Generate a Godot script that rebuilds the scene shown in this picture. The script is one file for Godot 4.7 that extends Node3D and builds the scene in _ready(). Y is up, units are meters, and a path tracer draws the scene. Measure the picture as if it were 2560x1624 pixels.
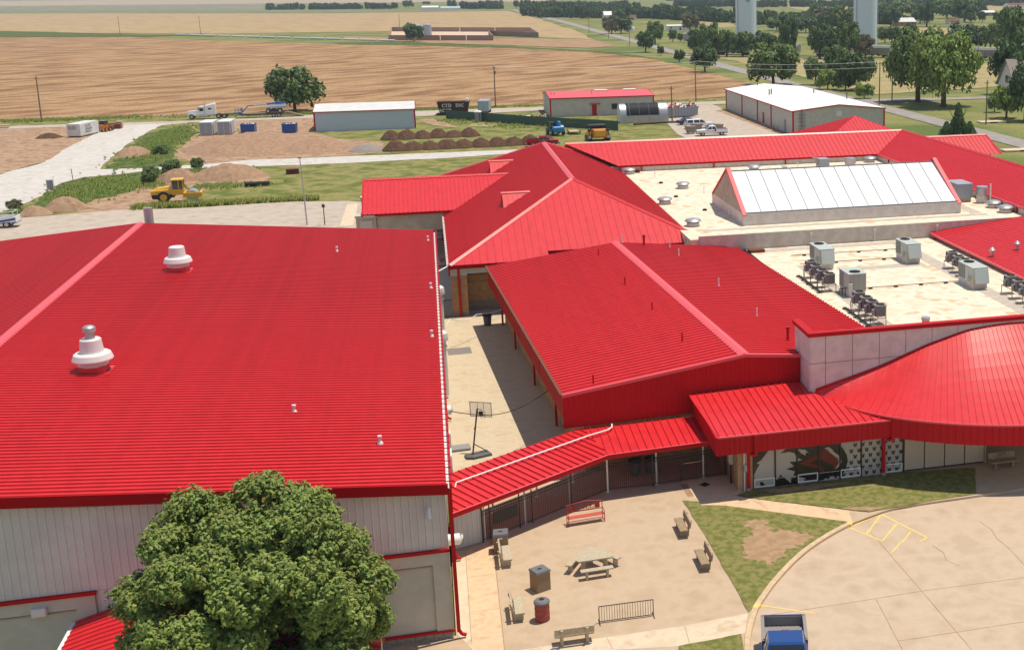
extends Node3D

# A school campus with red metal roofs among fields, seen from the air. Metres, y up. World x/z follow the campus grid; -z runs away from the viewer.

var R := RandomNumberGenerator.new()
var K := {}            # materials
var cache := {}        # shared meshes
var tiles := {}        # shared noise textures

class Bd:
	var v := PackedVector3Array()
	var n := PackedVector3Array()
	var c := PackedColorArray()
	var col := Color(1, 1, 1)
	var t := Transform3D()
	func put(a: Vector3, nn: Vector3) -> void:
		v.append(t * a)
		n.append((t.basis * nn).normalized())
		c.append(col)
	func trin(a: Vector3, b: Vector3, d: Vector3, na: Vector3, nb: Vector3, nd: Vector3) -> void:
		var g := (b - a).cross(d - a)
		if g.dot(na + nb + nd) > 0.0:
			put(a, na); put(d, nd); put(b, nb)
		else:
			put(a, na); put(b, nb); put(d, nd)
	func tri(a: Vector3, b: Vector3, d: Vector3, out: Vector3) -> void:
		var g := (b - a).cross(d - a).normalized()
		if g.dot(out) < 0.0:
			g = -g
		trin(a, b, d, g, g, g)
	func face(a: Vector3, b: Vector3, d: Vector3, e: Vector3, out: Vector3) -> void:
		tri(a, b, d, out)
		tri(a, d, e, out)
	func box(lo: Vector3, hi: Vector3) -> Bd:
		var x0 := lo.x; var y0 := lo.y; var z0 := lo.z; var x1 := hi.x; var y1 := hi.y; var z1 := hi.z
		face(Vector3(x1, y0, z0), Vector3(x1, y1, z0), Vector3(x1, y1, z1), Vector3(x1, y0, z1), Vector3.RIGHT)
		face(Vector3(x0, y0, z0), Vector3(x0, y1, z0), Vector3(x0, y1, z1), Vector3(x0, y0, z1), Vector3.LEFT)
		face(Vector3(x0, y1, z0), Vector3(x1, y1, z0), Vector3(x1, y1, z1), Vector3(x0, y1, z1), Vector3.UP)
		face(Vector3(x0, y0, z0), Vector3(x1, y0, z0), Vector3(x1, y0, z1), Vector3(x0, y0, z1), Vector3.DOWN)
		face(Vector3(x0, y0, z1), Vector3(x1, y0, z1), Vector3(x1, y1, z1), Vector3(x0, y1, z1), Vector3.BACK)
		face(Vector3(x0, y0, z0), Vector3(x1, y0, z0), Vector3(x1, y1, z0), Vector3(x0, y1, z0), Vector3.FORWARD)
		return self
	func bx(x: float, y: float, z: float, sx: float, sy: float, sz: float) -> Bd:   # centre x/z, base y
		return box(Vector3(x - sx / 2, y, z - sz / 2), Vector3(x + sx / 2, y + sy, z + sz / 2))
	func loft(rings: Array, caps := true, smooth := false) -> Bd:
		var mid := []
		for r in rings:
			var m := Vector3.ZERO
			for p in r:
				m += p
			mid.append(m / r.size())
		var k: int = rings[0].size()
		for i in rings.size() - 1:
			for j in k:
				var j1 := (j + 1) % k
				var a: Vector3 = rings[i][j]; var b: Vector3 = rings[i][j1]; var d: Vector3 = rings[i + 1][j1]; var e: Vector3 = rings[i + 1][j]
				var out: Vector3 = (a + b + d + e) / 4.0 - (mid[i] + mid[i + 1]) / 2.0
				if smooth:
					var ax: Vector3 = (mid[i + 1] - mid[i])
					var al: Vector3 = e - a
					var al1: Vector3 = d - b
					var ja := (j + k - 1) % k
					var jb := (j1 + 1) % k
					var na: Vector3 = (rings[i][j1] - rings[i][ja]).cross(al).normalized()
					var nb: Vector3 = (rings[i][jb] - rings[i][j]).cross(al1).normalized()
					var ne: Vector3 = (rings[i + 1][j1] - rings[i + 1][ja]).cross(al).normalized()
					var nd: Vector3 = (rings[i + 1][jb] - rings[i + 1][j]).cross(al1).normalized()
					if na.length() < 0.5: na = ne
					if nb.length() < 0.5: nb = nd
					if ne.length() < 0.5: ne = na
					if nd.length() < 0.5: nd = nb
					if na.dot(out) < 0.0:
						na = -na; nb = -nb; nd = -nd; ne = -ne
					trin(a, b, d, na, nb, nd)
					trin(a, d, e, na, nd, ne)
				else:
					face(a, b, d, e, out)
		if caps:
			var last := rings.size() - 1
			for j in k:
				tri(mid[0], rings[0][j], rings[0][(j + 1) % k], mid[0] - mid[1])
				tri(mid[last], rings[last][j], rings[last][(j + 1) % k], mid[last] - mid[last - 1])
		return self
	func ring(o: Vector3, ax: Vector3, r: float, seg: int, ph := 0.0) -> Array:
		var u := ax.cross(Vector3.UP if absf(ax.y) < 0.9 else Vector3.RIGHT).normalized()
		var w := ax.cross(u).normalized()
		var out := []
		for i in seg:
			var a := TAU * i / seg + ph
			out.append(o + (u * cos(a) + w * sin(a)) * r)
		return out
	func cyl(p0: Vector3, p1: Vector3, r0: float, r1 := -1.0, seg := 10, caps := true) -> Bd:
		var ax := (p1 - p0).normalized()
		return loft([ring(p0, ax, r0, seg), ring(p1, ax, r0 if r1 < 0 else r1, seg)], caps, seg > 4)
	func lathe(o: Vector3, prof: Array, seg := 14) -> Bd:
		for i in prof.size() - 1:
			var a: Vector2 = prof[i]; var b: Vector2 = prof[i + 1]
			loft([ring(o + Vector3(0, a.y, 0), Vector3.UP, maxf(a.x, 0.002), seg), ring(o + Vector3(0, b.y + (0.0005 if absf(a.y - b.y) < 1e-4 else 0.0), 0), Vector3.UP, maxf(b.x, 0.002), seg)], false, true)
		return self
	func tube(path: Array, r: float, seg := 6) -> Bd:
		for i in path.size() - 1:
			cyl(path[i], path[i + 1], r, r, seg, true)
		return self
	func ext(poly: Array, axis: String, a0: float, a1: float) -> Bd:     # z: (x,y)  x: (z,y)  y: (x,z)
		var pk := PackedVector2Array(poly)
		var area := 0.0
		for i in pk.size():
			area += pk[i].cross(pk[(i + 1) % pk.size()])
		var sg := signf(area)
		for i in pk.size():
			var p := pk[i]; var q := pk[(i + 1) % pk.size()]
			var e := (q - p)
			var o2 := Vector2(e.y, -e.x) * sg
			face(mp(p, axis, a0), mp(q, axis, a0), mp(q, axis, a1), mp(p, axis, a1), mp(o2, axis, 0.0))
		var ax := mp(Vector2.ZERO, axis, 1.0)
		var ix := Geometry2D.triangulate_polygon(pk)
		for i in range(0, ix.size(), 3):
			tri(mp(pk[ix[i]], axis, a0), mp(pk[ix[i + 1]], axis, a0), mp(pk[ix[i + 2]], axis, a0), -ax if a1 > a0 else ax)
			tri(mp(pk[ix[i]], axis, a1), mp(pk[ix[i + 1]], axis, a1), mp(pk[ix[i + 2]], axis, a1), ax if a1 > a0 else -ax)
		return self
	func mp(p: Vector2, axis: String, a: float) -> Vector3:
		return Vector3(p.x, p.y, a) if axis == "z" else (Vector3(a, p.y, p.x) if axis == "x" else Vector3(p.x, a, p.y))
	func cbox(lo: Vector3, hi: Vector3, k := 0.03) -> Bd:    # box with chamfered edges
		var rr := []
		for q in [[lo.y, k], [lo.y + k, 0.0], [hi.y - k, 0.0], [hi.y, k]]:
			var i: float = q[1]
			rr.append([Vector3(lo.x + k, q[0], lo.z + i), Vector3(hi.x - k, q[0], lo.z + i), Vector3(hi.x - i, q[0], lo.z + k), Vector3(hi.x - i, q[0], hi.z - k), Vector3(hi.x - k, q[0], hi.z - i), Vector3(lo.x + k, q[0], hi.z - i), Vector3(lo.x + i, q[0], hi.z - k), Vector3(lo.x + i, q[0], lo.z + k)])
		return loft(rr)
	func frus(lo: Vector3, hi: Vector3, ix0: float, ix1: float, iz: float) -> Bd:   # box whose top is pulled in at -x, +x and both z
		return loft([[Vector3(lo.x, lo.y, lo.z), Vector3(hi.x, lo.y, lo.z), Vector3(hi.x, lo.y, hi.z), Vector3(lo.x, lo.y, hi.z)], [Vector3(lo.x + ix0, hi.y, lo.z + iz), Vector3(hi.x - ix1, hi.y, lo.z + iz), Vector3(hi.x - ix1, hi.y, hi.z - iz), Vector3(lo.x + ix0, hi.y, hi.z - iz)]])
	func mesh() -> ArrayMesh:
		var a := []
		a.resize(Mesh.ARRAY_MAX)
		a[Mesh.ARRAY_VERTEX] = v
		a[Mesh.ARRAY_NORMAL] = n
		a[Mesh.ARRAY_COLOR] = c
		var m := ArrayMesh.new()
		m.add_surface_from_arrays(Mesh.PRIMITIVE_TRIANGLES, a)
		return m

func V(x: float, y: float, z: float) -> Vector3:
	return Vector3(x, y, z)

# ---------------------------------------------------------------- nodes
func T(called: String, label: String, category: String, at := Vector3.ZERO, turn := 0.0, group := "") -> Node3D:
	var o := Node3D.new()
	o.name = called
	add_child(o, true)
	o.position = at
	o.rotation.y = turn
	return tag(o, label, category, group)

func tag(o: Node3D, label: String, category: String, group := "") -> Node3D:
	o.set_meta("label", label)
	o.set_meta("category", category)
	if group:
		o.set_meta("group", group)
	return o

func MI(mesh: Mesh, called: String, mat: Material, par: Node, xf := Transform3D()) -> MeshInstance3D:
	var o := MeshInstance3D.new()
	o.mesh = mesh
	o.name = called
	o.material_override = mat
	o.transform = xf
	par.add_child(o, true)
	return o

func M(b: Bd, called: String, mat: Material, par: Node) -> MeshInstance3D:      # in the parent's own axes
	return MI(b.mesh(), called, mat, par)

func W(b: Bd, called: String, mat: Material, par: Node3D) -> MeshInstance3D:    # built in world axes
	return MI(b.mesh(), called, mat, par, par.global_transform.affine_inverse())

func S(b: Bd, called: String, mat: Material) -> MeshInstance3D:
	var o := M(b, called, mat, self)
	o.set_meta("kind", "structure")
	return o

func stuff(o: Node) -> Node:
	o.set_meta("kind", "stuff")
	return o

func dup(o: Node3D, label: String, at: Vector3, turn := 0.0) -> Node3D:
	var c: Node3D = o.duplicate()
	c.name = str(o.name)
	add_child(c, true)
	c.position = at
	c.rotation.y = turn
	c.set_meta("label", label)
	return c

func text(s: String, h: float, depth: float, called: String, mat: Material, par: Node3D, at: Vector3, face_dir: Vector3, up := Vector3.UP, serif := true) -> MeshInstance3D:
	var f := SystemFont.new()
	f.font_names = PackedStringArray(["Droid Serif" if serif else "Droid Sans"])
	f.font_weight = 700
	var m := TextMesh.new()
	m.font = f
	m.text = s
	m.font_size = 64
	m.pixel_size = h / 46.0
	m.depth = depth
	m.curve_step = 4
	var z := face_dir.normalized()
	var x := up.cross(z).normalized()
	return MI(m, called, mat, par, Transform3D(Basis(x, z.cross(x), z), at))

# ---------------------------------------------------------------- materials
func sm(key: String, lin: Color, rough := 0.8, metal := 0.0, spec := 0.5) -> StandardMaterial3D:
	var m := StandardMaterial3D.new()
	m.resource_name = key
	m.albedo_color = lin.linear_to_srgb()
	m.roughness = rough
	m.metallic = metal
	m.metallic_specular = spec
	K[key] = m
	return m

func noise_tex(sd: int, freq: float, oct: int, cols: Array, offs: Array, size := 512, kind := FastNoiseLite.TYPE_SIMPLEX_SMOOTH, warp := 0.0) -> NoiseTexture2D:
	var f := FastNoiseLite.new()
	f.seed = sd
	f.frequency = freq
	f.noise_type = kind
	f.fractal_octaves = oct
	f.fractal_gain = 0.55
	if warp > 0.0:
		f.domain_warp_enabled = true
		f.domain_warp_amplitude = warp
		f.domain_warp_frequency = freq * 0.7
	var g := Gradient.new()
	var cc := PackedColorArray()
	for c in cols:
		cc.append((c as Color).linear_to_srgb())
	g.colors = cc
	g.offsets = PackedFloat32Array(offs)
	var tx := NoiseTexture2D.new()
	tx.width = size
	tx.height = size
	tx.seamless = true
	tx.seamless_blend_skirt = 0.2
	tx.noise = f
	tx.color_ramp = g
	return tx

# a ground or wall colour with broad patches (size metres) and fine grain (fine metres) multiplied over it
func gm(key: String, cols: Array, offs: Array, size: float, fine: float, rough := 0.9, grain := 0.25, freq := 0.01, oct := 5, warp := 0.0) -> StandardMaterial3D:
	var m := StandardMaterial3D.new()
	m.resource_name = key
	m.albedo_texture = noise_tex(key.hash() % 1000, freq, oct, cols, offs, 512, FastNoiseLite.TYPE_SIMPLEX_SMOOTH, warp)
	m.uv1_triplanar = true
	m.uv1_world_triplanar = true
	m.uv1_scale = Vector3.ONE / size
	m.roughness = rough
	m.metallic_specular = 0.3
	if grain > 0.0:
		var gk := "grain%.2f" % grain
		if not tiles.has(gk):
			tiles[gk] = noise_tex(77, 0.06, 4, [Color(1 - grain * 1.6, 1 - grain * 1.6, 1 - grain * 1.6), Color(1, 1, 1), Color(1 - grain * 0.5, 1 - grain * 0.5, 1 - grain * 0.5)], [0.22, 0.55, 0.8], 512)
		m.detail_enabled = true
		m.detail_blend_mode = BaseMaterial3D.BLEND_MODE_MUL
		m.detail_albedo = tiles[gk]
		m.detail_uv_layer = BaseMaterial3D.DETAIL_UV_2
		m.uv2_triplanar = true
		m.uv2_world_triplanar = true
		m.uv2_scale = Vector3.ONE / fine
	K[key] = m
	return m

func C(r: float, g: float, b: float) -> Color:
	return Color(r, g, b)

func make_materials() -> void:
	# painted sheet steel
	gm("red", [C(.57, .020, .026), C(.62, .023, .029), C(.54, .018, .024)], [.3, .5, .7], 9.0, 1.0, .38, 0.0)
	K.red.metallic_specular = 0.48
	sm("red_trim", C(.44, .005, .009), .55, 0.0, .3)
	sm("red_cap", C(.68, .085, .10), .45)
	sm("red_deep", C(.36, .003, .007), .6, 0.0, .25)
	gm("white_steel", [C(.60, .60, .58), C(.66, .66, .64)], [.3, .7], 12.0, 3.0, .5, 0.06)
	sm("white", C(.78, .77, .74), .5)
	sm("white_gloss", C(.80, .80, .78), .25)
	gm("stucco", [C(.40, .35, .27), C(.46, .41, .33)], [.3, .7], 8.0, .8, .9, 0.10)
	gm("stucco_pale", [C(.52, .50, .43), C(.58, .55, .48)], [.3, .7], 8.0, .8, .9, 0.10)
	gm("stone_panel", [C(.50, .42, .32), C(.60, .51, .40)], [.3, .7], .5, .15, .9, 0.2)
	gm("precast", [C(.60, .55, .50), C(.68, .63, .58)], [.3, .7], 6.0, 1.2, .85, 0.08)
	gm("tan_brick", [C(.43, .27, .15), C(.50, .33, .19)], [.3, .7], 3.0, .5, .9, 0.2)
	gm("block_tan", [C(.42, .24, .11), C(.50, .30, .15)], [.3, .7], 3.0, .5, .9, 0.15)
	gm("block_grey", [C(.28, .24, .21), C(.36, .31, .27)], [.3, .7], 1.0, .3, .95, 0.2)
	gm("flat_roof", [C(.70, .58, .43), C(.78, .69, .56), C(.66, .50, .34), C(.58, .38, .22)], [.25, .55, .74, .9], 16.0, 2.2, .85, 0.10, .012, 5, 12.0)
	gm("walk_pad", [C(.46, .40, .33), C(.52, .46, .39)], [.3, .7], 4.0, .7, .9, 0.12)
	gm("parapet", [C(.52, .47, .40), C(.60, .55, .48)], [.3, .7], 5.0, 1.0, .9, 0.12)
	# glass and metals
	sm("dark_glass", C(.012, .014, .016), .08, 0.0, .7)
	sm("dark", C(.012, .011, .010), .8)
	sm("black", C(.018, .018, .02), .5)
	sm("iron", C(.02, .018, .017), .5)
	sm("rubber", C(.03, .03, .03), .9)
	sm("chrome", C(.6, .6, .6), .2, 1.0)
	sm("galv", C(.45, .46, .47), .45, .7)
	sm("vent_white", C(.68, .66, .63), .45)
	sm("hvac", C(.42, .47, .44), .5)
	sm("hvac_dark", C(.20, .185, .175), .65)
	sm("coil", C(.20, .18, .165), .7)
	sm("skylight", C(.78, .82, .82), .22, 0.0, .5)
	sm("skylight_bar", C(.16, .17, .17), .5)
	# ground
	gm("concrete", [C(.47, .35, .235), C(.52, .395, .275), C(.495, .372, .256), C(.455, .335, .225)], [.2, .5, .68, .9], 14.0, 1.6, .92, 0.13, .012, 5, 10.0)
	gm("concrete_light", [C(.60, .48, .34), C(.66, .54, .40), C(.54, .41, .28)], [.25, .55, .85], 10.0, 1.3, .92, 0.10, .012, 5, 10.0)
	gm("walk", [C(.62, .43, .27), C(.68, .49, .32), C(.55, .38, .24)], [.25, .55, .85], 7.0, 1.0, .92, 0.10)
	gm("court", [C(.53, .44, .31), C(.57, .48, .35), C(.49, .40, .275)], [.25, .55, .85], 9.0, 1.5, .92, 0.12, .012, 5, 10.0)
	gm("street", [C(.49, .375, .265), C(.545, .425, .31), C(.51, .39, .28), C(.455, .345, .24)], [.22, .5, .72, .93], 17.0, 1.8, .92, 0.15, .012, 6, 14.0)
	gm("kerb", [C(.56, .41, .26), C(.64, .48, .32)], [.3, .7], 3.0, .5, .92, 0.15)
	gm("lawn", [C(.15, .165, .04), C(.21, .205, .06), C(.29, .25, .10), C(.17, .18, .045)], [.25, .48, .68, .88], 5.0, .45, .95, 0.32, .016, 6, 16.0)
	gm("dry_soil", [C(.36, .23, .13), C(.44, .29, .17)], [.3, .7], 4.0, .5, .95, 0.25)
	gm("field_grass", [C(.13, .16, .03), C(.21, .215, .06), C(.32, .27, .11), C(.16, .19, .04)], [.28, .47, .62, .82], 34.0, 2.2, .95, 0.30, .012, 6, 12.0)
	gm("rough_green", [C(.065, .11, .02), C(.11, .15, .03), C(.22, .20, .07)], [.3, .55, .85], 14.0, 1.2, .95, 0.4, .012, 5, 10.0)
	gm("dirt", [C(.36, .225, .135), C(.47, .32, .21), C(.28, .165, .10), C(.40, .26, .16)], [.25, .5, .72, .9], 22.0, 2.4, .95, 0.25, .012, 6, 14.0)
	gm("mound", [C(.34, .21, .13), C(.44, .285, .185)], [.3, .7], 6.0, 1.2, .95, 0.3)
	gm("mound_dark", [C(.11, .06, .036), C(.16, .09, .055)], [.3, .7], 5.0, 1.0, .95, 0.35)
	gm("gravel", [C(.50, .465, .425), C(.58, .55, .515), C(.43, .385, .335)], [.25, .55, .85], 24.0, 2.0, .95, 0.10, .012, 6, 14.0)
	gm("lot", [C(.43, .36, .295), C(.49, .42, .35), C(.39, .315, .25)], [.25, .55, .85], 26.0, 2.4, .95, 0.10, .012, 6, 14.0)
	gm("asphalt", [C(.28, .255, .235), C(.34, .31, .285)], [.3, .7], 18.0, 1.5, .95, 0.12)
	gm("pasture", [C(.12, .165, .04), C(.19, .21, .065), C(.27, .25, .09), C(.15, .19, .045)], [.25, .45, .65, .85], 260.0, 18.0, .95, 0.25, .012, 6, 20.0)
	gm("hay", [C(.33, .27, .12), C(.42, .34, .17), C(.27, .25, .09)], [.3, .55, .85], 60.0, 6.0, .95, 0.22)
	gm("wheat", [C(.36, .25, .125), C(.43, .31, .17), C(.33, .24, .11)], [.3, .55, .85], 150.0, 12.0, .95, 0.10)
	gm("far_green", [C(.17, .19, .085), C(.21, .225, .11)], [.3, .7], 200.0, 30.0, .95, 0.1)
	gm("far_grey", [C(.20, .19, .12), C(.25, .235, .15)], [.3, .7], 260.0, 40.0, .95, 0.1)
	gm("far_tan", [C(.38, .29, .19), C(.44, .35, .24)], [.3, .7], 260.0, 40.0, .95, 0.1)
	gm("pad", [C(.58, .43, .31), C(.66, .50, .38)], [.3, .7], 40.0, 8.0, .95, 0.12)
	gm("soil", [C(.33, .205, .115), C(.40, .255, .15)], [.3, .7], 60.0, 6.0, .95, 0.2)
	# stubble field: streaks that run along the furrows
	var st := StandardMaterial3D.new()
	st.albedo_texture = noise_tex(5, .012, 6, [C(.24, .135, .068), C(.35, .215, .115), C(.45, .30, .165), C(.30, .175, .09)], [.25, .47, .66, .85], 1024, FastNoiseLite.TYPE_SIMPLEX_SMOOTH, 14.0)
	st.uv1_triplanar = true
	st.uv1_scale = V(1 / 420.0, 1 / 130.0, 1 / 130.0)
	st.roughness = .95
	st.metallic_specular = .2
	st.detail_enabled = true
	st.detail_blend_mode = BaseMaterial3D.BLEND_MODE_MUL
	st.detail_albedo = noise_tex(9, .05, 4, [C(.62, .58, .54), C(1, 1, 1), C(1.0, .97, .9)], [.25, .55, .8], 512)
	st.detail_uv_layer = BaseMaterial3D.DETAIL_UV_2
	st.uv2_triplanar = true
	st.uv2_scale = V(1 / 26.0, 1 / 15.0, 1 / 15.0)
	K.stubble = st
	# paint and odd colours
	sm("yellow_line", C(.75, .52, .16), .8)
	sm("yellow", C(.72, .38, .02), .4)
	sm("orange", C(.62, .20, .02), .5)
	sm("blue", C(.005, .07, .30), .35)
	sm("boom_blue", C(.02, .16, .42), .4)
	sm("tel_blue", C(.02, .22, .52), .4)
	sm("navy", C(.03, .04, .07), .3)
	sm("truck_blue", C(.004, .045, .20), .22)
	K.truck_blue.clearcoat_enabled = true
	K.truck_blue.clearcoat_roughness = .08
	sm("bed_grey", C(.24, .22, .205), .75)
	sm("grey", C(.25, .25, .26), .6)
	sm("grey_dark", C(.09, .09, .10), .6)
	sm("grey_blue", C(.30, .33, .38), .5)
	sm("pale_blue", C(.45, .53, .60), .4)
	sm("tank_black", C(.03, .032, .036), .55, 0.0, .2)
	sm("rust", C(.16, .05, .025), .9)
	sm("brown", C(.055, .022, .016), .7)
	sm("fence_green", C(.045, .095, .06), .7)
	sm("bench", C(.42, .34, .23), .9)
	gm("aggregate", [C(.27, .19, .115), C(.36, .26, .165)], [.3, .7], .3, .1, .9, 0.3)
	gm("bench_stone", [C(.44, .37, .26), C(.52, .45, .33)], [.3, .7], 1.0, .2, .9, 0.15)
	gm("bench_brown", [C(.30, .22, .14), C(.37, .28, .18)], [.3, .7], 1.0, .2, .9, 0.15)
	sm("lid", C(.13, .135, .15), .6)
	sm("barrel", C(.30, .05, .035), .5)
	sm("bench_red", C(.38, .022, .012), .5)
	sm("bench_seat_red", C(.50, .085, .07), .5)
	sm("wood", C(.20, .145, .10), .9)
	sm("wood_pale", C(.46, .36, .24), .9)
	gm("bark", [C(.10, .07, .05), C(.16, .115, .085)], [.3, .7], 1.5, .4, .95, 0.3)
	sm("tower", C(.60, .67, .72), .4)
	sm("light_red", C(.45, .01, .008), .3)
	sm("lamp_clear", C(.7, .7, .7), .15)
	for q in [["leaf_a", C(.13, .195, .055)], ["leaf_b", C(.095, .155, .05)], ["leaf_c", C(.15, .215, .058)], ["leaf_d", C(.22, .30, .06)], ["leaf_e", C(.18, .165, .08)], ["leaf_near", C(.21, .285, .065)], ["weed", C(.24, .26, .085)]]:
		var m := sm(q[0], q[1], .55, 0.0, .4)
		m.vertex_color_use_as_albedo = true
		m.backlight_enabled = true
		m.backlight = Color(.42, .5, .2)
	sm("pad_brown", C(.30, .20, .15), .9)
	sm("rail_grey", C(.27, .265, .26), .7)

# ---------------------------------------------------------------- roofs of standing-seam panels
# poly: corners of one flat slope in world axes; seam: the way the seams run (down the slope); one part per panel
func roof(par: Node3D, called: String, poly: Array, seam: Vector3, sp: float, rh: float, mat: Material, rw := 0.06, start := 0.0) -> void:
	var nn := Vector3.ZERO
	for i in range(1, poly.size() - 1):
		nn += (poly[i] - poly[0]).cross(poly[i + 1] - poly[0])
	nn = nn.normalized()
	if nn.y < 0.0:
		nn = -nn
	var s := (seam - nn * seam.dot(nn)).normalized()
	var t := nn.cross(s)
	var o: Vector3 = poly[0]
	var p2 := PackedVector2Array()
	var t0 := 1e9; var t1 := -1e9; var s0 := 1e9; var s1 := -1e9
	for p in poly:
		var q := Vector2((p - o).dot(t), (p - o).dot(s))
		p2.append(q)
		t0 = minf(t0, q.x); t1 = maxf(t1, q.x); s0 = minf(s0, q.y); s1 = maxf(s1, q.y)
	t0 += start
	var inv := par.global_transform.affine_inverse()
	var cnt := int(ceil((t1 - t0) / sp - 0.02))
	for i in cnt:
		var a := t0 + i * sp
		var b := minf(a + sp, t1)
		var strip := PackedVector2Array([Vector2(a, s0 - 1), Vector2(b, s0 - 1), Vector2(b, s1 + 1), Vector2(a, s1 + 1)])
		for piece in Geometry2D.intersect_polygons(p2, strip):
			if piece.size() < 3:
				continue
			var anchor := Vector2(a, 1e9)
			for q in piece:
				anchor.y = minf(anchor.y, q.y)
			var key := "%.2f|" % rh
			var loc := []
			for q in piece:
				loc.append(q - anchor)
				key += "%.2f,%.2f;" % [q.x - anchor.x, q.y - anchor.y]
			if not cache.has(key):
				var bd := Bd.new()
				var flat := []
				for q in loc:
					flat.append(Vector2(q.x, q.y))
				bd.ext(flat, "y", -0.03, 0.0)
				var rs0 := 1e9; var rs1 := -1e9
				for q in Geometry2D.intersect_polygons(PackedVector2Array(loc), PackedVector2Array([Vector2(0, -1), Vector2(rw, -1), Vector2(rw, 999), Vector2(0, 999)])):
					for w in q:
						rs0 = minf(rs0, w.y); rs1 = maxf(rs1, w.y)
				if rs1 > rs0 + 0.02:
					bd.ext([Vector2(0, -0.005), Vector2(rw, -0.005), Vector2(rw * .8, rh), Vector2(rw * .2, rh)], "z", rs0, rs1)
				cache[key] = bd.mesh()
			MI(cache[key], called, mat, par, inv * Transform3D(Basis(t, nn, s), o + t * anchor.x + s * anchor.y))

# a folded sheet laid over a ridge or hip from a to b
func cap(par: Node3D, a: Vector3, b: Vector3, w: float, drop: float, mat: Material, called := "ridge_cap") -> void:
	var d := (b - a).normalized()
	var side := d.cross(Vector3.UP).normalized()
	var up := side.cross(d).normalized()
	var bd := Bd.new()
	bd.t = Transform3D(Basis(side, up, -d), a)
	var l := (b - a).length()
	bd.ext([Vector2(-w / 2, -drop), Vector2(0, .07), Vector2(w / 2, -drop), Vector2(w / 2, -drop - .04), Vector2(0, .03), Vector2(-w / 2, -drop - .04)], "z", -l, 0.0)
	W(bd, called, mat, par)

# upright ribbed sheets from a to b (ground plan), between y0 and y1; out: the side the ribs face
func siding(par: Node3D, called: String, a: Vector2, b: Vector2, y0: float, y1a: float, y1b: float, mat: Material, width := .9, rib := .3, rh := .03, t := Transform3D()) -> void:
	var d := (b - a)
	var l := d.length()
	d /= l
	var k := maxi(1, int(round(l / width)))
	var x := Vector3(d.x, 0, d.y)
	var z := x.cross(Vector3.UP)
	var inv := par.global_transform.affine_inverse()
	for i in k:
		var u0 := l * i / k
		var u1 := l * (i + 1) / k
		var h0 := lerpf(y1a, y1b, u0 / l) - y0
		var h1 := lerpf(y1a, y1b, u1 / l) - y0
		var key := "sd%.3f,%.3f,%.3f,%.2f" % [u1 - u0, h0, h1, rib]
		if not cache.has(key):
			var bd := Bd.new()
			var w := u1 - u0
			bd.ext([Vector2(0, 0), Vector2(w, 0), Vector2(w, h1), Vector2(0, h0)], "z", -.02, 0.0)
			var m := int(round(w / rib))
			for j in m:
				var r := w * j / m
				var hh := lerpf(h0, h1, (r + .03) / w)
				bd.loft([[V(r, 0, -.002), V(r + .07, 0, -.002), V(r + .05, 0, rh), V(r + .02, 0, rh)], [V(r, hh, -.002), V(r + .07, hh, -.002), V(r + .05, hh, rh), V(r + .02, hh, rh)]])
			cache[key] = bd.mesh()
		MI(cache[key], called, mat, par, inv * t * Transform3D(Basis(x, Vector3.UP, z), V(a.x, y0, a.y) + x * u0))

func bar(par: Node3D, called: String, lo: Vector3, hi: Vector3, mat: Material, t := Transform3D()) -> MeshInstance3D:
	var b := Bd.new()
	b.t = t
	b.box(lo, hi)
	return W(b, called, mat, par)

# ---------------------------------------------------------------- start
func _ready() -> void:
	R.seed = 20240611
	var cam := Camera3D.new()
	cam.name = "camera"
	cam.transform = Transform3D(Basis(V(.963765, -.008346, .266622), V(.066011, .975885, -.208065), V(-.258455, .218126, .941075)), V(0, 28, 0))
	cam.projection = Camera3D.PROJECTION_FRUSTUM
	cam.keep_aspect = Camera3D.KEEP_HEIGHT
	var near := .5
	cam.set_frustum(near * 1624.0 / 3145.4, Vector2(near * (1280.0 - 1943.7) / 3145.4, -near * (812.0 - 663.7) / 3145.4), near, 9000.0)
	add_child(cam)
	cam.current = true
	var we := WorldEnvironment.new()
	we.name = "environment"
	var e := Environment.new()
	e.background_mode = Environment.BG_SKY
	var sky := Sky.new()
	var ps := ProceduralSkyMaterial.new()
	ps.sky_top_color = Color(.47, .56, .70)
	ps.sky_horizon_color = Color(.94, .94, .92)
	ps.sky_curve = .16
	ps.sky_energy_multiplier = 1.0
	ps.ground_horizon_color = Color(.60, .55, .46)
	ps.ground_bottom_color = Color(.45, .40, .32)
	sky.sky_material = ps
	e.sky = sky
	e.background_energy_multiplier = 1.0
	e.tonemap_mode = Environment.TONE_MAPPER_LINEAR
	e.tonemap_exposure = 1.13
	e.sdfgi_enabled = true
	e.ssao_enabled = true
	e.ssil_enabled = true
	e.fog_enabled = true
	e.fog_density = 0.00011
	e.fog_light_color = Color(.80, .86, .95)
	we.environment = e
	add_child(we)
	var sun := DirectionalLight3D.new()
	sun.name = "sun"
	sun.light_energy = 1.35
	sun.light_color = Color(1.0, .955, .88)
	sun.light_angular_distance = .5
	sun.shadow_enabled = true
	sun.transform = Transform3D(Basis.looking_at(V(-.265, -1, .055).normalized(), Vector3.FORWARD), V(60, 200, -40))
	add_child(sun)
	make_materials()
	ground()
	gym()
	classroom_wing()
	cafeteria()
	main_block()
	entrance()
	walkway()
	roof_machines()
	far_buildings()
	plaza()
	vehicles()
	yard()
	poles()
	trees()
	countryside()

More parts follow.
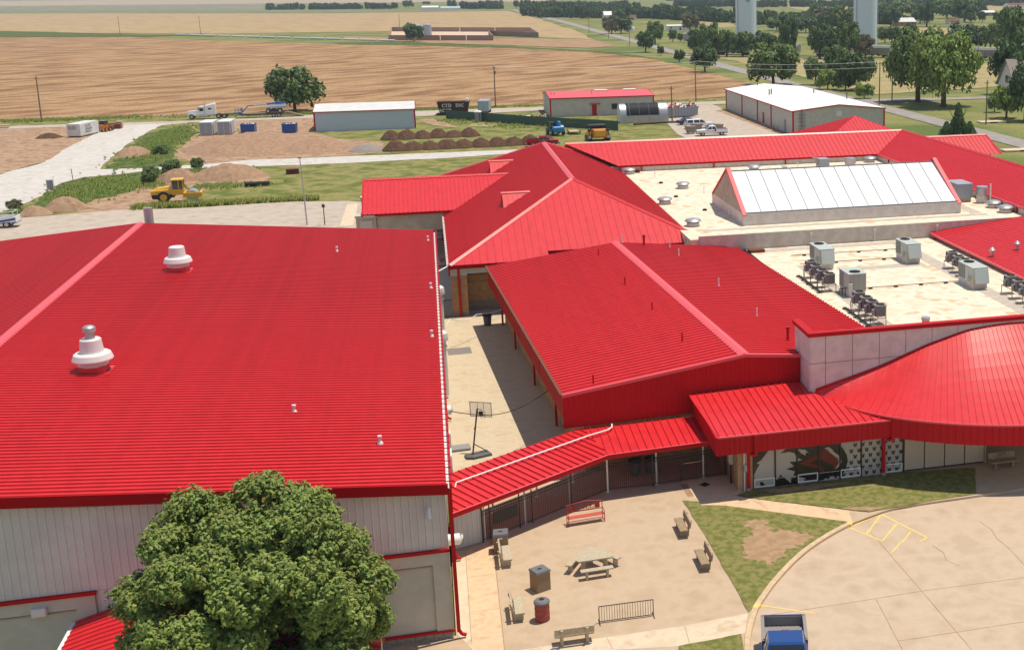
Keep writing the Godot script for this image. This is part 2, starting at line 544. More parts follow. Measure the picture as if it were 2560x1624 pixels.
# ---------------------------------------------------------------- buildings
func gym() -> void:
	var g := T("gymnasium", "large gymnasium with a broad low red ribbed metal roof and white steel gable wall", "building", V(-23.5, 0, -82))
	var s := .0853
	var ry := 9.27
	var b := Bd.new()
	b.ext([Vector2(-46.4, -.3), Vector2(-.5, -.3), Vector2(-.5, 7.2), Vector2(-23.5, 9.14), Vector2(-46.4, 7.2)], "z", -111.7, -52.72)
	W(b, "wall", K.stucco_pale, g)
	roof(g, "roof_panel", [V(-23.5, ry, -52.3), V(-.37, 7.3, -52.3), V(-.37, 7.3, -111.9), V(-23.5, ry, -111.9)], V(1, -s, 0), .409, .08, K.red, .085)
	roof(g, "roof_panel", [V(-23.5, ry, -52.3), V(-46.6, 7.3, -52.3), V(-46.6, 7.3, -111.9), V(-23.5, ry, -111.9)], V(-1, -s, 0), .409, .08, K.red, .085)
	cap(g, V(-23.5, ry + .05, -52.25), V(-23.5, ry + .05, -111.95), .68, .03, K.red_cap)
	# rake trim along the front gable
	for q in [[-46.62, 7.33, -23.5, ry + .04], [-23.5, ry + .04, -.3, 7.33]]:
		b = Bd.new()
		b.ext([Vector2(q[0], q[1]), Vector2(q[2], q[3]), Vector2(q[2], q[3] - .46), Vector2(q[0], q[1] - .46)], "z", -52.42, -52.22)
		W(b, "rake_trim", K.red_deep, g)
		b = Bd.new()
		b.ext([Vector2(q[0], q[1]), Vector2(q[2], q[3]), Vector2(q[2], q[3] - .3), Vector2(q[0], q[1] - .3)], "z", -112.0, -111.85)
		W(b, "rake_trim", K.red_deep, g)
	# upper wall of white sheets
	siding(g, "wall_panel", Vector2(-14.3, -52.7), Vector2(-.45, -52.7), 4.25, 7.84, 6.98, K.white_steel, .9, .3, .025)
	siding(g, "wall_panel", Vector2(-23.5, -52.7), Vector2(-14.3, -52.7), 4.25, 8.8, 7.84, K.white_steel, .9, .3, .025)
	siding(g, "wall_panel", Vector2(-46.4, -52.7), Vector2(-23.5, -52.7), 4.25, 6.9, 8.8, K.white_steel, .9, .3, .025)
	siding(g, "wall_panel", Vector2(-14.3, -52.7), Vector2(-7.9, -52.7), .3, 4.23, 4.23, K.white_steel, .9, .3, .025)
	bar(g, "belt_trim", V(-8.0, 4.1, -52.7), V(-.42, 4.24, -52.56), K.red_trim)
	bar(g, "belt_trim", V(-46.4, 4.1, -52.7), V(-14.34, 4.24, -52.54), K.red_trim)
	bar(g, "base_trim", V(-8.0, .31, -52.7), V(-.42, .42, -52.58), K.red_trim)
	# framed stucco bays
	for q in [[-8.0, -.45], [-46.4, -14.4]]:
		bar(g, "stucco_frame", V(q[0], 3.55, -52.72), V(q[1], 4.1, -52.62), K.stucco_pale)
		bar(g, "stucco_frame", V(q[1] - .72, .42, -52.72), V(q[1], 3.548, -52.62), K.stucco_pale)
		bar(g, "reveal", V(q[0], 3.44, -52.72), V(q[1] - .73, 3.50, -52.65), K.stucco)
	# concrete block base
	b = Bd.new()
	b.cbox(V(0, 0, -.05), V(.385, .185, .05), .012)
	var bm := b.mesh()
	var inv := g.global_transform.affine_inverse()
	for row in 2:
		for i in 18:
			MI(bm, "block", K.block_grey, g, inv * Transform3D(Basis(), V(-7.9 + i * .4 + (.2 if row == 1 else 0.0), -.08 + row * .195, -52.66)))
	bar(g, "block_base", V(-46.4, -.1, -52.72), V(-8.0, .31, -52.6), K.block_grey)
	# gutter on the courtyard side
	bar(g, "gutter", V(-.40, 7.12, -111.9), V(-.22, 7.16, -52.3), K.white_gloss)
	bar(g, "gutter", V(-.22, 7.12, -111.9), V(-.13, 7.30, -52.3), K.red_trim)
	b = Bd.new()
	for i in 72:
		b.box(V(-.40, 7.305, -52.7 - i * .82), V(-.13, 7.335, -52.64 - i * .82))
	stuff(W(b, "gutter_strap", K.red_trim, g))
	for z in [-52.5, -60.4, -71.0, -82.0, -93.0]:
		b = Bd.new()
		b.box(V(-.34, .35, z - .07), V(-.18, 7.12, z + .07))
		b.tube([V(-.26, .42, z), V(-.14, .2, z), V(.05, .14, z)], .08)
		W(b, "downspout", K.red_trim, g)
	# wall packs, hoods and ducts on the courtyard wall
	for q in [[2.6, -57.2], [4.4, -71.0]]:
		b = Bd.new()
		b.cyl(V(-.5, q[0], q[1]), V(.05, q[0], q[1]), .27, .27, 14)
		b.cyl(V(.05, q[0], q[1]), V(.14, q[0] - .04, q[1]), .27, .18, 14)
		W(b, "vent_hood", K.white, g)
	for q in [[-103.5, 3.6], [-87.0, 4.2]]:
		b = Bd.new()
		b.lathe(V(-.2, q[1], q[0]), [Vector2(0, .7), Vector2(.22, .66), Vector2(.38, .5), Vector2(.42, .2), Vector2(.42, 0), Vector2(.36, -.05), Vector2(0, -.05)])
		b.cyl(V(-.2, .2, q[0]), V(-.2, q[1], q[0]), .24, .24, 12)
		b.cyl(V(-.2, q[1] - .5, q[0]), V(-.2, q[1] - .4, q[0]), .32, .32, 12)
		W(b, "duct", K.vent_white, g)
	b = Bd.new()
	b.cbox(V(-.45, 3.6, -66.6), V(-.05, 4.8, -65.9), .03)
	W(b, "duct_box", K.vent_white, g)
	b = Bd.new()
	b.tube([V(-.12, .1, -65.6), V(-.12, 3.6, -65.6), V(-.12, 4.4, -66.4)], .07)
	W(b, "conduit", K.white, g)
	# flood lamp on the front and a lamp box on the left bay
	b = Bd.new()
	b.cyl(V(-1.17, 6.15, -52.72), V(-1.17, 6.1, -52.35), .045, .045, 8)
	b.cyl(V(-1.17, 6.32, -52.42), V(-1.2, 5.86, -52.28), .08, .15, 10)
	W(b, "flood_lamp", K.vent_white, g)
	b = Bd.new()
	b.cbox(V(-16.7, 3.5, -52.65), V(-16.16, 3.86, -52.36), .03)
	W(b, "lamp_box", K.vent_white, g)
	# arched red entrance roof on the left part of the front
	for i in 14:
		var z := -52.6 + i * .42
		var rings := []
		for j in 17:
			var x := -15.2 + j * .75
			var y := 3.95 - pow((x + 9.2) / 6.0, 2) * .95
			rings.append([V(x, y - .04, z), V(x, y, z), V(x, y + .055, z + .01), V(x, y + .055, z + .05), V(x, y, z + .06), V(x, y, z + .42), V(x, y - .04, z + .42)])
		b = Bd.new()
		b.loft(rings)
		W(b, "canopy_panel", K.red, g)
	bar(g, "canopy_gutter", V(-15.35, 2.85, -52.6), V(-15.2, 3.0, -46.7), K.white)
	b = Bd.new()
	for x in [-14.8, -3.7]:
		for z in [-51.5, -47.2]:
			b.bx(x, -.2, z, .5, 3.1, .5)
	W(b, "canopy_column", K.stucco, g)
	# roof fans
	fan(g, V(-17.64, 8.77, -93.9), .93, false)
	fan(g, V(-17.6, 8.77, -69.5), .97, true)
	for q in [[-7.7, -101.9], [-7.3, -62.3], [-.85, -107.2], [-.74, -89.5], [-.77, -76.5], [-3.2, -57.6]]:
		var y: float = 7.3 + (-.37 - q[0]) * s
		b = Bd.new()
		b.lathe(V(q[0], y, q[1]), [Vector2(.15, 0), Vector2(.11, .1), Vector2(.06, .14), Vector2(.06, .3), Vector2(.1, .32), Vector2(.1, .4), Vector2(0, .42)], 8)
		W(b, "vent_pipe", K.vent_white, g)
	b = Bd.new()
	b.cyl(V(-23.1, 7.0, -113.2), V(-23.1, 10.35, -113.2), .36, .36, 16)
	b.cyl(V(-23.1, 10.35, -113.2), V(-23.1, 10.36, -113.2), .30, .30, 16)
	W(b, "exhaust_duct", K.galv, g)

func fan(g: Node3D, o: Vector3, r: float, tall: bool) -> void:
	var b := Bd.new()
	b.frus(o + V(-.85, -.2, -.85), o + V(.85, .03, .85), .05, .05, .05)
	b.frus(o + V(-.62, 0, -.62), o + V(.62, .36, .62), .04, .04, .04)
	W(b, "fan_curb", K.red, g)
	b = Bd.new()
	b.lathe(o, [Vector2(.66, .34), Vector2(.72, .40), Vector2(.60, .48), Vector2(r * .86, .62), Vector2(r, .66), Vector2(r, .72), Vector2(r * .90, .98), Vector2(r * .80, 1.04), Vector2(.58, 1.06), Vector2(.56, 1.14), Vector2(.50, 1.72), Vector2(.44, 1.78), Vector2(0, 1.80)], 24)
	W(b, "fan_hood", K.vent_white, g)
	if tall:
		b = Bd.new()
		b.lathe(o, [Vector2(.24, 1.78), Vector2(.22, 2.1), Vector2(.32, 2.14), Vector2(.30, 2.36), Vector2(.2, 2.44), Vector2(0, 2.46)], 14)
		W(b, "fan_cap", K.galv, g)

func classroom_wing() -> void:
	var a := deg_to_rad(3.99)
	var t2 := Transform3D(Basis(Vector3.UP, a), Vector3.ZERO)
	var g := T("classroom_wing", "long classroom wing with red gable roof, red steel siding and tan brick below", "building", t2 * V(22.2, 0, -87.6), a)
	var P := func(x: float, y: float, z: float) -> Vector3: return t2 * V(x, y, z)
	var b := Bd.new()
	b.t = t2
	b.ext([Vector2(12.42, -.3), Vector2(32.4, -.3), Vector2(32.4, 4.85), Vector2(22.2, 6.05), Vector2(12.42, 4.9)], "z", -105.5, -70.0)
	W(b, "wall", K.tan_brick, g)
	var dn := t2.basis * V(11.03, -1.25, 0)
	roof(g, "roof_panel", [P.call(22.2, 6.25, -69.34), P.call(11.17, 5.0, -69.34), P.call(11.17, 5.0, -105.85), P.call(22.2, 6.25, -105.85)], dn, .53, .085, K.red, .09)
	roof(g, "roof_panel", [P.call(22.2, 6.25, -69.34), P.call(33.23, 5.0, -69.34), P.call(33.23, 5.0, -105.85), P.call(22.2, 6.25, -105.85)], dn, .53, .085, K.red, .09)
	cap(g, P.call(22.2, 6.31, -69.3), P.call(22.2, 6.31, -105.9), .75, .05, K.red_cap)
	for q in [[11.1, 5.02, 22.2, 6.28], [22.2, 6.28, 33.25, 5.02]]:
		b = Bd.new()
		b.t = t2
		b.ext([Vector2(q[0], q[1] + .05), Vector2(q[2], q[3] + .05), Vector2(q[2], q[3] - .14), Vector2(q[0], q[1] - .14)], "z", -69.36, -69.18)
		W(b, "rake_trim", K.red_cap, g)
	siding(g, "wall_panel", Vector2(11.15, -69.4), Vector2(22.2, -69.4), 2.95, 4.95, 6.2, K.red_trim, .92, .3, .02, t2)
	siding(g, "wall_panel", Vector2(22.2, -69.4), Vector2(33.2, -69.4), 2.95, 6.2, 4.95, K.red_trim, .92, .3, .02, t2)
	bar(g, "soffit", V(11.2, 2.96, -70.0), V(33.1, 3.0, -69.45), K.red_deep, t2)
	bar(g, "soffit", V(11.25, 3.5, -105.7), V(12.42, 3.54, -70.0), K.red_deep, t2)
	# hanging red skirt along the courtyard eave, in four runs
	for i in 4:
		var z1 := -69.42 - i * 9.1
		siding(g, "skirt_panel", Vector2(11.2, z1 - 8.72), Vector2(11.2, z1), 3.5, 4.98, 4.98, K.red_trim, .97, .32, .02, t2 * Transform3D())
		bar(g, "skirt_post", V(11.32, 3.3, z1 - 9.1), V(11.5, 4.9, z1 - 8.74), K.red_deep, t2)
	b = Bd.new()
	b.t = t2
	b.ext([Vector2(11.02, 5.05), Vector2(11.2, 5.05), Vector2(11.2, 4.9), Vector2(11.05, 4.9)], "z", -105.85, -69.34)
	W(b, "gutter", K.rust, g)
	for z in [-78.3, -87.4, -97.2, -104.9]:
		bar(g, "downspout", V(12.05, 0.02, z - .07), V(12.2, 3.52, z + .07), K.red_trim, t2)
	for q in [[19.95, -101.8, 0], [19.75, -91.0, 0], [19.8, -82.7, 0], [19.7, -74.4, 0], [13.1, -70.0, 0], [24.5, -104.6, 2], [26.7, -104.3, 1], [26.5, -100.5, 1], [26.5, -88.9, 1], [26.3, -79.2, 1], [26.2, -72.7, 2], [22.9, -106.0, 1]]:
		var y: float = 5.0 + 1.25 / 11.03 * (11.03 - absf(q[0] - 22.2))
		b = Bd.new()
		b.t = t2
		var r := .1 if q[2] == 2 else .05
		b.cyl(V(q[0], y - .05, q[1]), V(q[0], y + .06, q[1]), r * 2.2, r * 1.4, 8)
		b.cyl(V(q[0], y, q[1]), V(q[0], y + (.85 if q[2] == 2 else .62), q[1]), r, r, 8)
		if q[2] == 2:
			b.cyl(V(q[0], y + .8, q[1]), V(q[0], y + .95, q[1]), .15, .15, 8)
		W(b, "vent_pipe", K.vent_white if q[2] == 1 else K.red_trim, g)

func cafeteria() -> void:
	var g := T("cafeteria", "tall cafeteria with steep red hipped roof, small dormers and tan block pillars", "building", V(12, 0, -136))
	var A := V(12.9, 9.85, -121.8)
	var B := V(12.9, 9.85, -151.5)
	var b := Bd.new()
	b.box(V(1.4, -.3, -163), V(22.3, 4.4, -111.6))
	W(b, "wall", K.block_tan, g)
	roof(g, "roof_panel", [V(.74, 4.6, -109.5), V(9.3, 4.6, -109.5), V(9.3, 5.12, -110.72), V(22.4, 5.12, -110.72), V(22.4, 5.75, -112.2), A], V(0, -.427, 1), .66, .05, K.red)
	roof(g, "roof_panel", [V(.74, 4.6, -109.5), A, B, V(.74, 4.6, -164.2)], V(-1, -.431, 0), .55, .065, K.red, .07)
	roof(g, "roof_panel", [V(22.4, 5.75, -112.2), A, B, V(22.4, 5.75, -161.9)], V(1, -.431, 0), .55, .065, K.red, .07)
	roof(g, "roof_panel", [V(.74, 4.6, -164.2), B, V(22.4, 5.75, -161.9), V(22.4, 4.6, -164.2)], V(0, -.427, -1), .66, .05, K.red)
	cap(g, A + V(0, .06, 0), B + V(0, .06, 0), .6, .12, K.red_cap)
	for q in [[A, V(.74, 4.66, -109.5)], [A, V(22.4, 5.82, -112.2)], [B, V(.74, 4.66, -164.2)], [B, V(22.4, 5.82, -161.9)]]:
		cap(g, q[0] + V(0, .05, 0), q[1], .5, .08, K.red, "hip_cap")
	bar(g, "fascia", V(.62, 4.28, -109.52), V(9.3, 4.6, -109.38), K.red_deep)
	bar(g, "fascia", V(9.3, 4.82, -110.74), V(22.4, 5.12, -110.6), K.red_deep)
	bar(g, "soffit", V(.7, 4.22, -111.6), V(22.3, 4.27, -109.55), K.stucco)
	bar(g, "wall_strip", V(9.3, 4.25, -111.55), V(22.3, 4.86, -110.9), K.stucco_pale)
	# gutter with straps on the left
	bar(g, "gutter", V(.58, 4.44, -164), V(.74, 4.48, -109.4), K.white_gloss)
	bar(g, "gutter", V(.52, 4.42, -164), V(.58, 4.6, -109.4), K.stucco_pale)
	b = Bd.new()
	for i in 66:
		b.box(V(.52, 4.6, -110.0 - i * .82), V(.76, 4.63, -109.92 - i * .82))
	stuff(W(b, "gutter_strap", K.red_deep, g))
	bar(g, "downspout", V(.64, 3.7, -109.5), V(.78, 4.4, -109.36), K.red_trim)
	# corner pillar of split block with bands
	var y := 0.0
	for q in [[.36, "block_grey"], [.36, "block_tan"], [.36, "block_tan"], [.72, "block_tan"], [.66, "block_tan"], [.06, "stucco"], [.56, "block_tan"], [.06, "stucco"], [.48, "block_tan"]]:
		bar(g, "pillar_course", V(.83, y + .006, -111.0), V(2.17, y + q[0], -109.65 + (.02 if q[0] < .1 else 0.0)), K[q[1]])
		y += q[0]
	bar(g, "stucco_band", V(.78, 3.62, -111.2), V(2.2, 4.25, -109.6), K.stucco_pale)
	bar(g, "stucco_band", V(2.2, 3.75, -110.4), V(9.0, 4.25, -109.72), K.stucco_pale)
	bar(g, "downspout", V(1.40, .02, -109.6), V(1.58, 4.28, -109.44), K.red_trim)
	bar(g, "block_course", V(2.2, 0, -111.62), V(9, .85, -111.52), K.block_grey)
	bar(g, "block_band", V(2.2, 2.5, -111.62), V(9, 2.56, -111.5), K.stucco)
	bar(g, "block_band", V(2.2, 3.15, -111.62), V(9, 3.2, -111.5), K.stucco)
	# louvred dormers
	for zr in [-125.1, -149.1]:
		var d := Node3D.new()
		d.name = "dormer"
		g.add_child(d, true)
		roof(d, "dormer_panel", [V(6.3, 8.2, zr), V(9.09, 8.2, zr), V(6.3, 7.0, zr + 2.0)], V(0, -1.2, 2), .5, .04, K.red)
		roof(d, "dormer_panel", [V(6.3, 8.2, zr), V(9.09, 8.2, zr), V(6.3, 7.0, zr - 2.0)], V(0, -1.2, -2), .5, .04, K.red)
		cap(d, V(6.2, 8.25, zr), V(9.05, 8.25, zr), .3, .05, K.red)
		b = Bd.new()
		b.ext([Vector2(zr - 1.8, 7.05), Vector2(zr, 8.12), Vector2(zr + 1.8, 7.05)], "x", 6.45, 6.55)
		W(b, "louvre", K.grey, d)
	# covered drop-off porch that runs to the left from the cafeteria
	var h := T("drop_off_porch", "red gable porch roof on grey stucco beam and square pillars left of the cafeteria", "porch", V(-3, 0, -142))
	roof(h, "roof_panel", [V(-7.4, 7.7, -141.9), V(9.17, 7.7, -141.9), V(2.0, 5.1, -135.0), V(-7.4, 5.1, -135.0)], V(0, -2.6, 6.9), .45, .06, K.red, .12)
	roof(h, "roof_panel", [V(-7.4, 7.7, -141.9), V(9.17, 7.7, -141.9), V(2.0, 5.1, -148.8), V(-7.4, 5.1, -148.8)], V(0, -2.6, -6.9), .45, .06, K.red, .12)
	cap(h, V(-7.45, 7.76, -141.9), V(9.1, 7.76, -141.9), .5, .08, K.red)
	bar(h, "fascia", V(-6.2, 4.86, -135.02), V(1.6, 5.1, -134.9), K.red_deep)
	b = Bd.new()
	b.ext([Vector2(-134.9, 5.12), Vector2(-141.9, 7.76), Vector2(-148.9, 5.12), Vector2(-148.9, 4.85), Vector2(-141.9, 7.5), Vector2(-134.9, 4.85)], "x", -7.5, -7.38)
	W(b, "rake_trim", K.red_trim, h)
	for z in [-135.5, -147.8]:
		bar(h, "beam", V(-6.0, 3.05, z - .3), V(1.3, 4.85, z + .25), K.stucco)
		b = Bd.new()
		b.box(V(-8.1, -.2, z - .6), V(-6.1, 4.75, z + .4))
		var p := W(b, "pillar", K.stucco, h)
		bar(p, "pillar_cap", V(-8.2, 4.76, z - .7), V(-6.0, 4.98, z + .5), K.stucco_pale)
		bar(p, "pillar_inset", V(-7.7, 2.6, z + .401), V(-6.5, 4.4, z + .43), K.stucco_pale)

func main_block() -> void:
	var g := T("school_block", "flat roofed main school block with tan roofing and low parapets", "building", V(40, 0, -110))
	var b := Bd.new()
	b.box(V(21.6, -.3, -151.2), V(55.0, 5.9, -107.6))
	W(b, "upper_block", K.flat_roof, g)
	b = Bd.new()
	b.box(V(26.6, -.3, -107.58), V(45.2, 4.8, -69.3))
	W(b, "lower_block", K.flat_roof, g)
	bar(g, "parapet", V(22.3, 4.8, -107.58), V(55, 6.2, -107.38), K.parapet)
	bar(g, "parapet_cap", V(22.3, 6.2, -107.62), V(55, 6.23, -107.34), K.stucco_pale)
	for x in [32.7, 38.8, 45.0]:
		b = Bd.new()
		b.bx(x, 5.75, -107.3, .3, .25, .16)
		b.bx(x, 4.85, -107.32, .12, .9, .1)
		W(b, "scupper_pipe", K.precast, g)
	bar(g, "inner_wall", V(22, 5.9, -151.35), V(55, 6.7, -151.15), K.parapet)
	bar(g, "inner_wall", V(55.0, 5.9, -151.15), V(55.2, 6.7, -108.5), K.parapet)
	bar(g, "inner_wall", V(45.0, 4.8, -107.3), V(45.2, 5.3, -70), K.parapet)
	# sealant-grey walkway strips on the roofs
	for q in [[39.9, -107, 41.2, -72, 4.804], [31.9, -97.6, 39.5, -96.3, 4.806], [29.0, -99.5, 30.2, -75.5, 4.804], [27, -106.8, 41, -105.6, 4.808], [23.5, -111.9, 52, -111.0, 5.904], [50.6, -127, 51.8, -112.2, 5.906]]:
		bar(g, "walkway_strip", V(q[0], q[4] - .01, q[1]), V(q[2], q[4], q[3]), K.walk_pad)
	# rear wing and right wing, both with red gables
	var w := T("rear_wing", "low wing with red gable roof bending round the back and right of the flat roof", "building", V(58, 0, -155))
	b = Bd.new()
	b.box(V(20, -.3, -161), V(65, 6.5, -151.4))
	b.box(V(55.3, -.3, -151.4), V(65, 6.5, -108.5))
	W(b, "wall", K.stucco, w)
	roof(w, "roof_panel", [V(15.9, 9.0, -156.4), V(60.26, 9.0, -156.4), V(55, 6.7, -151.15), V(21.6, 6.7, -151.15)], V(0, -2.3, 5.25), .61, .055, K.red)
	roof(w, "roof_panel", [V(15.9, 9.0, -156.4), V(60.26, 9.0, -156.4), V(65.5, 6.7, -161.7), V(15.9, 6.7, -161.7)], V(0, -2.3, -5.3), .61, .055, K.red)
	roof(w, "roof_panel", [V(60.26, 9.0, -156.4), V(60.26, 9.0, -108.5), V(55, 6.7, -108.5), V(55, 6.7, -151.15)], V(-5.26, -2.3, 0), .61, .055, K.red)
	roof(w, "roof_panel", [V(60.26, 9.0, -156.4), V(60.26, 9.0, -108.5), V(65.5, 6.7, -108.5), V(65.5, 6.7, -161.7)], V(5.26, -2.3, 0), .61, .055, K.red)
	cap(w, V(15.9, 9.05, -156.4), V(60.3, 9.05, -156.4), .4, .09, K.red)
	cap(w, V(60.26, 9.05, -156.4), V(60.26, 9.05, -108.4), .4, .09, K.red)
	bar(w, "fascia", V(21.6, 6.5, -151.15), V(55, 6.7, -151.02), K.red_deep)
	bar(w, "fascia", V(54.86, 6.5, -151.02), V(55, 6.7, -108.5), K.red_cap)
	for x in [24.4, 33.4, 42.6, 51.8]:
		bar(w, "downspout", V(x, 5.95, -151.14), V(x + .14, 6.55, -150.98), K.red_trim)
	for z in [-147, -138, -129, -119.5, -111]:
		bar(w, "downspout", V(54.82, 5.95, z), V(54.98, 6.55, z + .14), K.red_trim)
	# low red roof at the right
	var q2 := T("office_wing", "low red ribbed roof rising to the right beside the rooftop air conditioners", "building", V(56, 0, -88))
	b = Bd.new()
	b.ext([Vector2(45.25, -.3), Vector2(66, -.3), Vector2(66, 5.1), Vector2(56, 6.2), Vector2(45.25, 5.05)], "z", -107.2, -70.5)
	W(b, "wall", K.stucco_pale, q2)
	roof(q2, "roof_panel", [V(44.4, 5.28, -107.35), V(44.4, 5.28, -70), V(56, 6.5, -70), V(56, 6.5, -107.35)], V(-11.6, -1.22, 0), .61, .055, K.red)
	roof(q2, "roof_panel", [V(67.6, 5.28, -107.35), V(67.6, 5.28, -70), V(56, 6.5, -70), V(56, 6.5, -107.35)], V(11.6, -1.22, 0), .61, .055, K.red)
	bar(q2, "gutter", V(44.24, 5.1, -107.3), V(44.42, 5.27, -70), K.red_cap)
	for z in [-106.4, -98, -90, -82]:
		bar(q2, "downspout", V(44.3, 4.8, z), V(44.42, 5.12, z + .13), K.red_trim)
	for q in [[45.2, 5.36, -95.7], [47.8, 5.64, -96.3]]:
		b = Bd.new()
		b.cyl(V(q[0], q[1], q[2]), V(q[0], q[1] + .45, q[2]), .13, .13, 8)
		b.lathe(V(q[0], q[1] + .4, q[2]), [Vector2(.28, 0), Vector2(.3, .14), Vector2(.08, .38), Vector2(0, .4)], 8)
		W(b, "roof_vent", K.galv, q2)
	# skylight
	var s := T("skylight", "long gabled skylight of white panes on a pale curb amid the flat roof", "skylight", V(39, 5.9, -119))
	b = Bd.new()
	b.box(V(27.7, 5.88, -126.2), V(49.75, 7.0, -112.75))
	W(b, "curb", K.precast, s)
	var z0 := -113.0
	var z1 := -119.4
	var yr := 10.15
	for q in [[27.72, 28.0], [49.45, 49.73]]:
		b = Bd.new()
		b.ext([Vector2(-112.8, 7.0), Vector2(z1, yr + .2), Vector2(-126.1, 7.0)], "x", q[0], q[1])
		var ge := W(b, "gable_end", K.stucco, s)
		for sgn in [-1.0, 1.0]:
			b = Bd.new()
			b.ext([Vector2(z1, yr + .38), Vector2(z1 + 6.75 * sgn, 6.95), Vector2(z1 + 6.6 * sgn, 6.75), Vector2(z1, yr + .12)], "x", q[0] - .06, q[1] + .06)
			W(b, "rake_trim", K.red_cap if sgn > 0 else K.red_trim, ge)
	var sl := (yr - 7.05) / 6.4
	for k in 14:
		for r in 2:
			for side in 2:
				var x := 28.0 + k * 1.532
				var za := z0 - r * 3.2
				var zb := za - 3.2
				var ya := 7.05 + r * 3.2 * sl
				var yb := ya + 3.2 * sl
				b = Bd.new()
				if side == 1:
					za = 2 * z1 - za
					zb = 2 * z1 - zb
				b.loft([[V(x + .03, ya, za), V(x + 1.502, ya, za), V(x + 1.502, ya - .05, za), V(x + .03, ya - .05, za)], [V(x + .03, yb, zb), V(x + 1.502, yb, zb), V(x + 1.502, yb - .05, zb), V(x + .03, yb - .05, zb)]])
				W(b, "pane", K.skylight, s)
	for k in 15:
		var x := 28.0 + k * 1.532
		b = Bd.new()
		b.ext([Vector2(z0 + .1, 6.98), Vector2(z1, yr), Vector2(-125.9, 6.98), Vector2(-125.9, 7.03), Vector2(z1, yr + .045), Vector2(z0 + .1, 7.03)], "x", x - .028, x + .028)
		W(b, "glazing_bar", K.skylight_bar, s)
	bar(s, "sill", V(27.95, 7.0, z0 + .02), V(49.5, 7.12, z0 + .16), K.skylight_bar)
	bar(s, "ridge_bar", V(28, yr - .02, z1 - .1), V(49.5, yr + .05, z1 + .1), K.skylight_bar)
	bar(s, "mid_bar", V(28, 7.05 + 3.2 * sl - .03, z0 - 3.24), V(49.5, 7.05 + 3.2 * sl + .012, z0 - 3.19), K.galv)

func poly_at(pts: Array, x: float) -> Vector2:      # value along a list of Vector3(x, a, b)
	for i in pts.size() - 1:
		if x <= pts[i + 1].x or i == pts.size() - 2:
			var f: float = (x - pts[i].x) / (pts[i + 1].x - pts[i].x)
			return Vector2(lerpf(pts[i].y, pts[i + 1].y, f), lerpf(pts[i].z, pts[i + 1].z, f))
	return Vector2.ZERO

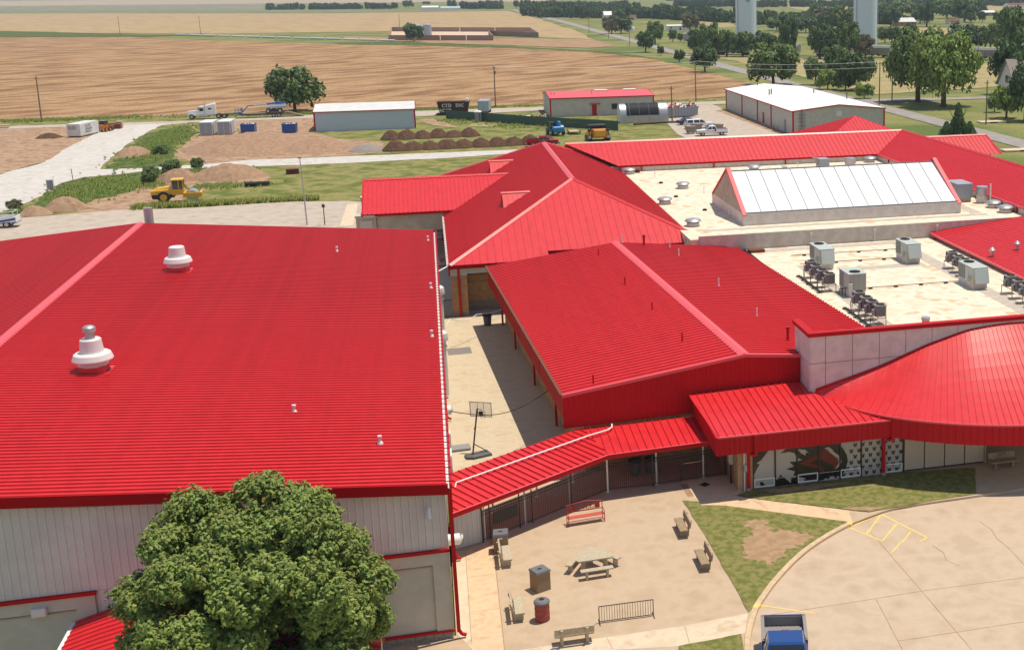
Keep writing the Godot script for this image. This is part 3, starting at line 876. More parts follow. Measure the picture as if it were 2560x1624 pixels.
func entrance() -> void:
	var g := T("entrance_building", "front entrance building with red canopy, mascot window mural and curved red roof", "building", V(28, 0, -66))
	# walls
	bar(g, "end_wall", V(15.45, -.2, -70.3), V(15.75, 3.6, -65.1), K.tan_brick)
	bar(g, "corner_wall", V(15.75, -.2, -65.35), V(16.3, 3.6, -65.0), K.tan_brick)
	bar(g, "wall_core", V(15.75, -.2, -69), V(30.6, 3.6, -65.4), K.block_grey)
	# mural panes
	var tex := mural_texture()
	var mm := StandardMaterial3D.new()
	mm.resource_name = "mural_print"
	mm.albedo_texture = tex
	mm.roughness = .25
	var x0 := 16.35
	var wd := 9.07 / 7.0
	for i in 7:
		var a := []
		a.resize(Mesh.ARRAY_MAX)
		var xa := x0 + i * wd + .04
		var xb := x0 + (i + 1) * wd - .04
		var vv := PackedVector3Array([V(xa, .02, -65.08), V(xa, 3.1, -65.08), V(xb, 3.1, -65.08), V(xa, .02, -65.08), V(xb, 3.1, -65.08), V(xb, .02, -65.08)])
		var uv := PackedVector2Array()
		for p in vv:
			uv.append(Vector2((p.x - x0) / 9.07, 1.0 - p.y / 3.1))
		a[Mesh.ARRAY_VERTEX] = vv
		a[Mesh.ARRAY_NORMAL] = PackedVector3Array([Vector3.BACK, Vector3.BACK, Vector3.BACK, Vector3.BACK, Vector3.BACK, Vector3.BACK])
		a[Mesh.ARRAY_TEX_UV] = uv
		var m := ArrayMesh.new()
		m.add_surface_from_arrays(Mesh.PRIMITIVE_TRIANGLES, a)
		var b0 := Bd.new()
		b0.box(V(xa, .02, -65.2), V(xb, 3.1, -65.086))
		var pane := W(b0, "window_pane", K.dark_glass, g)
		MI(m, "printed_film", mm, pane, pane.global_transform.affine_inverse())
		if i in [0, 2, 4, 6]:
			var f := Bd.new()
			f.box(V(xa, .08, -65.08), V(xb, .14, -65.04)); f.box(V(xa, .52, -65.08), V(xb, .58, -65.04))
			f.box(V(xa, .14, -65.08), V(xa + .06, .52, -65.04)); f.box(V(xb - .06, .14, -65.08), V(xb, .52, -65.04))
			W(f, "vent_frame", K.white, pane)
		else:
			bar(pane, "transom", V(xa, .5, -65.08), V(xb, .54, -65.05), K.galv)
	for i in 8:
		bar(g, "mullion", V(x0 + i * wd - .038, -.1, -65.2), V(x0 + i * wd + .038, 3.3, -65.02), K.iron)
	# exposed aggregate wall panels
	bar(g, "panel_backing", V(25.46, -.2, -65.3), V(30.62, 3.4, -65.12), K.dark)
	for i in 4:
		bar(g, "stone_panel", V(25.5 + i * 1.28, .12, -65.12), V(25.5 + i * 1.28 + 1.2, 3.2, -65.0), K.stone_panel)
	bar(g, "doorway_glass", V(30.7, 0, -68.1), V(45, 3.0, -68.0), K.dark_glass)
	bar(g, "side_return", V(30.6, -.2, -68), V(30.68, 3.4, -65.0), K.stone_panel)
	# red canopy over the windows
	var pl := func(x: float, z: float) -> Vector3: return V(x, 3.7 + (-64.1 - z) * .0794, z)
	roof(g, "canopy_panel", [pl.call(14.1, -64.1), pl.call(24.4, -64.1), pl.call(22.7, -65.7), pl.call(21.0, -69.1), pl.call(20.9, -70.75), pl.call(13.75, -70.2)], V(0, -.0794, 1), .45, .07, K.red, .05)
	bar(g, "canopy_gutter", V(14.1, 3.62, -64.1), V(25.2, 3.70, -63.98), K.red_cap)
	siding(g, "fascia_panel", Vector2(14.1, -64.02), Vector2(25.3, -64.02), 2.62, 3.62, 3.62, K.red_trim, .96, .32, .03)
	var lf := Bd.new()
	lf.ext([Vector2(-70.2, 4.17), Vector2(-64.02, 3.68), Vector2(-64.02, 2.62), Vector2(-70.2, 3.0)], "x", 13.98, 14.1)
	W(lf, "fascia_panel", K.red_trim, g)
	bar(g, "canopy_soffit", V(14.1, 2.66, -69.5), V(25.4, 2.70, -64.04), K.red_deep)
	for x in [16.04, 24.15]:
		var b := Bd.new()
		b.box(V(x - .09, .16, -65.0), V(x + .09, 2.66, -64.84))
		b.box(V(x + .1, 2.5, -63.98), V(x + .26, 3.66, -63.84))
		b.box(V(x - .06, 2.44, -64.9), V(x + .26, 2.58, -63.86))
		var p := W(b, "red_post", K.red_trim, g)
		bar(p, "post_foot", V(x - .1, 0, -65.02), V(x + .1, .17, -64.82), K.galv)
	# meter box and conduits on the end wall corner
	var b1 := Bd.new()
	b1.cbox(V(15.78, 1.15, -65.0), V(16.0 - .02, 1.6, -64.86), .02)
	W(b1, "meter_box", K.grey_blue, g)
	b1 = Bd.new()
	b1.tube([V(15.82, 0, -64.95), V(15.82, 1.2, -64.95)], .035)
	b1.tube([V(15.8, 1.55, -64.95), V(15.8, 2.6, -64.95)], .04)
	b1.tube([V(15.92, 1.55, -64.95), V(15.92, 2.6, -64.95)], .03)
	W(b1, "conduit", K.white, g)
	b1 = Bd.new()
	b1.cbox(V(15.2, 1.25, -66.5), V(15.44, 1.95, -65.95), .03)
	var mb := W(b1, "wall_box", K.stucco_pale, g)
	bar(mb, "box_pipe", V(15.28, 0, -66.3), V(15.36, 1.25, -66.22), K.iron)
	# tall parapet wall of precast panels
	bar(g, "panel_core", V(20.99, 3.9, -69.3), V(46, 7.5, -69.04), K.block_grey)
	bar(g, "panel_core", V(20.96, 3.9, -70.9), V(21.2, 7.5, -69.3), K.dark)
	var xs := [20.96]
	for i in 18:
		xs.append(21.9 + i * 1.71)
	for i in 15:
		for r in 2:
			bar(g, "wall_panel", V(xs[i] + (.02 if i else 0.0), 3.9 if r == 0 else 5.86, -69.06), V(xs[i + 1] - .02, 5.82 if r == 0 else 7.5, -69.0), K.precast)
	bar(g, "wall_panel", V(20.9, 3.9, -70.9), V(20.95, 5.82, -69.02), K.precast)
	bar(g, "wall_panel", V(20.9, 5.86, -70.9), V(20.95, 7.5, -69.02), K.precast)
	bar(g, "coping", V(20.82, 7.5, -69.4), V(46, 7.74, -68.92), K.red_trim)
	bar(g, "coping", V(20.82, 7.5, -72.4), V(21.3, 7.742, -69.4), K.red_trim)
	bar(g, "return_wall", V(20.96, 4.3, -72.3), V(21.2, 7.5, -70.9), K.precast)
	# curved roof: every panel runs from the wall down to the rounded eave
	var top := [V(20.95, 4.12, -68.97), V(25.4, 5.3, -68.97), V(26.2, 5.6, -68.97), V(27.5, 6.06, -68.97), V(28.3, 6.36, -68.97), V(29.2, 6.6, -68.97), V(30.9, 7.06, -68.97), V(31.5, 7.15, -68.97), V(33.3, 7.3, -68.97), V(35, 7.3, -68.97), V(37, 7.15, -68.97), V(40, 6.5, -68.97), V(44, 5.2, -68.97)]
	var eave := [V(20.97, 3.9, -69.0), V(21.7, 3.9, -67.6), V(22.77, 3.9, -65.6), V(23.8, 3.9, -64.35), V(25.07, 3.9, -63.24), V(26.4, 3.9, -62.35), V(27.9, 3.9, -61.56), V(29.3, 3.9, -61.0), V(30.8, 3.9, -60.55), V(32.5, 3.9, -60.2), V(34.5, 3.9, -60.0), V(37, 3.9, -60.1), V(40, 3.9, -60.8), V(43, 3.9, -62.2), V(46, 3.9, -65)]
	for rep in 3:      # round off both guide lines
		for cv in [top, eave]:
			var c2 := [cv[0]]
			for i in cv.size() - 1:
				c2.append((cv[i] as Vector3).lerp(cv[i + 1], .25))
				c2.append((cv[i] as Vector3).lerp(cv[i + 1], .75))
			c2.append(cv[-1])
			cv.assign(c2)
	var tp := []
	var ev := []
	for i in range(-16, 25):
		var xt := 29.77 + i * .29
		var xe := 26.92 + i * .375
		if i < -8:      # towards the corner both lines close up
			var f := (i + 16) / 8.0
			xt = lerpf(21.3, 29.77 - 8 * .29, f)
			xe = lerpf(21.0, 26.92 - 8 * .375, f)
		var q := poly_at(top, xt)
		var r := poly_at(eave, xe)
		tp.append(V(xt, q.x, q.y))
		ev.append(V(xe, r.x, r.y))
	for i in tp.size() - 1:
		var b := Bd.new()
		var n := 8
		for j in n:
			var f0 := float(j) / n
			var f1 := float(j + 1) / n
			var sag := func(f: float) -> Vector3: return V(0, -.32 * sin(f * PI), 0)
			var a0: Vector3 = tp[i].lerp(ev[i], f0) + sag.call(f0)
			var a1: Vector3 = tp[i].lerp(ev[i], f1) + sag.call(f1)
			var c0: Vector3 = tp[i + 1].lerp(ev[i + 1], f0) + sag.call(f0)
			var c1: Vector3 = tp[i + 1].lerp(ev[i + 1], f1) + sag.call(f1)
			b.face(a0, c0, c1, a1, V(0, 1, .3))
			b.face(a0 - V(0, .05, 0), c0 - V(0, .05, 0), c1 - V(0, .05, 0), a1 - V(0, .05, 0), Vector3.DOWN)
			var sd := (c0 - a0).normalized() * .03
			b.loft([[a0 - sd * .5, a0 + sd * .5, a0 + sd * .4 + V(0, .05, 0), a0 - sd * .4 + V(0, .05, 0)], [a1 - sd * .5, a1 + sd * .5, a1 + sd * .4 + V(0, .05, 0), a1 - sd * .4 + V(0, .05, 0)]], true)
		W(b, "curved_panel", K.red, g)
		var d: Vector3 = ev[i + 1] - ev[i]
		if d.length() > .05:
			siding(g, "skirt_panel", Vector2(ev[i].x, ev[i].z), Vector2(ev[i + 1].x, ev[i + 1].z), 2.66, 3.86, 3.86, K.red_trim, 2.0, .38, .035)
	var b2 := Bd.new()
	for i in tp.size() - 1:
		var o := V(.02, 0, .05)
		b2.loft([[ev[i] + V(0, -.08, 0), ev[i] + V(0, .02, 0), ev[i] + o + V(0, .02, .06), ev[i] + o + V(0, -.08, .06)], [ev[i + 1] + V(0, -.08, 0), ev[i + 1] + V(0, .02, 0), ev[i + 1] + o + V(0, .02, .06), ev[i + 1] + o + V(0, -.08, .06)]])
	W(b2, "eave_gutter", K.red_cap, g)
	b2 = Bd.new()
	for i in tp.size() - 1:
		b2.loft([[tp[i] + V(0, -.1, .06), tp[i] + V(0, .08, .06), tp[i] + V(0, .08, .0), tp[i] + V(0, -.1, .0)], [tp[i + 1] + V(0, -.1, .06), tp[i + 1] + V(0, .08, .06), tp[i + 1] + V(0, .08, .0), tp[i + 1] + V(0, -.1, .0)]])
	W(b2, "wall_flashing", K.red_trim, g)
	b2 = Bd.new()
	for i in tp.size() - 1:
		b2.face(V(ev[i].x, 2.68, ev[i].z), V(ev[i + 1].x, 2.68, ev[i + 1].z), V(ev[i + 1].x, 2.68, -68), V(ev[i].x, 2.68, -68), Vector3.DOWN)
		b2.face(V(ev[i].x, 2.72, ev[i].z), V(ev[i + 1].x, 2.72, ev[i + 1].z), V(ev[i + 1].x, 2.72, -68), V(ev[i].x, 2.72, -68), Vector3.UP)
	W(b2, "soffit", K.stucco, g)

# the printed window film: an eagle head at the left, rows of W to the right
func mural_texture() -> ImageTexture:
	var im := Image.create(1100, 376, false, Image.FORMAT_RGB8)
	var pale := Color(.66, .65, .63)
	var dk := Color(.13, .12, .11)
	var mar := Color(.42, .11, .11)
	im.fill(pale)
	# drawn in the frame of a sheet 1985 wide whose foot rises to the right
	var map := func(p: Vector2) -> Vector2:
		var u := (p.x - 225.0) / 1985.0
		var foot := 745.0 - (p.x - 225.0) * .1033
		return Vector2(u * 1100.0, 376.0 * (1.0 - (foot - p.y) / 228.0 / 3.1))
	var fill := func(pts: Array, c: Color) -> void:
		var q := PackedVector2Array()
		for p in pts:
			q.append(map.call(p))
		fill_poly(im, q, c)
	fill.call([Vector2(225, 60), Vector2(560, 60), Vector2(470, 170), Vector2(420, 228), Vector2(330, 350), Vector2(268, 396), Vector2(312, 402), Vector2(275, 470), Vector2(230, 560), Vector2(225, 560)], dk)
	fill.call([Vector2(575, 258), Vector2(640, 205), Vector2(700, 150), Vector2(800, 120), Vector2(960, 150), Vector2(1090, 110), Vector2(1200, 90), Vector2(1330, 120), Vector2(1400, 200), Vector2(1450, 290), Vector2(1466, 370), Vector2(1442, 470), Vector2(1410, 540), Vector2(1380, 580), Vector2(1210, 590), Vector2(1130, 640), Vector2(1010, 640), Vector2(960, 640), Vector2(880, 600), Vector2(740, 575), Vector2(770, 510), Vector2(650, 476), Vector2(752, 440), Vector2(695, 376), Vector2(800, 372), Vector2(862, 350), Vector2(800, 325), Vector2(762, 258), Vector2(690, 240)], dk)
	fill.call([Vector2(800, 205), Vector2(900, 212), Vector2(952, 262), Vector2(912, 246), Vector2(908, 292), Vector2(850, 264)], pale)
	fill.call([Vector2(826, 402), Vector2(960, 330), Vector2(1100, 272), Vector2(1140, 212), Vector2(1180, 200), Vector2(1222, 250), Vector2(1300, 306), Vector2(1346, 372), Vector2(1332, 440), Vector2(1288, 492), Vector2(1270, 440), Vector2(1200, 402), Vector2(1090, 342), Vector2(960, 400), Vector2(1100, 440), Vector2(1152, 480), Vector2(1146, 545), Vector2(1090, 490)], mar)
	fill.call([Vector2(1150, 196), Vector2(1215, 178), Vector2(1262, 218), Vector2(1282, 250), Vector2(1362, 308), Vector2(1384, 390), Vector2(1352, 450), Vector2(1290, 494), Vector2(1342, 402), Vector2(1332, 342), Vector2(1222, 250), Vector2(1192, 214)], pale)
	fill.call([Vector2(545, 600), Vector2(577, 553), Vector2(640, 606), Vector2(720, 680), Vector2(520, 700)], dk)
	fill.call([Vector2(520, 620), Vector2(640, 610), Vector2(712, 672), Vector2(716, 600), Vector2(800, 590), Vector2(800, 690), Vector2(520, 712)], dk)
	fill.call([Vector2(310, 650), Vector2(345, 648), Vector2(390, 712), Vector2(318, 716)], dk)
	fill.call([Vector2(876, 622), Vector2(940, 616), Vector2(985, 640), Vector2(905, 652)], dk)
	var row := 0
	var y := .10
	while y < 2.9:
		for k in range(-1, 20):
			var x := .235 + k * .47 + (.235 if row % 2 else 0.0)
			if x > 5.05 + (.35 if y > .55 and y < 2.6 else -.75) + (0.35 if y > 1.0 and y < 2.2 else 0.0):
				letter_w(im, x / 9.07 * 1100.0, 376.0 * (1.0 - (y + .11) / 3.1), 31.0, 29.0, dk.lerp(mar, .12))
		y += .355
		row += 1
	return ImageTexture.create_from_image(im)

func letter_w(im: Image, x: float, y: float, w: float, h: float, c: Color) -> void:
	var s := func(a: Array) -> void:
		var q := PackedVector2Array()
		for p in a:
			q.append(Vector2(x + (p[0] - .5) * w, y + (p[1] - .5) * h))
		fill_poly(im, q, c)
	s.call([[0, 0], [.42, 0], [.42, .16], [0, .16]])
	s.call([[.58, 0], [1, 0], [1, .16], [.58, .16]])
	s.call([[.05, 0], [.32, 0], [.46, 1], [.20, 1]])
	s.call([[.24, 1], [.42, 1], [.58, .25], [.44, .2]])
	s.call([[.42, .25], [.56, .2], [.76, 1], [.58, 1]])
	s.call([[.54, 1], [.80, 1], [.95, 0], [.68, 0]])

func fill_poly(im: Image, q: PackedVector2Array, c: Color) -> void:
	var lo := 1e9; var hi := -1e9
	for p in q:
		lo = minf(lo, p.y); hi = maxf(hi, p.y)
	for y in range(maxi(0, int(lo)), mini(im.get_height(), int(hi) + 1)):
		var xs := []
		var yy := y + .5
		for i in q.size():
			var a := q[i]; var b := q[(i + 1) % q.size()]
			if (a.y <= yy) != (b.y <= yy):
				xs.append(a.x + (yy - a.y) / (b.y - a.y) * (b.x - a.x))
		xs.sort()
		for i in range(0, xs.size() - 1, 2):
			im.fill_rect(Rect2i(int(round(xs[i])), y, maxi(0, int(round(xs[i + 1])) - int(round(xs[i]))), 1), c)

func walkway() -> void:
	var g := T("covered_walkway", "low red covered walkway on white posts linking the gymnasium to the entrance", "walkway", V(6, 0, -66))
	var d1 := V(8.63, 0, -5.8).normalized()
	var back1 := d1.cross(Vector3.UP)      # towards the viewer side
	roof(g, "canopy_panel", [V(-.33, 2.62, -60.22), V(8.28, 2.62, -66.0), V(7.62, 2.80, -68.75), V(7.3, 2.88, -70.0), V(-.3, 2.86, -64.9)], back1 + V(0, -.06, 0), .46, .08, K.red, .06)
	roof(g, "canopy_panel", [V(8.28, 2.62, -66.0), V(14.1, 2.62, -66.45), V(14.1, 2.86, -70.2), V(7.3, 2.88, -70.0), V(7.62, 2.80, -68.75)], V(0, -.06, 1), .46, .08, K.red, .06)
	for q in [[V(-.33, 2.62, -60.22), V(8.28, 2.62, -66.0)], [V(8.28, 2.62, -66.0), V(14.1, 2.62, -66.45)]]:
		var b := Bd.new()
		var n: Vector3 = (q[1] - q[0]).normalized().cross(Vector3.UP) * .09
		b.loft([[q[0], q[0] + n, q[0] + n - V(0, .24, 0), q[0] - V(0, .24, 0)], [q[1], q[1] + n, q[1] + n - V(0, .24, 0), q[1] - V(0, .24, 0)]])
		W(b, "fascia", K.red_trim, g)
		b = Bd.new()
		n *= 1.15
		b.loft([[q[0] + V(0, .004, 0), q[0] + n + V(0, .004, 0), q[0] + n + V(0, .03, 0), q[0] + V(0, .03, 0)], [q[1] + V(0, .004, 0), q[1] + n + V(0, .004, 0), q[1] + n + V(0, .03, 0), q[1] + V(0, .03, 0)]])
		W(b, "gutter_lip", K.red_cap, g)
	for q in [[V(-.3, 2.86, -64.9), V(7.3, 2.88, -70.0)]]:
		var b := Bd.new()
		var n := V(-.05, 0, -.08)
		b.loft([[q[0], q[0] + n, q[0] + n - V(0, .24, 0), q[0] - V(0, .24, 0)], [q[1], q[1] + n, q[1] + n - V(0, .24, 0), q[1] - V(0, .24, 0)]])
		W(b, "fascia", K.red_trim, g)
	for q in [[3.51, -64.02], [6.06, -65.69], [8.33, -67.05], [11.19, -67.32], [14.0, -67.6], [1.9, -65.9], [4.4, -67.5], [6.6, -69.0]]:
		var b := Bd.new()
		b.cyl(V(q[0], 0, q[1]), V(q[0], 2.56, q[1]), .055, .055, 10)
		b.cyl(V(q[0], 0, q[1]), V(q[0], .02, q[1]), .11, .11, 10)
		W(b, "post", K.white, g)
	var b3 := Bd.new()
	b3.tube([V(-.05, 2.6, -63.2), V(.05, 2.93, -63.5), V(4.07, 2.95, -66.15), V(7.56, 2.98, -68.4), V(8.7, 3.0, -68.95), V(9.0, 3.02, -69.3), V(9.05, 3.04, -69.75)], .045, 8)
	W(b3, "conduit", K.white, g)
	# iron picket fence under the canopy
	var f := T("iron_fence", "black iron picket fence with gate under the covered walkway", "fence", V(6, 0, -66))
	var pts := [V(1.21, 0, -62.25), V(1.6, 0, -62.55), V(3.19, 0, -63.58), V(3.87, 0, -63.98), V(6.12, 0, -65.62), V(8.37, 0, -67.1), V(10.94, 0, -67.12), V(12.61, 0, -67.3), V(15.3, 0, -67.55)]
	for p in pts:
		bar(f, "fence_post", p + V(-.035, 0, -.035), p + V(.035, 1.9, .035), K.iron)
	for i in pts.size() - 1:
		var a: Vector3 = pts[i]
		var c: Vector3 = pts[i + 1]
		var d := c - a
		for y in [.15, 1.5, 1.66]:
			var b := Bd.new()
			b.cyl(a + V(0, y, 0), c + V(0, y, 0), .02, .02, 4)
			W(b, "rail", K.iron, f)
		var n := int(d.length() / .115)
		var b := Bd.new()
		for j in range(1, n):
			var p := a + d * (float(j) / n)
			b.box(p + V(-.009, .06, -.009), p + V(.009, 1.78, .009))
		stuff(W(b, "pickets", K.iron, f))
	var gp := Bd.new()
	var ga: Vector3 = pts[1].lerp(pts[2], .12)
	var gb: Vector3 = pts[1].lerp(pts[2], .92)
	gp.loft([[ga + V(0, .75, 0), ga + V(0, 1.4, 0), ga + V(.02, 1.4, .03), ga + V(.02, .75, .03)], [gb + V(0, .75, 0), gb + V(0, 1.4, 0), gb + V(.02, 1.4, .03), gb + V(.02, .75, .03)]])
	W(gp, "gate_panel", K.iron, f)
	# white sheet fence next to the gymnasium
	var w := T("sheet_fence", "short white steel sheet fence between gymnasium corner and iron fence", "fence", V(.4, 0, -62))
	siding(w, "sheet", Vector2(-.3, -61.7), Vector2(1.2, -62.3), 0.03, 1.95, 1.95, K.white_steel, .75, .25, .02)
	for q in [[1.32, -62.38], [-.28, -61.72]]:
		bar(w, "fence_post", V(q[0] - .04, 0, q[1] - .04), V(q[0] + .04, 1.95, q[1] + .04), K.white)

func rooftop_unit(label: String, at: Vector3, sx: float, sz: float, h: float, hood: bool, grp: String) -> Node3D:
	var u := T("rooftop_unit", label, "air conditioner", at, 0.0, grp)
	var b := Bd.new()
	b.box(V(-sx / 2 + .04, 0, -sz / 2 + .06), V(sx / 2 - .04, .42, sz / 2 - .06))
	M(b, "curb", K.precast, u)
	b = Bd.new()
	b.cbox(V(-sx / 2, .42, -sz / 2), V(sx / 2, .42 + h, sz / 2), .025)
	M(b, "cabinet", K.hvac, u)
	b = Bd.new()
	b.box(V(-sx / 2 - .04, .42 + h, -sz / 2 - .04), V(sx / 2 + .04, .46 + h, sz / 2 + .04))
	M(b, "top_cover", K.hvac, u)
	for q in [[-.28 if hood else .2]]:
		var zc: float = sz * q[0]
		b = Bd.new()
		b.lathe(V(0, .46 + h, zc), [Vector2(.44, 0), Vector2(.43, .05), Vector2(.37, .05), Vector2(.36, .012), Vector2(0, .012)], 18)
		var fo := M(b, "fan", K.dark, u)
		b = Bd.new()
		for k in 3:
			b.lathe(V(0, .49 + h, zc), [Vector2(.12 + .1 * k, 0), Vector2(.12 + .1 * k, .012), Vector2(.135 + .1 * k, .012)], 14)
		for k in 4:
			var a := k * PI / 4
			b.cyl(V(cos(a) * .4, .5 + h, zc + sin(a) * .4), V(-cos(a) * .4, .5 + h, zc - sin(a) * .4), .008, .008, 4)
		M(b, "fan_guard", K.iron, fo)
	# side louvres
	b = Bd.new()
	b.box(V(-sx / 2 - .012, .55, -sz / 2 + .08), V(-sx / 2 + .01, .42 + h - .08, -sz / 2 + sz * .45))
	var coil := M(b, "coil", K.coil, u)
	b = Bd.new()
	for k in 12:
		var z := -sz / 2 + .08 + k * sz * .37 / 11.0
		b.box(V(-sx / 2 - .028, .55, z), V(-sx / 2 - .01, .42 + h - .08, z + .015))
	M(b, "coil_guard", K.hvac, coil)
	for k in 2:
		b = Bd.new()
		var z := -sz / 2 + sz * (.5 + k * .23)
		b.cbox(V(-sx / 2 - .016, .5, z), V(-sx / 2 + .01, .42 + h - .06, z + sz * .2), .008)
		M(b, "access_panel", K.hvac, u)
	if hood:
		b = Bd.new()
		b.ext([Vector2(sz / 2, .42 + h - .05), Vector2(sz / 2 + .12, .42 + h - .06), Vector2(sz / 2 + .42, .55), Vector2(sz / 2 + .36, .5), Vector2(sz / 2, .9)], "x", -sx / 2 + .06, sx / 2 - .06)
		M(b, "rain_hood", K.hvac, u)
		b = Bd.new()
		b.ext([Vector2(.35 * sz, .62), Vector2(.35 * sz, 1.02), Vector2(.14 * sz, .62)], "x", -sx / 2 - .3, -sx / 2)
		M(b, "side_hood", K.hvac, u)
		b = Bd.new()
		b.cbox(V(-sx / 2 - .05, .5, sz / 2 - .16), V(-sx / 2, .95, sz / 2 - .06), .01)
		M(b, "label_plate", K.yellow_line, u)
	else:
		b = Bd.new()
		for k in 14:
			var x := -sx / 2 + .06 + k * (sx - .12) / 13.0
			b.box(V(x, .5, sz / 2), V(x + .03, .42 + h - .05, sz / 2 + .02))
		M(b, "front_coil", K.coil, u)
		b = Bd.new()
		b.cbox(V(-sx / 2 - .02, .5, sz / 2), V(-sx / 2 + .28, 1.1, sz / 2 + .12), .02)
		M(b, "service_box", K.precast, u)
		b = Bd.new()
		b.tube([V(-sx / 2 - .3, .1, .5), V(-sx / 2 - .3, .6, .5), V(-sx / 2, .6, .5)], .04)
		b.tube([V(-sx / 2 - .45, .1, .2), V(-sx / 2 - .45, .5, .2), V(-sx / 2 - .05, .5, .2)], .03)
		b.tube([V(-sx / 2 - .2, .1, .9), V(-sx / 2 - .2, .7, .9), V(-sx / 2 - .05, .7, .9)], .03)
		M(b, "piping", K.iron, u)
	return u

func condenser(label: String, at: Vector3, grp: String) -> Node3D:
	var u := T("condenser", label, "air conditioner", at, 0.0, grp)
	var b := Bd.new()
	var r := []
	for q in [[0.0, .0], [.72, 0.0], [.78, .03]]:
		var s: float = .40 - q[1]
		var k := .12
		r.append([V(-s + k, q[0], -s), V(s - k, q[0], -s), V(s, q[0], -s + k), V(s, q[0], s - k), V(s - k, q[0], s), V(-s + k, q[0], s), V(-s, q[0], s - k), V(-s, q[0], -s + k)])
	b.loft(r)
	M(b, "case", K.hvac_dark, u)
	b = Bd.new()
	for q in [[.72, .415, .77], [-.01, .41, .04]]:
		var s: float = q[1]
		b.loft([[V(-s + .12, q[0], -s), V(s - .12, q[0], -s), V(s, q[0], -s + .12), V(s, q[0], s - .12), V(s - .12, q[0], s), V(-s + .12, q[0], s), V(-s, q[0], s - .12), V(-s, q[0], -s + .12)], [V(-s + .12, q[2], -s), V(s - .12, q[2], -s), V(s, q[2], -s + .12), V(s, q[2], s - .12), V(s - .12, q[2], s), V(-s + .12, q[2], s), V(-s, q[2], s - .12), V(-s, q[2], -s + .12)]])
	M(b, "rim", K.grey, u)
	b = Bd.new()
	for k in 9:
		b.box(V(-.3 + k * .07, .08, .40), V(-.285 + k * .07, .7, .41))
		b.box(V(-.41, .08, -.3 + k * .07), V(-.40, .7, -.285 + k * .07))
	M(b, "fins", K.grey_dark, u)
	b = Bd.new()
	b.lathe(V(0.05, .77, 0), [Vector2(.31, 0), Vector2(.30, .05), Vector2(.27, .05), Vector2(.26, .02), Vector2(0, .02)], 16)
	M(b, "fan", K.dark, u)
	b = Bd.new()
	b.cbox(V(-.62, .05, .05), V(-.46, .5, .3), .02)
	M(b, "disconnect_box", K.grey, u)
	b = Bd.new()
	b.cbox(V(-.42, .5, .12), V(-.405, .62, .26), .005)
	M(b, "rating_plate", K.white, u)
	return u

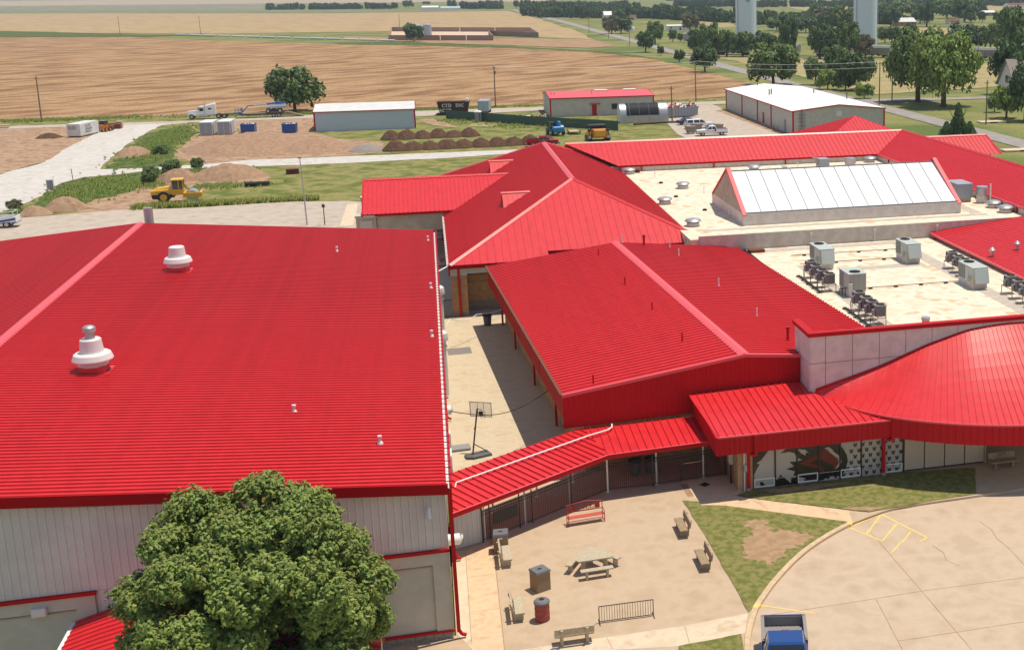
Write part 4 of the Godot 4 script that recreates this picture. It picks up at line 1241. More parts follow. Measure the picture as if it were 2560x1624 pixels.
func roof_machines() -> void:
	var ry := 4.8
	var G := "rooftop units on the lower flat roof"
	rooftop_unit("pale green rooftop air conditioner with sloped hood, behind the four condensers near the classroom roof", V(31.1, ry, -99.0), 1.25, 3.0, 1.25, true, G)
	rooftop_unit("pale green rooftop air conditioner with sloped hood, farthest back on the lower flat roof", V(38.75, ry, -98.7), 1.25, 2.7, 1.25, true, G)
	rooftop_unit("green grey rooftop unit without a hood, fan at its near end and ribbed front", V(30.4, ry, -88.9), 1.4, 2.3, 1.35, false, G)
	rooftop_unit("pale green rooftop air conditioner with sloped hood beside the right red roof", V(40.3, ry, -88.7), 1.25, 2.9, 1.25, true, G)
	var rows := [[[28.9, -95.0], [28.82, -93.3], [28.8, -91.6], [28.95, -90.3], "row nearest the classroom roof, far stand", 1.0], [[29.2, -84.0], [29.2, -82.4], [29.2, -81.2], [29.35, -80.0], "near stand by the front parapet", 1.0], [[41.1, -94.8], [41.0, -93.2], [41.0, -91.9], [41.0, -90.7], "stand behind the right hand rooftop unit", -1.0], [[41.9, -85.4], [41.8, -83.8], [41.7, -82.4], [41.7, -81.0], "stand at the right edge of the picture", -1.0]]
	var nth := ["farthest", "second farthest", "second nearest", "nearest"]
	var proto: Node3D
	for row in rows:
		for i in 4:
			var lb := "grey condenser unit, %s of four, %s" % [nth[i], row[4]]
			var at := V(row[i][0], ry + .62 + (.25 if i == 0 else 0.0) * 0.0, row[i][1])
			if proto == null:
				proto = condenser(lb, at, "condenser units on the lower flat roof")
			else:
				dup(proto, lb, at)
		var st := T("equipment_stand", "angle iron stand with pipes below four condensers, " + str(row[4]), "stand", V(row[0][0], ry, (row[0][1] + row[3][1]) / 2), 0.0, "condenser stands on the roof")
		var b := Bd.new()
		var za: float = row[0][1] - .5
		var zb: float = row[3][1] + .5
		for x in [-.45, .45]:
			b.box(V(row[0][0] + x - .03, ry + .56, za), V(row[0][0] + x + .03, ry + .62, zb))
		for z in [za, za + (zb - za) / 3, za + (zb - za) * 2 / 3, zb]:
			b.box(V(row[0][0] - .45, ry + .5, z - .03), V(row[0][0] + .45, ry + .56, z + .03))
			for x in [-.45, .45]:
				b.box(V(row[0][0] + x - .025, ry, z - .025), V(row[0][0] + x + .025, ry + .56, z + .025))
		W(b, "frame", K.wood_pale, st)
		b = Bd.new()
		for k in 3:
			var x: float = row[0][0] - row[5] * (.75 + k * .1)
			b.tube([V(x, ry + .08, za - .3), V(x, ry + .08 + .03 * k, zb + .2)], .035)
		for i in 4:
			var z: float = row[i][1] + .2
			b.tube([V(row[0][0] - row[5] * .95, ry + .1, z), V(row[0][0] - row[5] * .6, ry + .1, z), V(row[0][0] - row[5] * .55, ry + .75, z)], .025)
		for k in 5:
			b.bx(row[0][0] - row[5] * .85, ry, za + k * (zb - za) / 4, .5, .07, .1)
		W(b, "piping", K.iron, st)
	# gas lines on blocks
	for q in [[29.6, -103.2, 39.6, -103.0, "rear"], [29.4, -99.7, 38.0, -99.55, "middle"], [31.2, -89.9, 39.6, -89.85, "front"]]:
		var p := T("gas_line", "thin gas pipe on small black blocks, %s of three across the lower flat roof" % q[4], "pipe", V(q[0], ry, q[1]), 0.0, "gas lines on the lower roof")
		var b := Bd.new()
		b.tube([V(q[0], ry + .12, q[1]), V(q[2], ry + .12, q[3])], .03)
		W(b, "pipe", K.rust, p)
		for k in 4:
			b = Bd.new()
			var f := .12 + k * .25
			b.bx(lerpf(q[0], q[2], f), ry, lerpf(q[1], q[3], f), .28, .1, .2)
			W(b, "pipe_block", K.dark, p)
	for q in [[40.6, -97.0], [41.0, -97.6], [40.9, -96.4], [41.2, -97.9], [27.9, -93.8], [28.0, -92.6], [28.1, -91.6], [41.3, -87.0], [41.5, -86.5]]:
		pass
	# vents and curbs on the upper flat roof
	var yb := 5.9
	var gv := "mushroom vents on the upper flat roof"
	var vproto: Node3D
	for q in [[37.6, -147.2, "behind the skylight's left half near the back wall"], [53.5, -149.9, "in the back corner by the bend of the rear wing"], [22.7, -149.6, "at the far end of the cafeteria roof edge"], [26.7, -136.7, "alone on the open roof left of the skylight"], [22.9, -127.2, "midway along the cafeteria roof edge"], [23.2, -114.3, "at the near corner of the cafeteria roof"], [54.2, -114.7, "right of the skylight beside the pole, farther of two"], [54.1, -111.8, "right of the skylight, nearest the front parapet"], [53.9, -123.0, "right of the skylight behind the grey box"]]:
		var lb := "silver mushroom vent, " + str(q[2])
		if vproto == null:
			vproto = T("mushroom_vent", lb, "roof vent", V(q[0], yb, q[1]), 0.0, gv)
			var b := Bd.new()
			b.lathe(V(0, 0, 0), [Vector2(.62, 0), Vector2(.6, .3), Vector2(.52, .32)], 16)
			M(b, "vent_base", K.precast, vproto)
			b = Bd.new()
			b.lathe(V(0, 0, 0), [Vector2(.45, .28), Vector2(.45, .42), Vector2(.78, .44), Vector2(.80, .52), Vector2(.66, .66), Vector2(.3, .74), Vector2(0, .75)], 18)
			M(b, "vent_cap", K.galv, vproto)
		else:
			dup(vproto, lb, V(q[0], yb, q[1]))
	for q in [[49.3, -145.3, .7, 1.3, "behind the skylight"], [54.2, -117.6, .62, 1.7, "right of the skylight"]]:
		var o := T("drum_vent", "tall silver drum vent on the upper roof, " + str(q[4]), "roof vent", V(q[0], yb, q[1]))
		var b := Bd.new()
		var r: float = q[2]
		var h: float = q[3]
		b.lathe(V(0, 0, 0), [Vector2(r * .9, 0), Vector2(r * .9, h * .45)], 18)
		M(b, "drum_base", K.precast, o)
		b = Bd.new()
		b.lathe(V(0, 0, 0), [Vector2(r * .9, h * .45), Vector2(r, h * .5), Vector2(r, h * .9), Vector2(r * .92, h), Vector2(0, h + .03)], 18)
		M(b, "drum_cap", K.galv, o)
	var o1 := T("exhaust_unit", "grey exhaust box with a flared hood near the back wall of the flat roof", "exhaust unit", V(45.9, yb, -145.9))
	var b1 := Bd.new()
	b1.cbox(V(-.6, .15, -.7), V(.7, 1.35, .7), .03)
	M(b1, "case", K.grey_blue, o1)
	b1 = Bd.new()
	b1.ext([Vector2(-.6, 1.35), Vector2(-1.15, 1.5), Vector2(-1.1, 1.4), Vector2(-.6, .5)], "z", -.6, .6)
	M(b1, "hood", K.grey, o1)
	var o2 := T("air_handler", "large pale grey air handler box on a curb just right of the skylight", "air conditioner", V(52.6, yb, -119.6))
	b1 = Bd.new()
	b1.cbox(V(-.9, .45, -1.6), V(.9, 1.95, 1.3), .03)
	M(b1, "case", K.grey_blue, o2)
	bar(o2, "curb", V(51.8, yb, -121.0), V(53.4, yb + .45, -118.5), K.stucco)
	b1 = Bd.new()
	b1.tube([V(.9, .6, .9), V(1.4, .6, .9), V(1.4, .15, .9), V(1.5, .12, 8.0), V(2.6, .12, 8.1)], .03)
	M(b1, "pipe", K.iron, o2)
	var ot := T("vent_stack", "thin white vent stack standing right of the skylight", "vent pipe", V(54.6, yb, -116.4))
	b1 = Bd.new()
	b1.cyl(V(0, 0, 0), V(0, 2.1, 0), .08, .08, 8)
	M(b1, "stack", K.white, ot)
	for q in [[41.5, -147.2, .5, "small white hooded vent behind the skylight near the back wall"], [23.8, -150.3, .45, "rust red capped vent at the far corner beside the cafeteria roof"]]:
		var o := T("capped_vent", q[3], "roof vent", V(q[0], yb, q[1]))
		var b := Bd.new()
		b.cyl(V(0, 0, 0), V(0, .35, 0), q[2] * .7, q[2] * .6, 10)
		b.cyl(V(0, .35, 0), V(0, .5, 0), q[2], q[2] * .8, 10)
		M(b, "cap", K.rust if "rust" in q[3] else K.precast, o)
	var o3 := T("stack_vent", "short round red vent with a silver top behind the front parapet", "roof vent", V(32.0, ry, -78.0))
	b1 = Bd.new()
	b1.cyl(V(0, 0, 0), V(0, .62, 0), .27, .27, 14)
	M(b1, "collar", K.red_cap, o3)
	b1 = Bd.new()
	b1.cyl(V(0, .6, 0), V(0, .78, 0), .32, .30, 14)
	M(b1, "cap", K.galv, o3)
	var o4 := T("roof_hatch", "low rust red hatch at the back corner of the lower roof", "hatch", V(27.2, ry, -106.0))
	b1 = Bd.new()
	b1.cbox(V(-.7, 0, -.5), V(.7, .28, .4), .03)
	M(b1, "lid", K.rust, o4)
	# drains and short pipes
	var dp: Node3D
	for q in [[25.0, -141.0], [29.5, -133.0], [24.8, -131.0], [26.0, -122.0], [33.0, -129.0], [47.5, -146.5], [52.0, -147.0]]:
		if dp == null:
			dp = T("roof_drain", "small dark drain dome on the upper flat roof", "drain", V(q[0], yb, q[1]), 0.0, "dark drain domes on the upper flat roof")
			var b := Bd.new()
			b.lathe(V(0, 0, 0), [Vector2(.26, 0), Vector2(.22, .14), Vector2(.08, .2), Vector2(0, .2)], 8)
			M(b, "dome", K.dark, dp)
		else:
			dup(dp, dp.get_meta("label"), V(q[0], yb, q[1]))
	var vp: Node3D
	for q in [[28.2, -126.5 - 6], [25.2, -146.0], [43.2, -147.4], [52.8, -143.0], [27.6, -118.0]]:
		if vp == null:
			vp = T("vent_stub", "short thin white pipe standing on the upper flat roof", "vent pipe", V(q[0], yb, q[1]), 0.0, "thin pipes on the upper flat roof")
			var b := Bd.new()
			b.cyl(V(0, 0, 0), V(0, .75, 0), .05, .05, 8)
			M(b, "pipe", K.white, vp)
		else:
			dup(vp, vp.get_meta("label"), V(q[0], yb, q[1]))

# ---------------------------------------------------------------- ground
func sheet(called: String, pts: Array, y: float, mat: Material, jit := 0.0, step := 2.5, turn := 0.0) -> MeshInstance3D:
	var ring := PackedVector2Array()
	var nz := FastNoiseLite.new()
	nz.seed = called.hash() % 999
	nz.frequency = .35 / step
	for i in pts.size():
		var a := Vector2(pts[i][0], pts[i][1])
		var q: Array = pts[(i + 1) % pts.size()]
		var b := Vector2(q[0], q[1])
		ring.append(a)
		if jit > 0.0:
			var n := mini(int((b - a).length() / step), 160)
			var nn := (b - a).orthogonal().normalized()
			for k in range(1, n):
				var p := a.lerp(b, float(k) / n)
				ring.append(p + nn * jit * (nz.get_noise_2d(p.x, p.y) * 1.6 + R.randf_range(-.25, .25)))
	var ix := Geometry2D.triangulate_polygon(ring)
	if ix.is_empty():
		ring = PackedVector2Array()
		for p in pts:
			ring.append(Vector2(p[0], p[1]))
		ix = Geometry2D.triangulate_polygon(ring)
		print("plain outline: ", called, " ", ix.size())
	var b := Bd.new()
	var bs := Basis(Vector3.UP, turn)
	b.t = Transform3D(bs.inverse(), Vector3.ZERO)
	for i in range(0, ix.size(), 3):
		b.trin(V(ring[ix[i]].x, 0, ring[ix[i]].y), V(ring[ix[i + 1]].x, 0, ring[ix[i + 1]].y), V(ring[ix[i + 2]].x, 0, ring[ix[i + 2]].y), Vector3.UP, Vector3.UP, Vector3.UP)
	var o := S(b, called, mat)
	o.position.y = y
	o.rotation.y = turn
	return o

func strip(called: String, path: Array, w: float, y0: float, y1: float, mat: Material, par: Node3D = null) -> MeshInstance3D:      # a raised band along a path (kerb)
	var b := Bd.new()
	var rings := []
	for i in path.size():
		var p := Vector2(path[i][0], path[i][1])
		var pa := Vector2(path[maxi(0, i - 1)][0], path[maxi(0, i - 1)][1])
		var pb := Vector2(path[mini(path.size() - 1, i + 1)][0], path[mini(path.size() - 1, i + 1)][1])
		var n := (pb - pa).orthogonal().normalized() * w / 2
		var e := n * .82
		rings.append([V(p.x - n.x, y0, p.y - n.y), V(p.x - n.x, y1 - .025, p.y - n.y), V(p.x - e.x, y1, p.y - e.y), V(p.x + e.x, y1, p.y + e.y), V(p.x + n.x, y1 - .025, p.y + n.y), V(p.x + n.x, y0, p.y + n.y)])
	b.loft(rings)
	return W(b, called, mat, par) if par else S(b, called, mat)

func smooth_path(pts: Array, n := 6) -> Array:
	var c := Curve3D.new()
	for i in pts.size():
		var a: Array = pts[maxi(0, i - 1)]
		var b: Array = pts[mini(pts.size() - 1, i + 1)]
		var d := V(b[0] - a[0], 0, b[1] - a[1]) / 6.0
		c.add_point(V(pts[i][0], 0, pts[i][1]), -d, d)
	var out := []
	for i in pts.size() - 1:
		for k in n:
			var p := c.sample(i, float(k) / n)
			out.append([p.x, p.z])
	out.append(pts[-1])
	return out

func ground() -> void:
	var b := Bd.new()
	b.face(V(-6000, -.2, -9000), V(6000, -.2, -9000), V(6000, -.2, 400), V(-6000, -.2, 400), Vector3.UP)
	S(b, "ground", K.pasture)
	# far fields
	sheet("far_field", [[-2600, -3169], [-293, -2640], [-209, -1882], [-600, -2126], [-1500, -2500]], -.06, K.far_grey)
	sheet("far_field", [[-1800, -4200], [900, -4200], [200, -2500], [-293, -2645], [-2600, -3175]], -.05, K.far_tan)
	sheet("far_field", [[-1500, -2500], [-600, -2126], [-209, -1882], [46, -1676], [43, -1565], [-89, -1588], [-515, -1826], [-1300, -2150]], -.04, K.far_green)
	sheet("wheat_field", [[-1200, -1500], [-285, -1005], [-134, -893], [-23, -879], [87, -689], [95, -839], [98.5, -1177], [97.4, -1549], [-104, -1551], [-524, -1858], [-1300, -2145]], -.07, K.wheat, 2.0, 30.0)
	sheet("grass_verge", [[-900, -1150], [-294, -1036], [-253, -996], [-181, -903], [-120, -868], [-165, -858], [-256, -900], [-900, -1010]], -.05, K.rough_green, 2.0, 8.0)
	sheet("bare_field", [[-45, -800], [87, -690], [89, -610], [73, -594], [1.6, -687], [-14, -714], [-46, -754]], -.06, K.soil, 1.5, 8.0)
	sheet("gravel_pad", [[-18.5, -731], [-21, -890], [66, -835], [62, -731], [37, -775], [35.4, -704]], -.03, K.pad)
	sheet("stubble_field", [[-93, -319], [-900, -860], [-264, -897], [-172, -856], [-118, -775], [-40, -689], [1.5, -660], [47, -607], [72, -560], [86, -492], [87, -444], [89.6, -393], [91.6, -362], [80, -318], [60, -312], [26, -312], [-3, -314], [-26, -312.6], [-54, -312]], -.05, K.stubble, 1.2, 7.0, deg_to_rad(37))
	sheet("field_edge", [[-14, -714], [1.6, -687], [47, -612], [74, -562], [88, -492], [86, -490], [70, -556], [44, -600], [-2, -655], [-42, -686], [-45, -700]], -.03, K.rough_green, 1.8, 5.0)
	sheet("hay_field", [[112, -495], [149, -468], [195, -414], [151, -321], [112, -310]], -.08, K.hay, 1.5, 6.0)
	sheet("hay_field", [[284, -784], [356, -743], [289, -611], [262, -611], [261, -719]], -.08, K.hay, 1.5, 8.0)
	sheet("hay_field", [[211, -1074], [244, -1010], [207, -855], [185, -831], [179, -911]], -.08, K.hay, 2.0, 12.0)
	sheet("hay_field", [[460, -1639], [700, -1700], [800, -1500], [592, -1196], [402, -1180], [369, -1168]], -.08, K.hay, 2.0, 20.0)
	sheet("far_field", [[418, -2354], [511, -2112], [371, -1532], [348, -1769]], -.07, K.far_green)
	# roads
	sheet("road", [[105.8, -1668], [112.6, -1662], [112.6, -1030], [108, -663], [105, -480], [104, -300], [104.5, -212], [104.5, -60], [98.8, -60], [98.8, -240], [98.8, -300], [98.4, -440], [101, -600], [105.2, -1034]], -.09, K.asphalt)
	sheet("road", [[104, -299], [126, -294.6], [190, -291], [190, -286.5], [122, -288.8], [104, -290]], -.085, K.asphalt)
	sheet("farm_road", [[-400, -302], [-88, -302], [-51, -300.4], [-25, -305], [26, -305.8], [59, -305.5], [99, -305], [99, -297], [58, -298], [25, -297], [11, -294], [-2.5, -293], [-10, -296], [-25, -297], [-71, -295.8], [-400, -297]], -.08, K.lot, .25, 4.0)
	sheet("roadside", [[-400, -313], [-93, -319], [-54, -312.2], [-26, -312.8], [26, -312.2], [60, -312], [80, -318], [99, -330], [99, -305], [60, -305.6], [26, -306], [-25, -305.2], [-51, -300.6], [-88, -302.2], [-400, -302]], -.12, K.field_grass, .5, 4.0)
	# the yard left of the school
	sheet("yard_grass", [[-60, -296], [-25, -297], [-2, -293], [11, -294], [25, -297], [58, -298], [58, -150], [20, -150], [-12, -150], [-60, -150]], -.15, K.field_grass)
	sheet("bare_ground", [[-400, -295], [-74, -296.6], [-65.2, -282], [-64, -261], [-63, -236], [-66, -222], [-400, -215]], -.13, K.dirt, .7, 3.0)
	sheet("bare_ground", [[-45, -273], [-38, -275], [-36.7, -270], [-22.6, -266.7], [-15.8, -252], [-9, -246], [-8.2, -231], [-14.6, -226.9], [-30, -227.4], [-36.4, -224], [-42, -232], [-44, -244]], -.125, K.dirt, .8, 2.0)
	sheet("bare_ground", [[-50, -297], [-34, -301], [-25, -299], [-22.6, -266.7], [-28.7, -267.5], [-36.8, -271.8], [-39.5, -284], [-46.5, -292.6]], -.12, K.dirt, .6, 2.0)
	sheet("bare_ground", [[-48.5, -211.6], [-42.4, -214.4], [-35, -207], [-24.6, -206.7], [-23.7, -200], [-28, -195.7], [-31.8, -194], [-33, -184.5], [-37, -182], [-39, -180], [-45, -179.6], [-46.6, -192], [-45.4, -204]], -.12, K.dirt, .8, 1.6)
	sheet("bare_ground", [[-2.6, -285], [.8, -286.6], [6, -264.7], [.7, -272.5]], -.12, K.dirt, .5, 1.5)
	sheet("bare_ground", [[8.4, -272.7], [14.4, -270.6], [12.9, -265], [7.7, -268.5]], -.12, K.hay, .5, 1.5)
	sheet("weed_patch", [[-50.5, -178], [-53.2, -194], [-53.7, -208], [-52, -213], [-47.6, -215], [-42.3, -219], [-38, -206], [-41, -201], [-43.5, -192], [-46, -190], [-45.2, -181]], -.11, K.rough_green, .7, 1.6)
	sheet("weed_patch", [[-51.2, -223], [-55.0, -277], [-50.2, -293], [-45.2, -273], [-46.4, -257], [-44.4, -243], [-42, -230], [-42.8, -222.6]], -.11, K.rough_green, .9, 2.0)
	sheet("gravel_road", [[-400, -220], [-65.6, -221.4], [-63, -235.5], [-64.6, -261], [-65.3, -287], [-65.3, -299.5], [-51.5, -299.5], [-50.3, -296], [-55, -292.7], [-55.3, -278], [-54.7, -255.6], [-52.5, -228], [-51.7, -222.6], [-45.8, -222], [-36.4, -223.6], [-29.8, -227], [-14.6, -226.3], [-.7, -225.9], [16.6, -225.8], [40, -225], [40, -218], [16.3, -221], [-.8, -218], [-14.1, -217], [-26.5, -217.9], [-34.8, -218.6], [-42.3, -219.4], [-47.6, -215.3], [-52.2, -213.6], [-53.7, -208.7], [-53.6, -201], [-53.5, -190.7], [-54.2, -184], [-58, -176], [-400, -176]], -.1, K.gravel, .35, 2.4)
	sheet("parking_lot", [[-400, -178], [-57, -178.5], [-50.5, -177], [-45.2, -178.5], [-40, -179.6], [-31.2, -178.3], [-18.6, -179.2], [-11.9, -177.6], [-9.4, -176], [-9.0, -150], [-9.0, -113], [-400, -113]], -.09, K.lot, .3, 2.0)
	sheet("back_lawn", [[-9, -176], [58, -176], [58, -163], [1, -164], [-9, -150]], -.10, K.field_grass)
	sheet("lot_slab", [[-11.4, -174.5], [-10, -174.7], [-9.8, -157.9], [-11.4, -157.8]], -.06, K.concrete_light)
	sheet("side_lot", [[50, -306], [60, -305.5], [66, -300], [66, -215], [47, -215], [46, -240], [48, -262]], -.11, K.lot, .15, 4.0)
	sheet("white_hall_apron", [[63.2, -283], [66.2, -283], [68, -215], [65, -215]], -.10, K.dirt, .15, 3.0)
	# school grounds
	sheet("pavement", [[-.4, -52.8], [-.4, -112], [-9, -113], [-9, -150], [2, -150], [2, -111], [12.4, -111], [24, -70], [45, -70], [45, -66], [32, -62], [30, -60.6], [28.1, -60.65], [25.2, -60.5], [22.7, -60.2], [20.3, -59.1], [18.9, -58.2], [17.3, -56.9], [16, -55.5], [14.6, -53.8], [13.8, -52.6], [13.1, -51.6], [12.6, -50.4], [12, -48.9], [11.6, -47.5], [11.4, -40], [-60, -40], [-60, -52.8]], 0.0, K.concrete)
	sheet("street", [[11, -40], [11, -48], [13, -53], [17, -58], [21, -61], [24, -62], [60, -62], [60, -30], [11, -30]], -.12, K.street)
	sheet("courtyard", [[-.3, -66.5], [7.6, -70.3], [12.6, -79], [10.8, -106], [2.3, -109], [-.3, -109.2]], .006, K.court)
	sheet("shade_walk", [[-.35, -109.2], [2.3, -109], [10.8, -106], [10.6, -111.5], [1.2, -111.5], [1.2, -150], [-5, -150], [-.35, -113]], .008, K.walk_pad)
	sheet("side_walk", [[-.3, -52.8], [-.3, -61.6], [.32, -61.5], [1.5, -62.3], [1.62, -58.6], [1.52, -46], [.23, -46], [.23, -51.4]], .006, K.concrete_light)
	sheet("side_walk", [[.32, -61.45], [.25, -46], [1.52, -46], [1.62, -58.6], [1.5, -62.0]], .010, K.walk)
	sheet("front_walk", [[12.5, -67.4], [15.4, -67.5], [15.7, -65.0], [15.1, -64.4], [15.9, -63.8], [20.6, -60.7], [20.3, -59.15], [17, -61.3], [14.1, -63.3], [13.05, -63.6]], .008, K.walk)
	sheet("front_walk", [[3.6, -50.75], [9.46, -50.8], [12.5, -51.1], [11.95, -49.4], [8.96, -49.1], [3.4, -50.0], [1.6, -50.2], [1.6, -50.7]], .008, K.concrete_light)
	sheet("front_walk", [[29.7, -64.4], [29.7, -68], [45, -68], [45, -62], [32, -61], [28.1, -60.62]], .007, K.concrete)
	# lawns
	sheet("lawn", [[15.2, -64.4], [16.3, -65.0], [25.5, -64.95], [29.7, -64.4], [28.15, -60.75], [25.2, -60.55], [22.7, -60.25], [21.6, -60.15], [20.6, -60.75], [16.7, -63.26], [15.85, -63.84]], .035, K.lawn, .05, .5)
	sheet("lawn", [[12.15, -64.6], [13.0, -64.15], [13.04, -63.65], [14.1, -63.3], [17, -61.35], [20.1, -59.25], [18.7, -58.25], [17.1, -56.95], [15.8, -55.6], [14.4, -53.85], [13.6, -52.7], [12.95, -51.65], [12.55, -51.15], [12.53, -53.6], [12.4, -58.85], [12.27, -61.9]], .03, K.lawn, .05, .5)
	sheet("lawn", [[8.9, -49.1], [11.75, -49.35], [11.2, -46], [11, -42], [8.4, -42], [8.6, -47.5]], .03, K.lawn, .05, .5)
	sheet("lawn", [[-30, -51], [-4, -51], [-1.5, -46], [-1.5, -41], [-30, -41]], .03, K.lawn, .08, .8)
	sheet("bare_patch", [[14.6, -60.9], [15.5, -61.0], [15.9, -60.2], [15.6, -59.3], [16.5, -59.2], [17.6, -58.4], [17.4, -57.6], [16.4, -57.0], [15.6, -56.2], [14.6, -55.6], [13.9, -56.2], [13.9, -57.4], [14.2, -58.6], [14.9, -59.3]], .036, K.dry_soil, .42, .16)
	sheet("bare_patch", [[16.6, -64.7], [20.5, -64.6], [22.1, -64.3], [20, -64.05], [17.4, -64.1]], .041, K.dry_soil, .15, .3)
	sheet("bare_patch", [[20.3, -61.05], [21.6, -60.85], [22.8, -60.5], [21.6, -60.3], [20.9, -60.55]], .041, K.dry_soil, .1, .25)
	sheet("planting_strip", [[12.46, -67.0], [12.86, -66.9], [12.9, -65.1], [12.56, -65.0]], .012, K.mound)
	# kerb round the front lawn, and the line where the pavement meets the street
	strip("kerb", smooth_path([[20.25, -59.2], [18.85, -58.28], [17.2, -56.95], [15.9, -55.6], [14.5, -53.85], [13.7, -52.68], [13.02, -51.6], [12.48, -50.4], [11.95, -48.95], [11.6, -47.4], [11.45, -45], [11.4, -41]], 5), .28, -.13, .045, K.kerb)
	strip("kerb", smooth_path([[20.25, -59.2], [22.7, -60.25], [25.2, -60.55], [28.1, -60.68], [32, -61], [40, -63]], 4), .16, -.13, .012, K.concrete)
	# painted marks
	for q in [[20.32, -59.05, 22.2, -60.0, .12], [22.2, -60.0, 23.48, -56.5, .13], [19.95, -58.95, 21.1, -56.75, .12], [22.16, -59.9, 20.55, -57.75, .12], [22.6, -58.6, 21.1, -56.8, .11], [22.9, -57.4, 22.0, -56.3, .10], [23.45, -56.5, 22.9, -56.15, .11], [22.0, -56.4, 21.1, -55.4, .09], [13.2, -51.95, 15.5, -50.45, .11]]:
		var a := Vector2(q[0], q[1])
		var d := Vector2(q[2], q[3]) - a
		var n = d.orthogonal().normalized() * q[4] / 2
		sheet("painted_line", [[a.x - n.x, a.y - n.y], [a.x + n.x, a.y + n.y], [a.x + d.x + n.x * .8, a.y + d.y + n.y * .8], [a.x + d.x - n.x * .8, a.y + d.y - n.y * .8]], -.112, K.yellow_line, .02, .15)
	for q in [[20.1, -59.1], [13.05, -51.65]]:
		strip("painted_kerb", [[q[0] - .12, q[1] + .16], [q[0] + .12, q[1] - .14]], .29, -.12, .05, K.yellow_line)
	# slab joints and cracks in the street and plaza
	for q in [[[18.66, -50.97], [18.17, -46.1], [18.0, -40]], [[31, -51.2], [26.2, -51], [21.0, -51.1], [16.9, -50.95], [13.2, -50.9]], [[20.9, -57.9], [20.95, -54.5], [21, -51.1], [21.05, -46.9], [21.1, -40]], [[31, -47.2], [24.3, -47.06], [18.3, -47.05]]]:
		strip("slab_joint", q, .035, -.13, -.114, K.mound)
	for q in [[[26.94, -57.56], [27.1, -56.5], [26.9, -55.4], [27.0, -54.1], [26.9, -52.3], [27.2, -50.5]], [[23.4, -55.6], [23.6, -54.6], [23.4, -53.8], [23.8, -53.0]]]:
		strip("crack", q, .045, -.13, -.115, K.mound)
	for q in [[[1.64, -62.4], [1.66, -58], [1.56, -46]], [[.28, -61.4], [.24, -52]], [[.3, -54.8], [1.58, -54.8]], [[.3, -58.4], [1.6, -58.4]], [[6.0, -50.75], [6.1, -49.7]], [[9.5, -50.8], [9.4, -49.2]], [[15.9, -63.75], [16.4, -62.0]]]:
		strip("slab_joint", q, .03, -.02, .0115, K.dry_soil)
	for q in [[9.1, -66.9, 12.45, -51.1], [6.2, -62.0, 6.1, -51.0]]:
		pass

# ---------------------------------------------------------------- things on the plaza
func stone_bench(label: String, at: Vector3, turn: float, mat: Material, grp := "concrete benches round the plaza") -> Node3D:
	var o := T("park_bench", label, "bench", at, turn, grp)      # the sitter faces +z
	var b := Bd.new()
	b.cbox(V(-.86, .38, -.2), V(.86, .47, .24), .015)
	M(b, "seat", mat, o)
	b = Bd.new()
	b.t = Transform3D(Basis(Vector3.RIGHT, -.16), V(0, .48, -.25))
	b.cbox(V(-.86, .06, -.06), V(.86, .40, .02), .012)
	M(b, "backrest", mat, o)
	for x in [-.55, .55]:
		b = Bd.new()
		b.ext([Vector2(-.26, 0), Vector2(.18, 0), Vector2(.18, .385), Vector2(-.18, .385), Vector2(-.36, .84), Vector2(-.44, .82), Vector2(-.30, .40)], "x", x - .06, x + .06)
		M(b, "leg", mat, o)
	return o

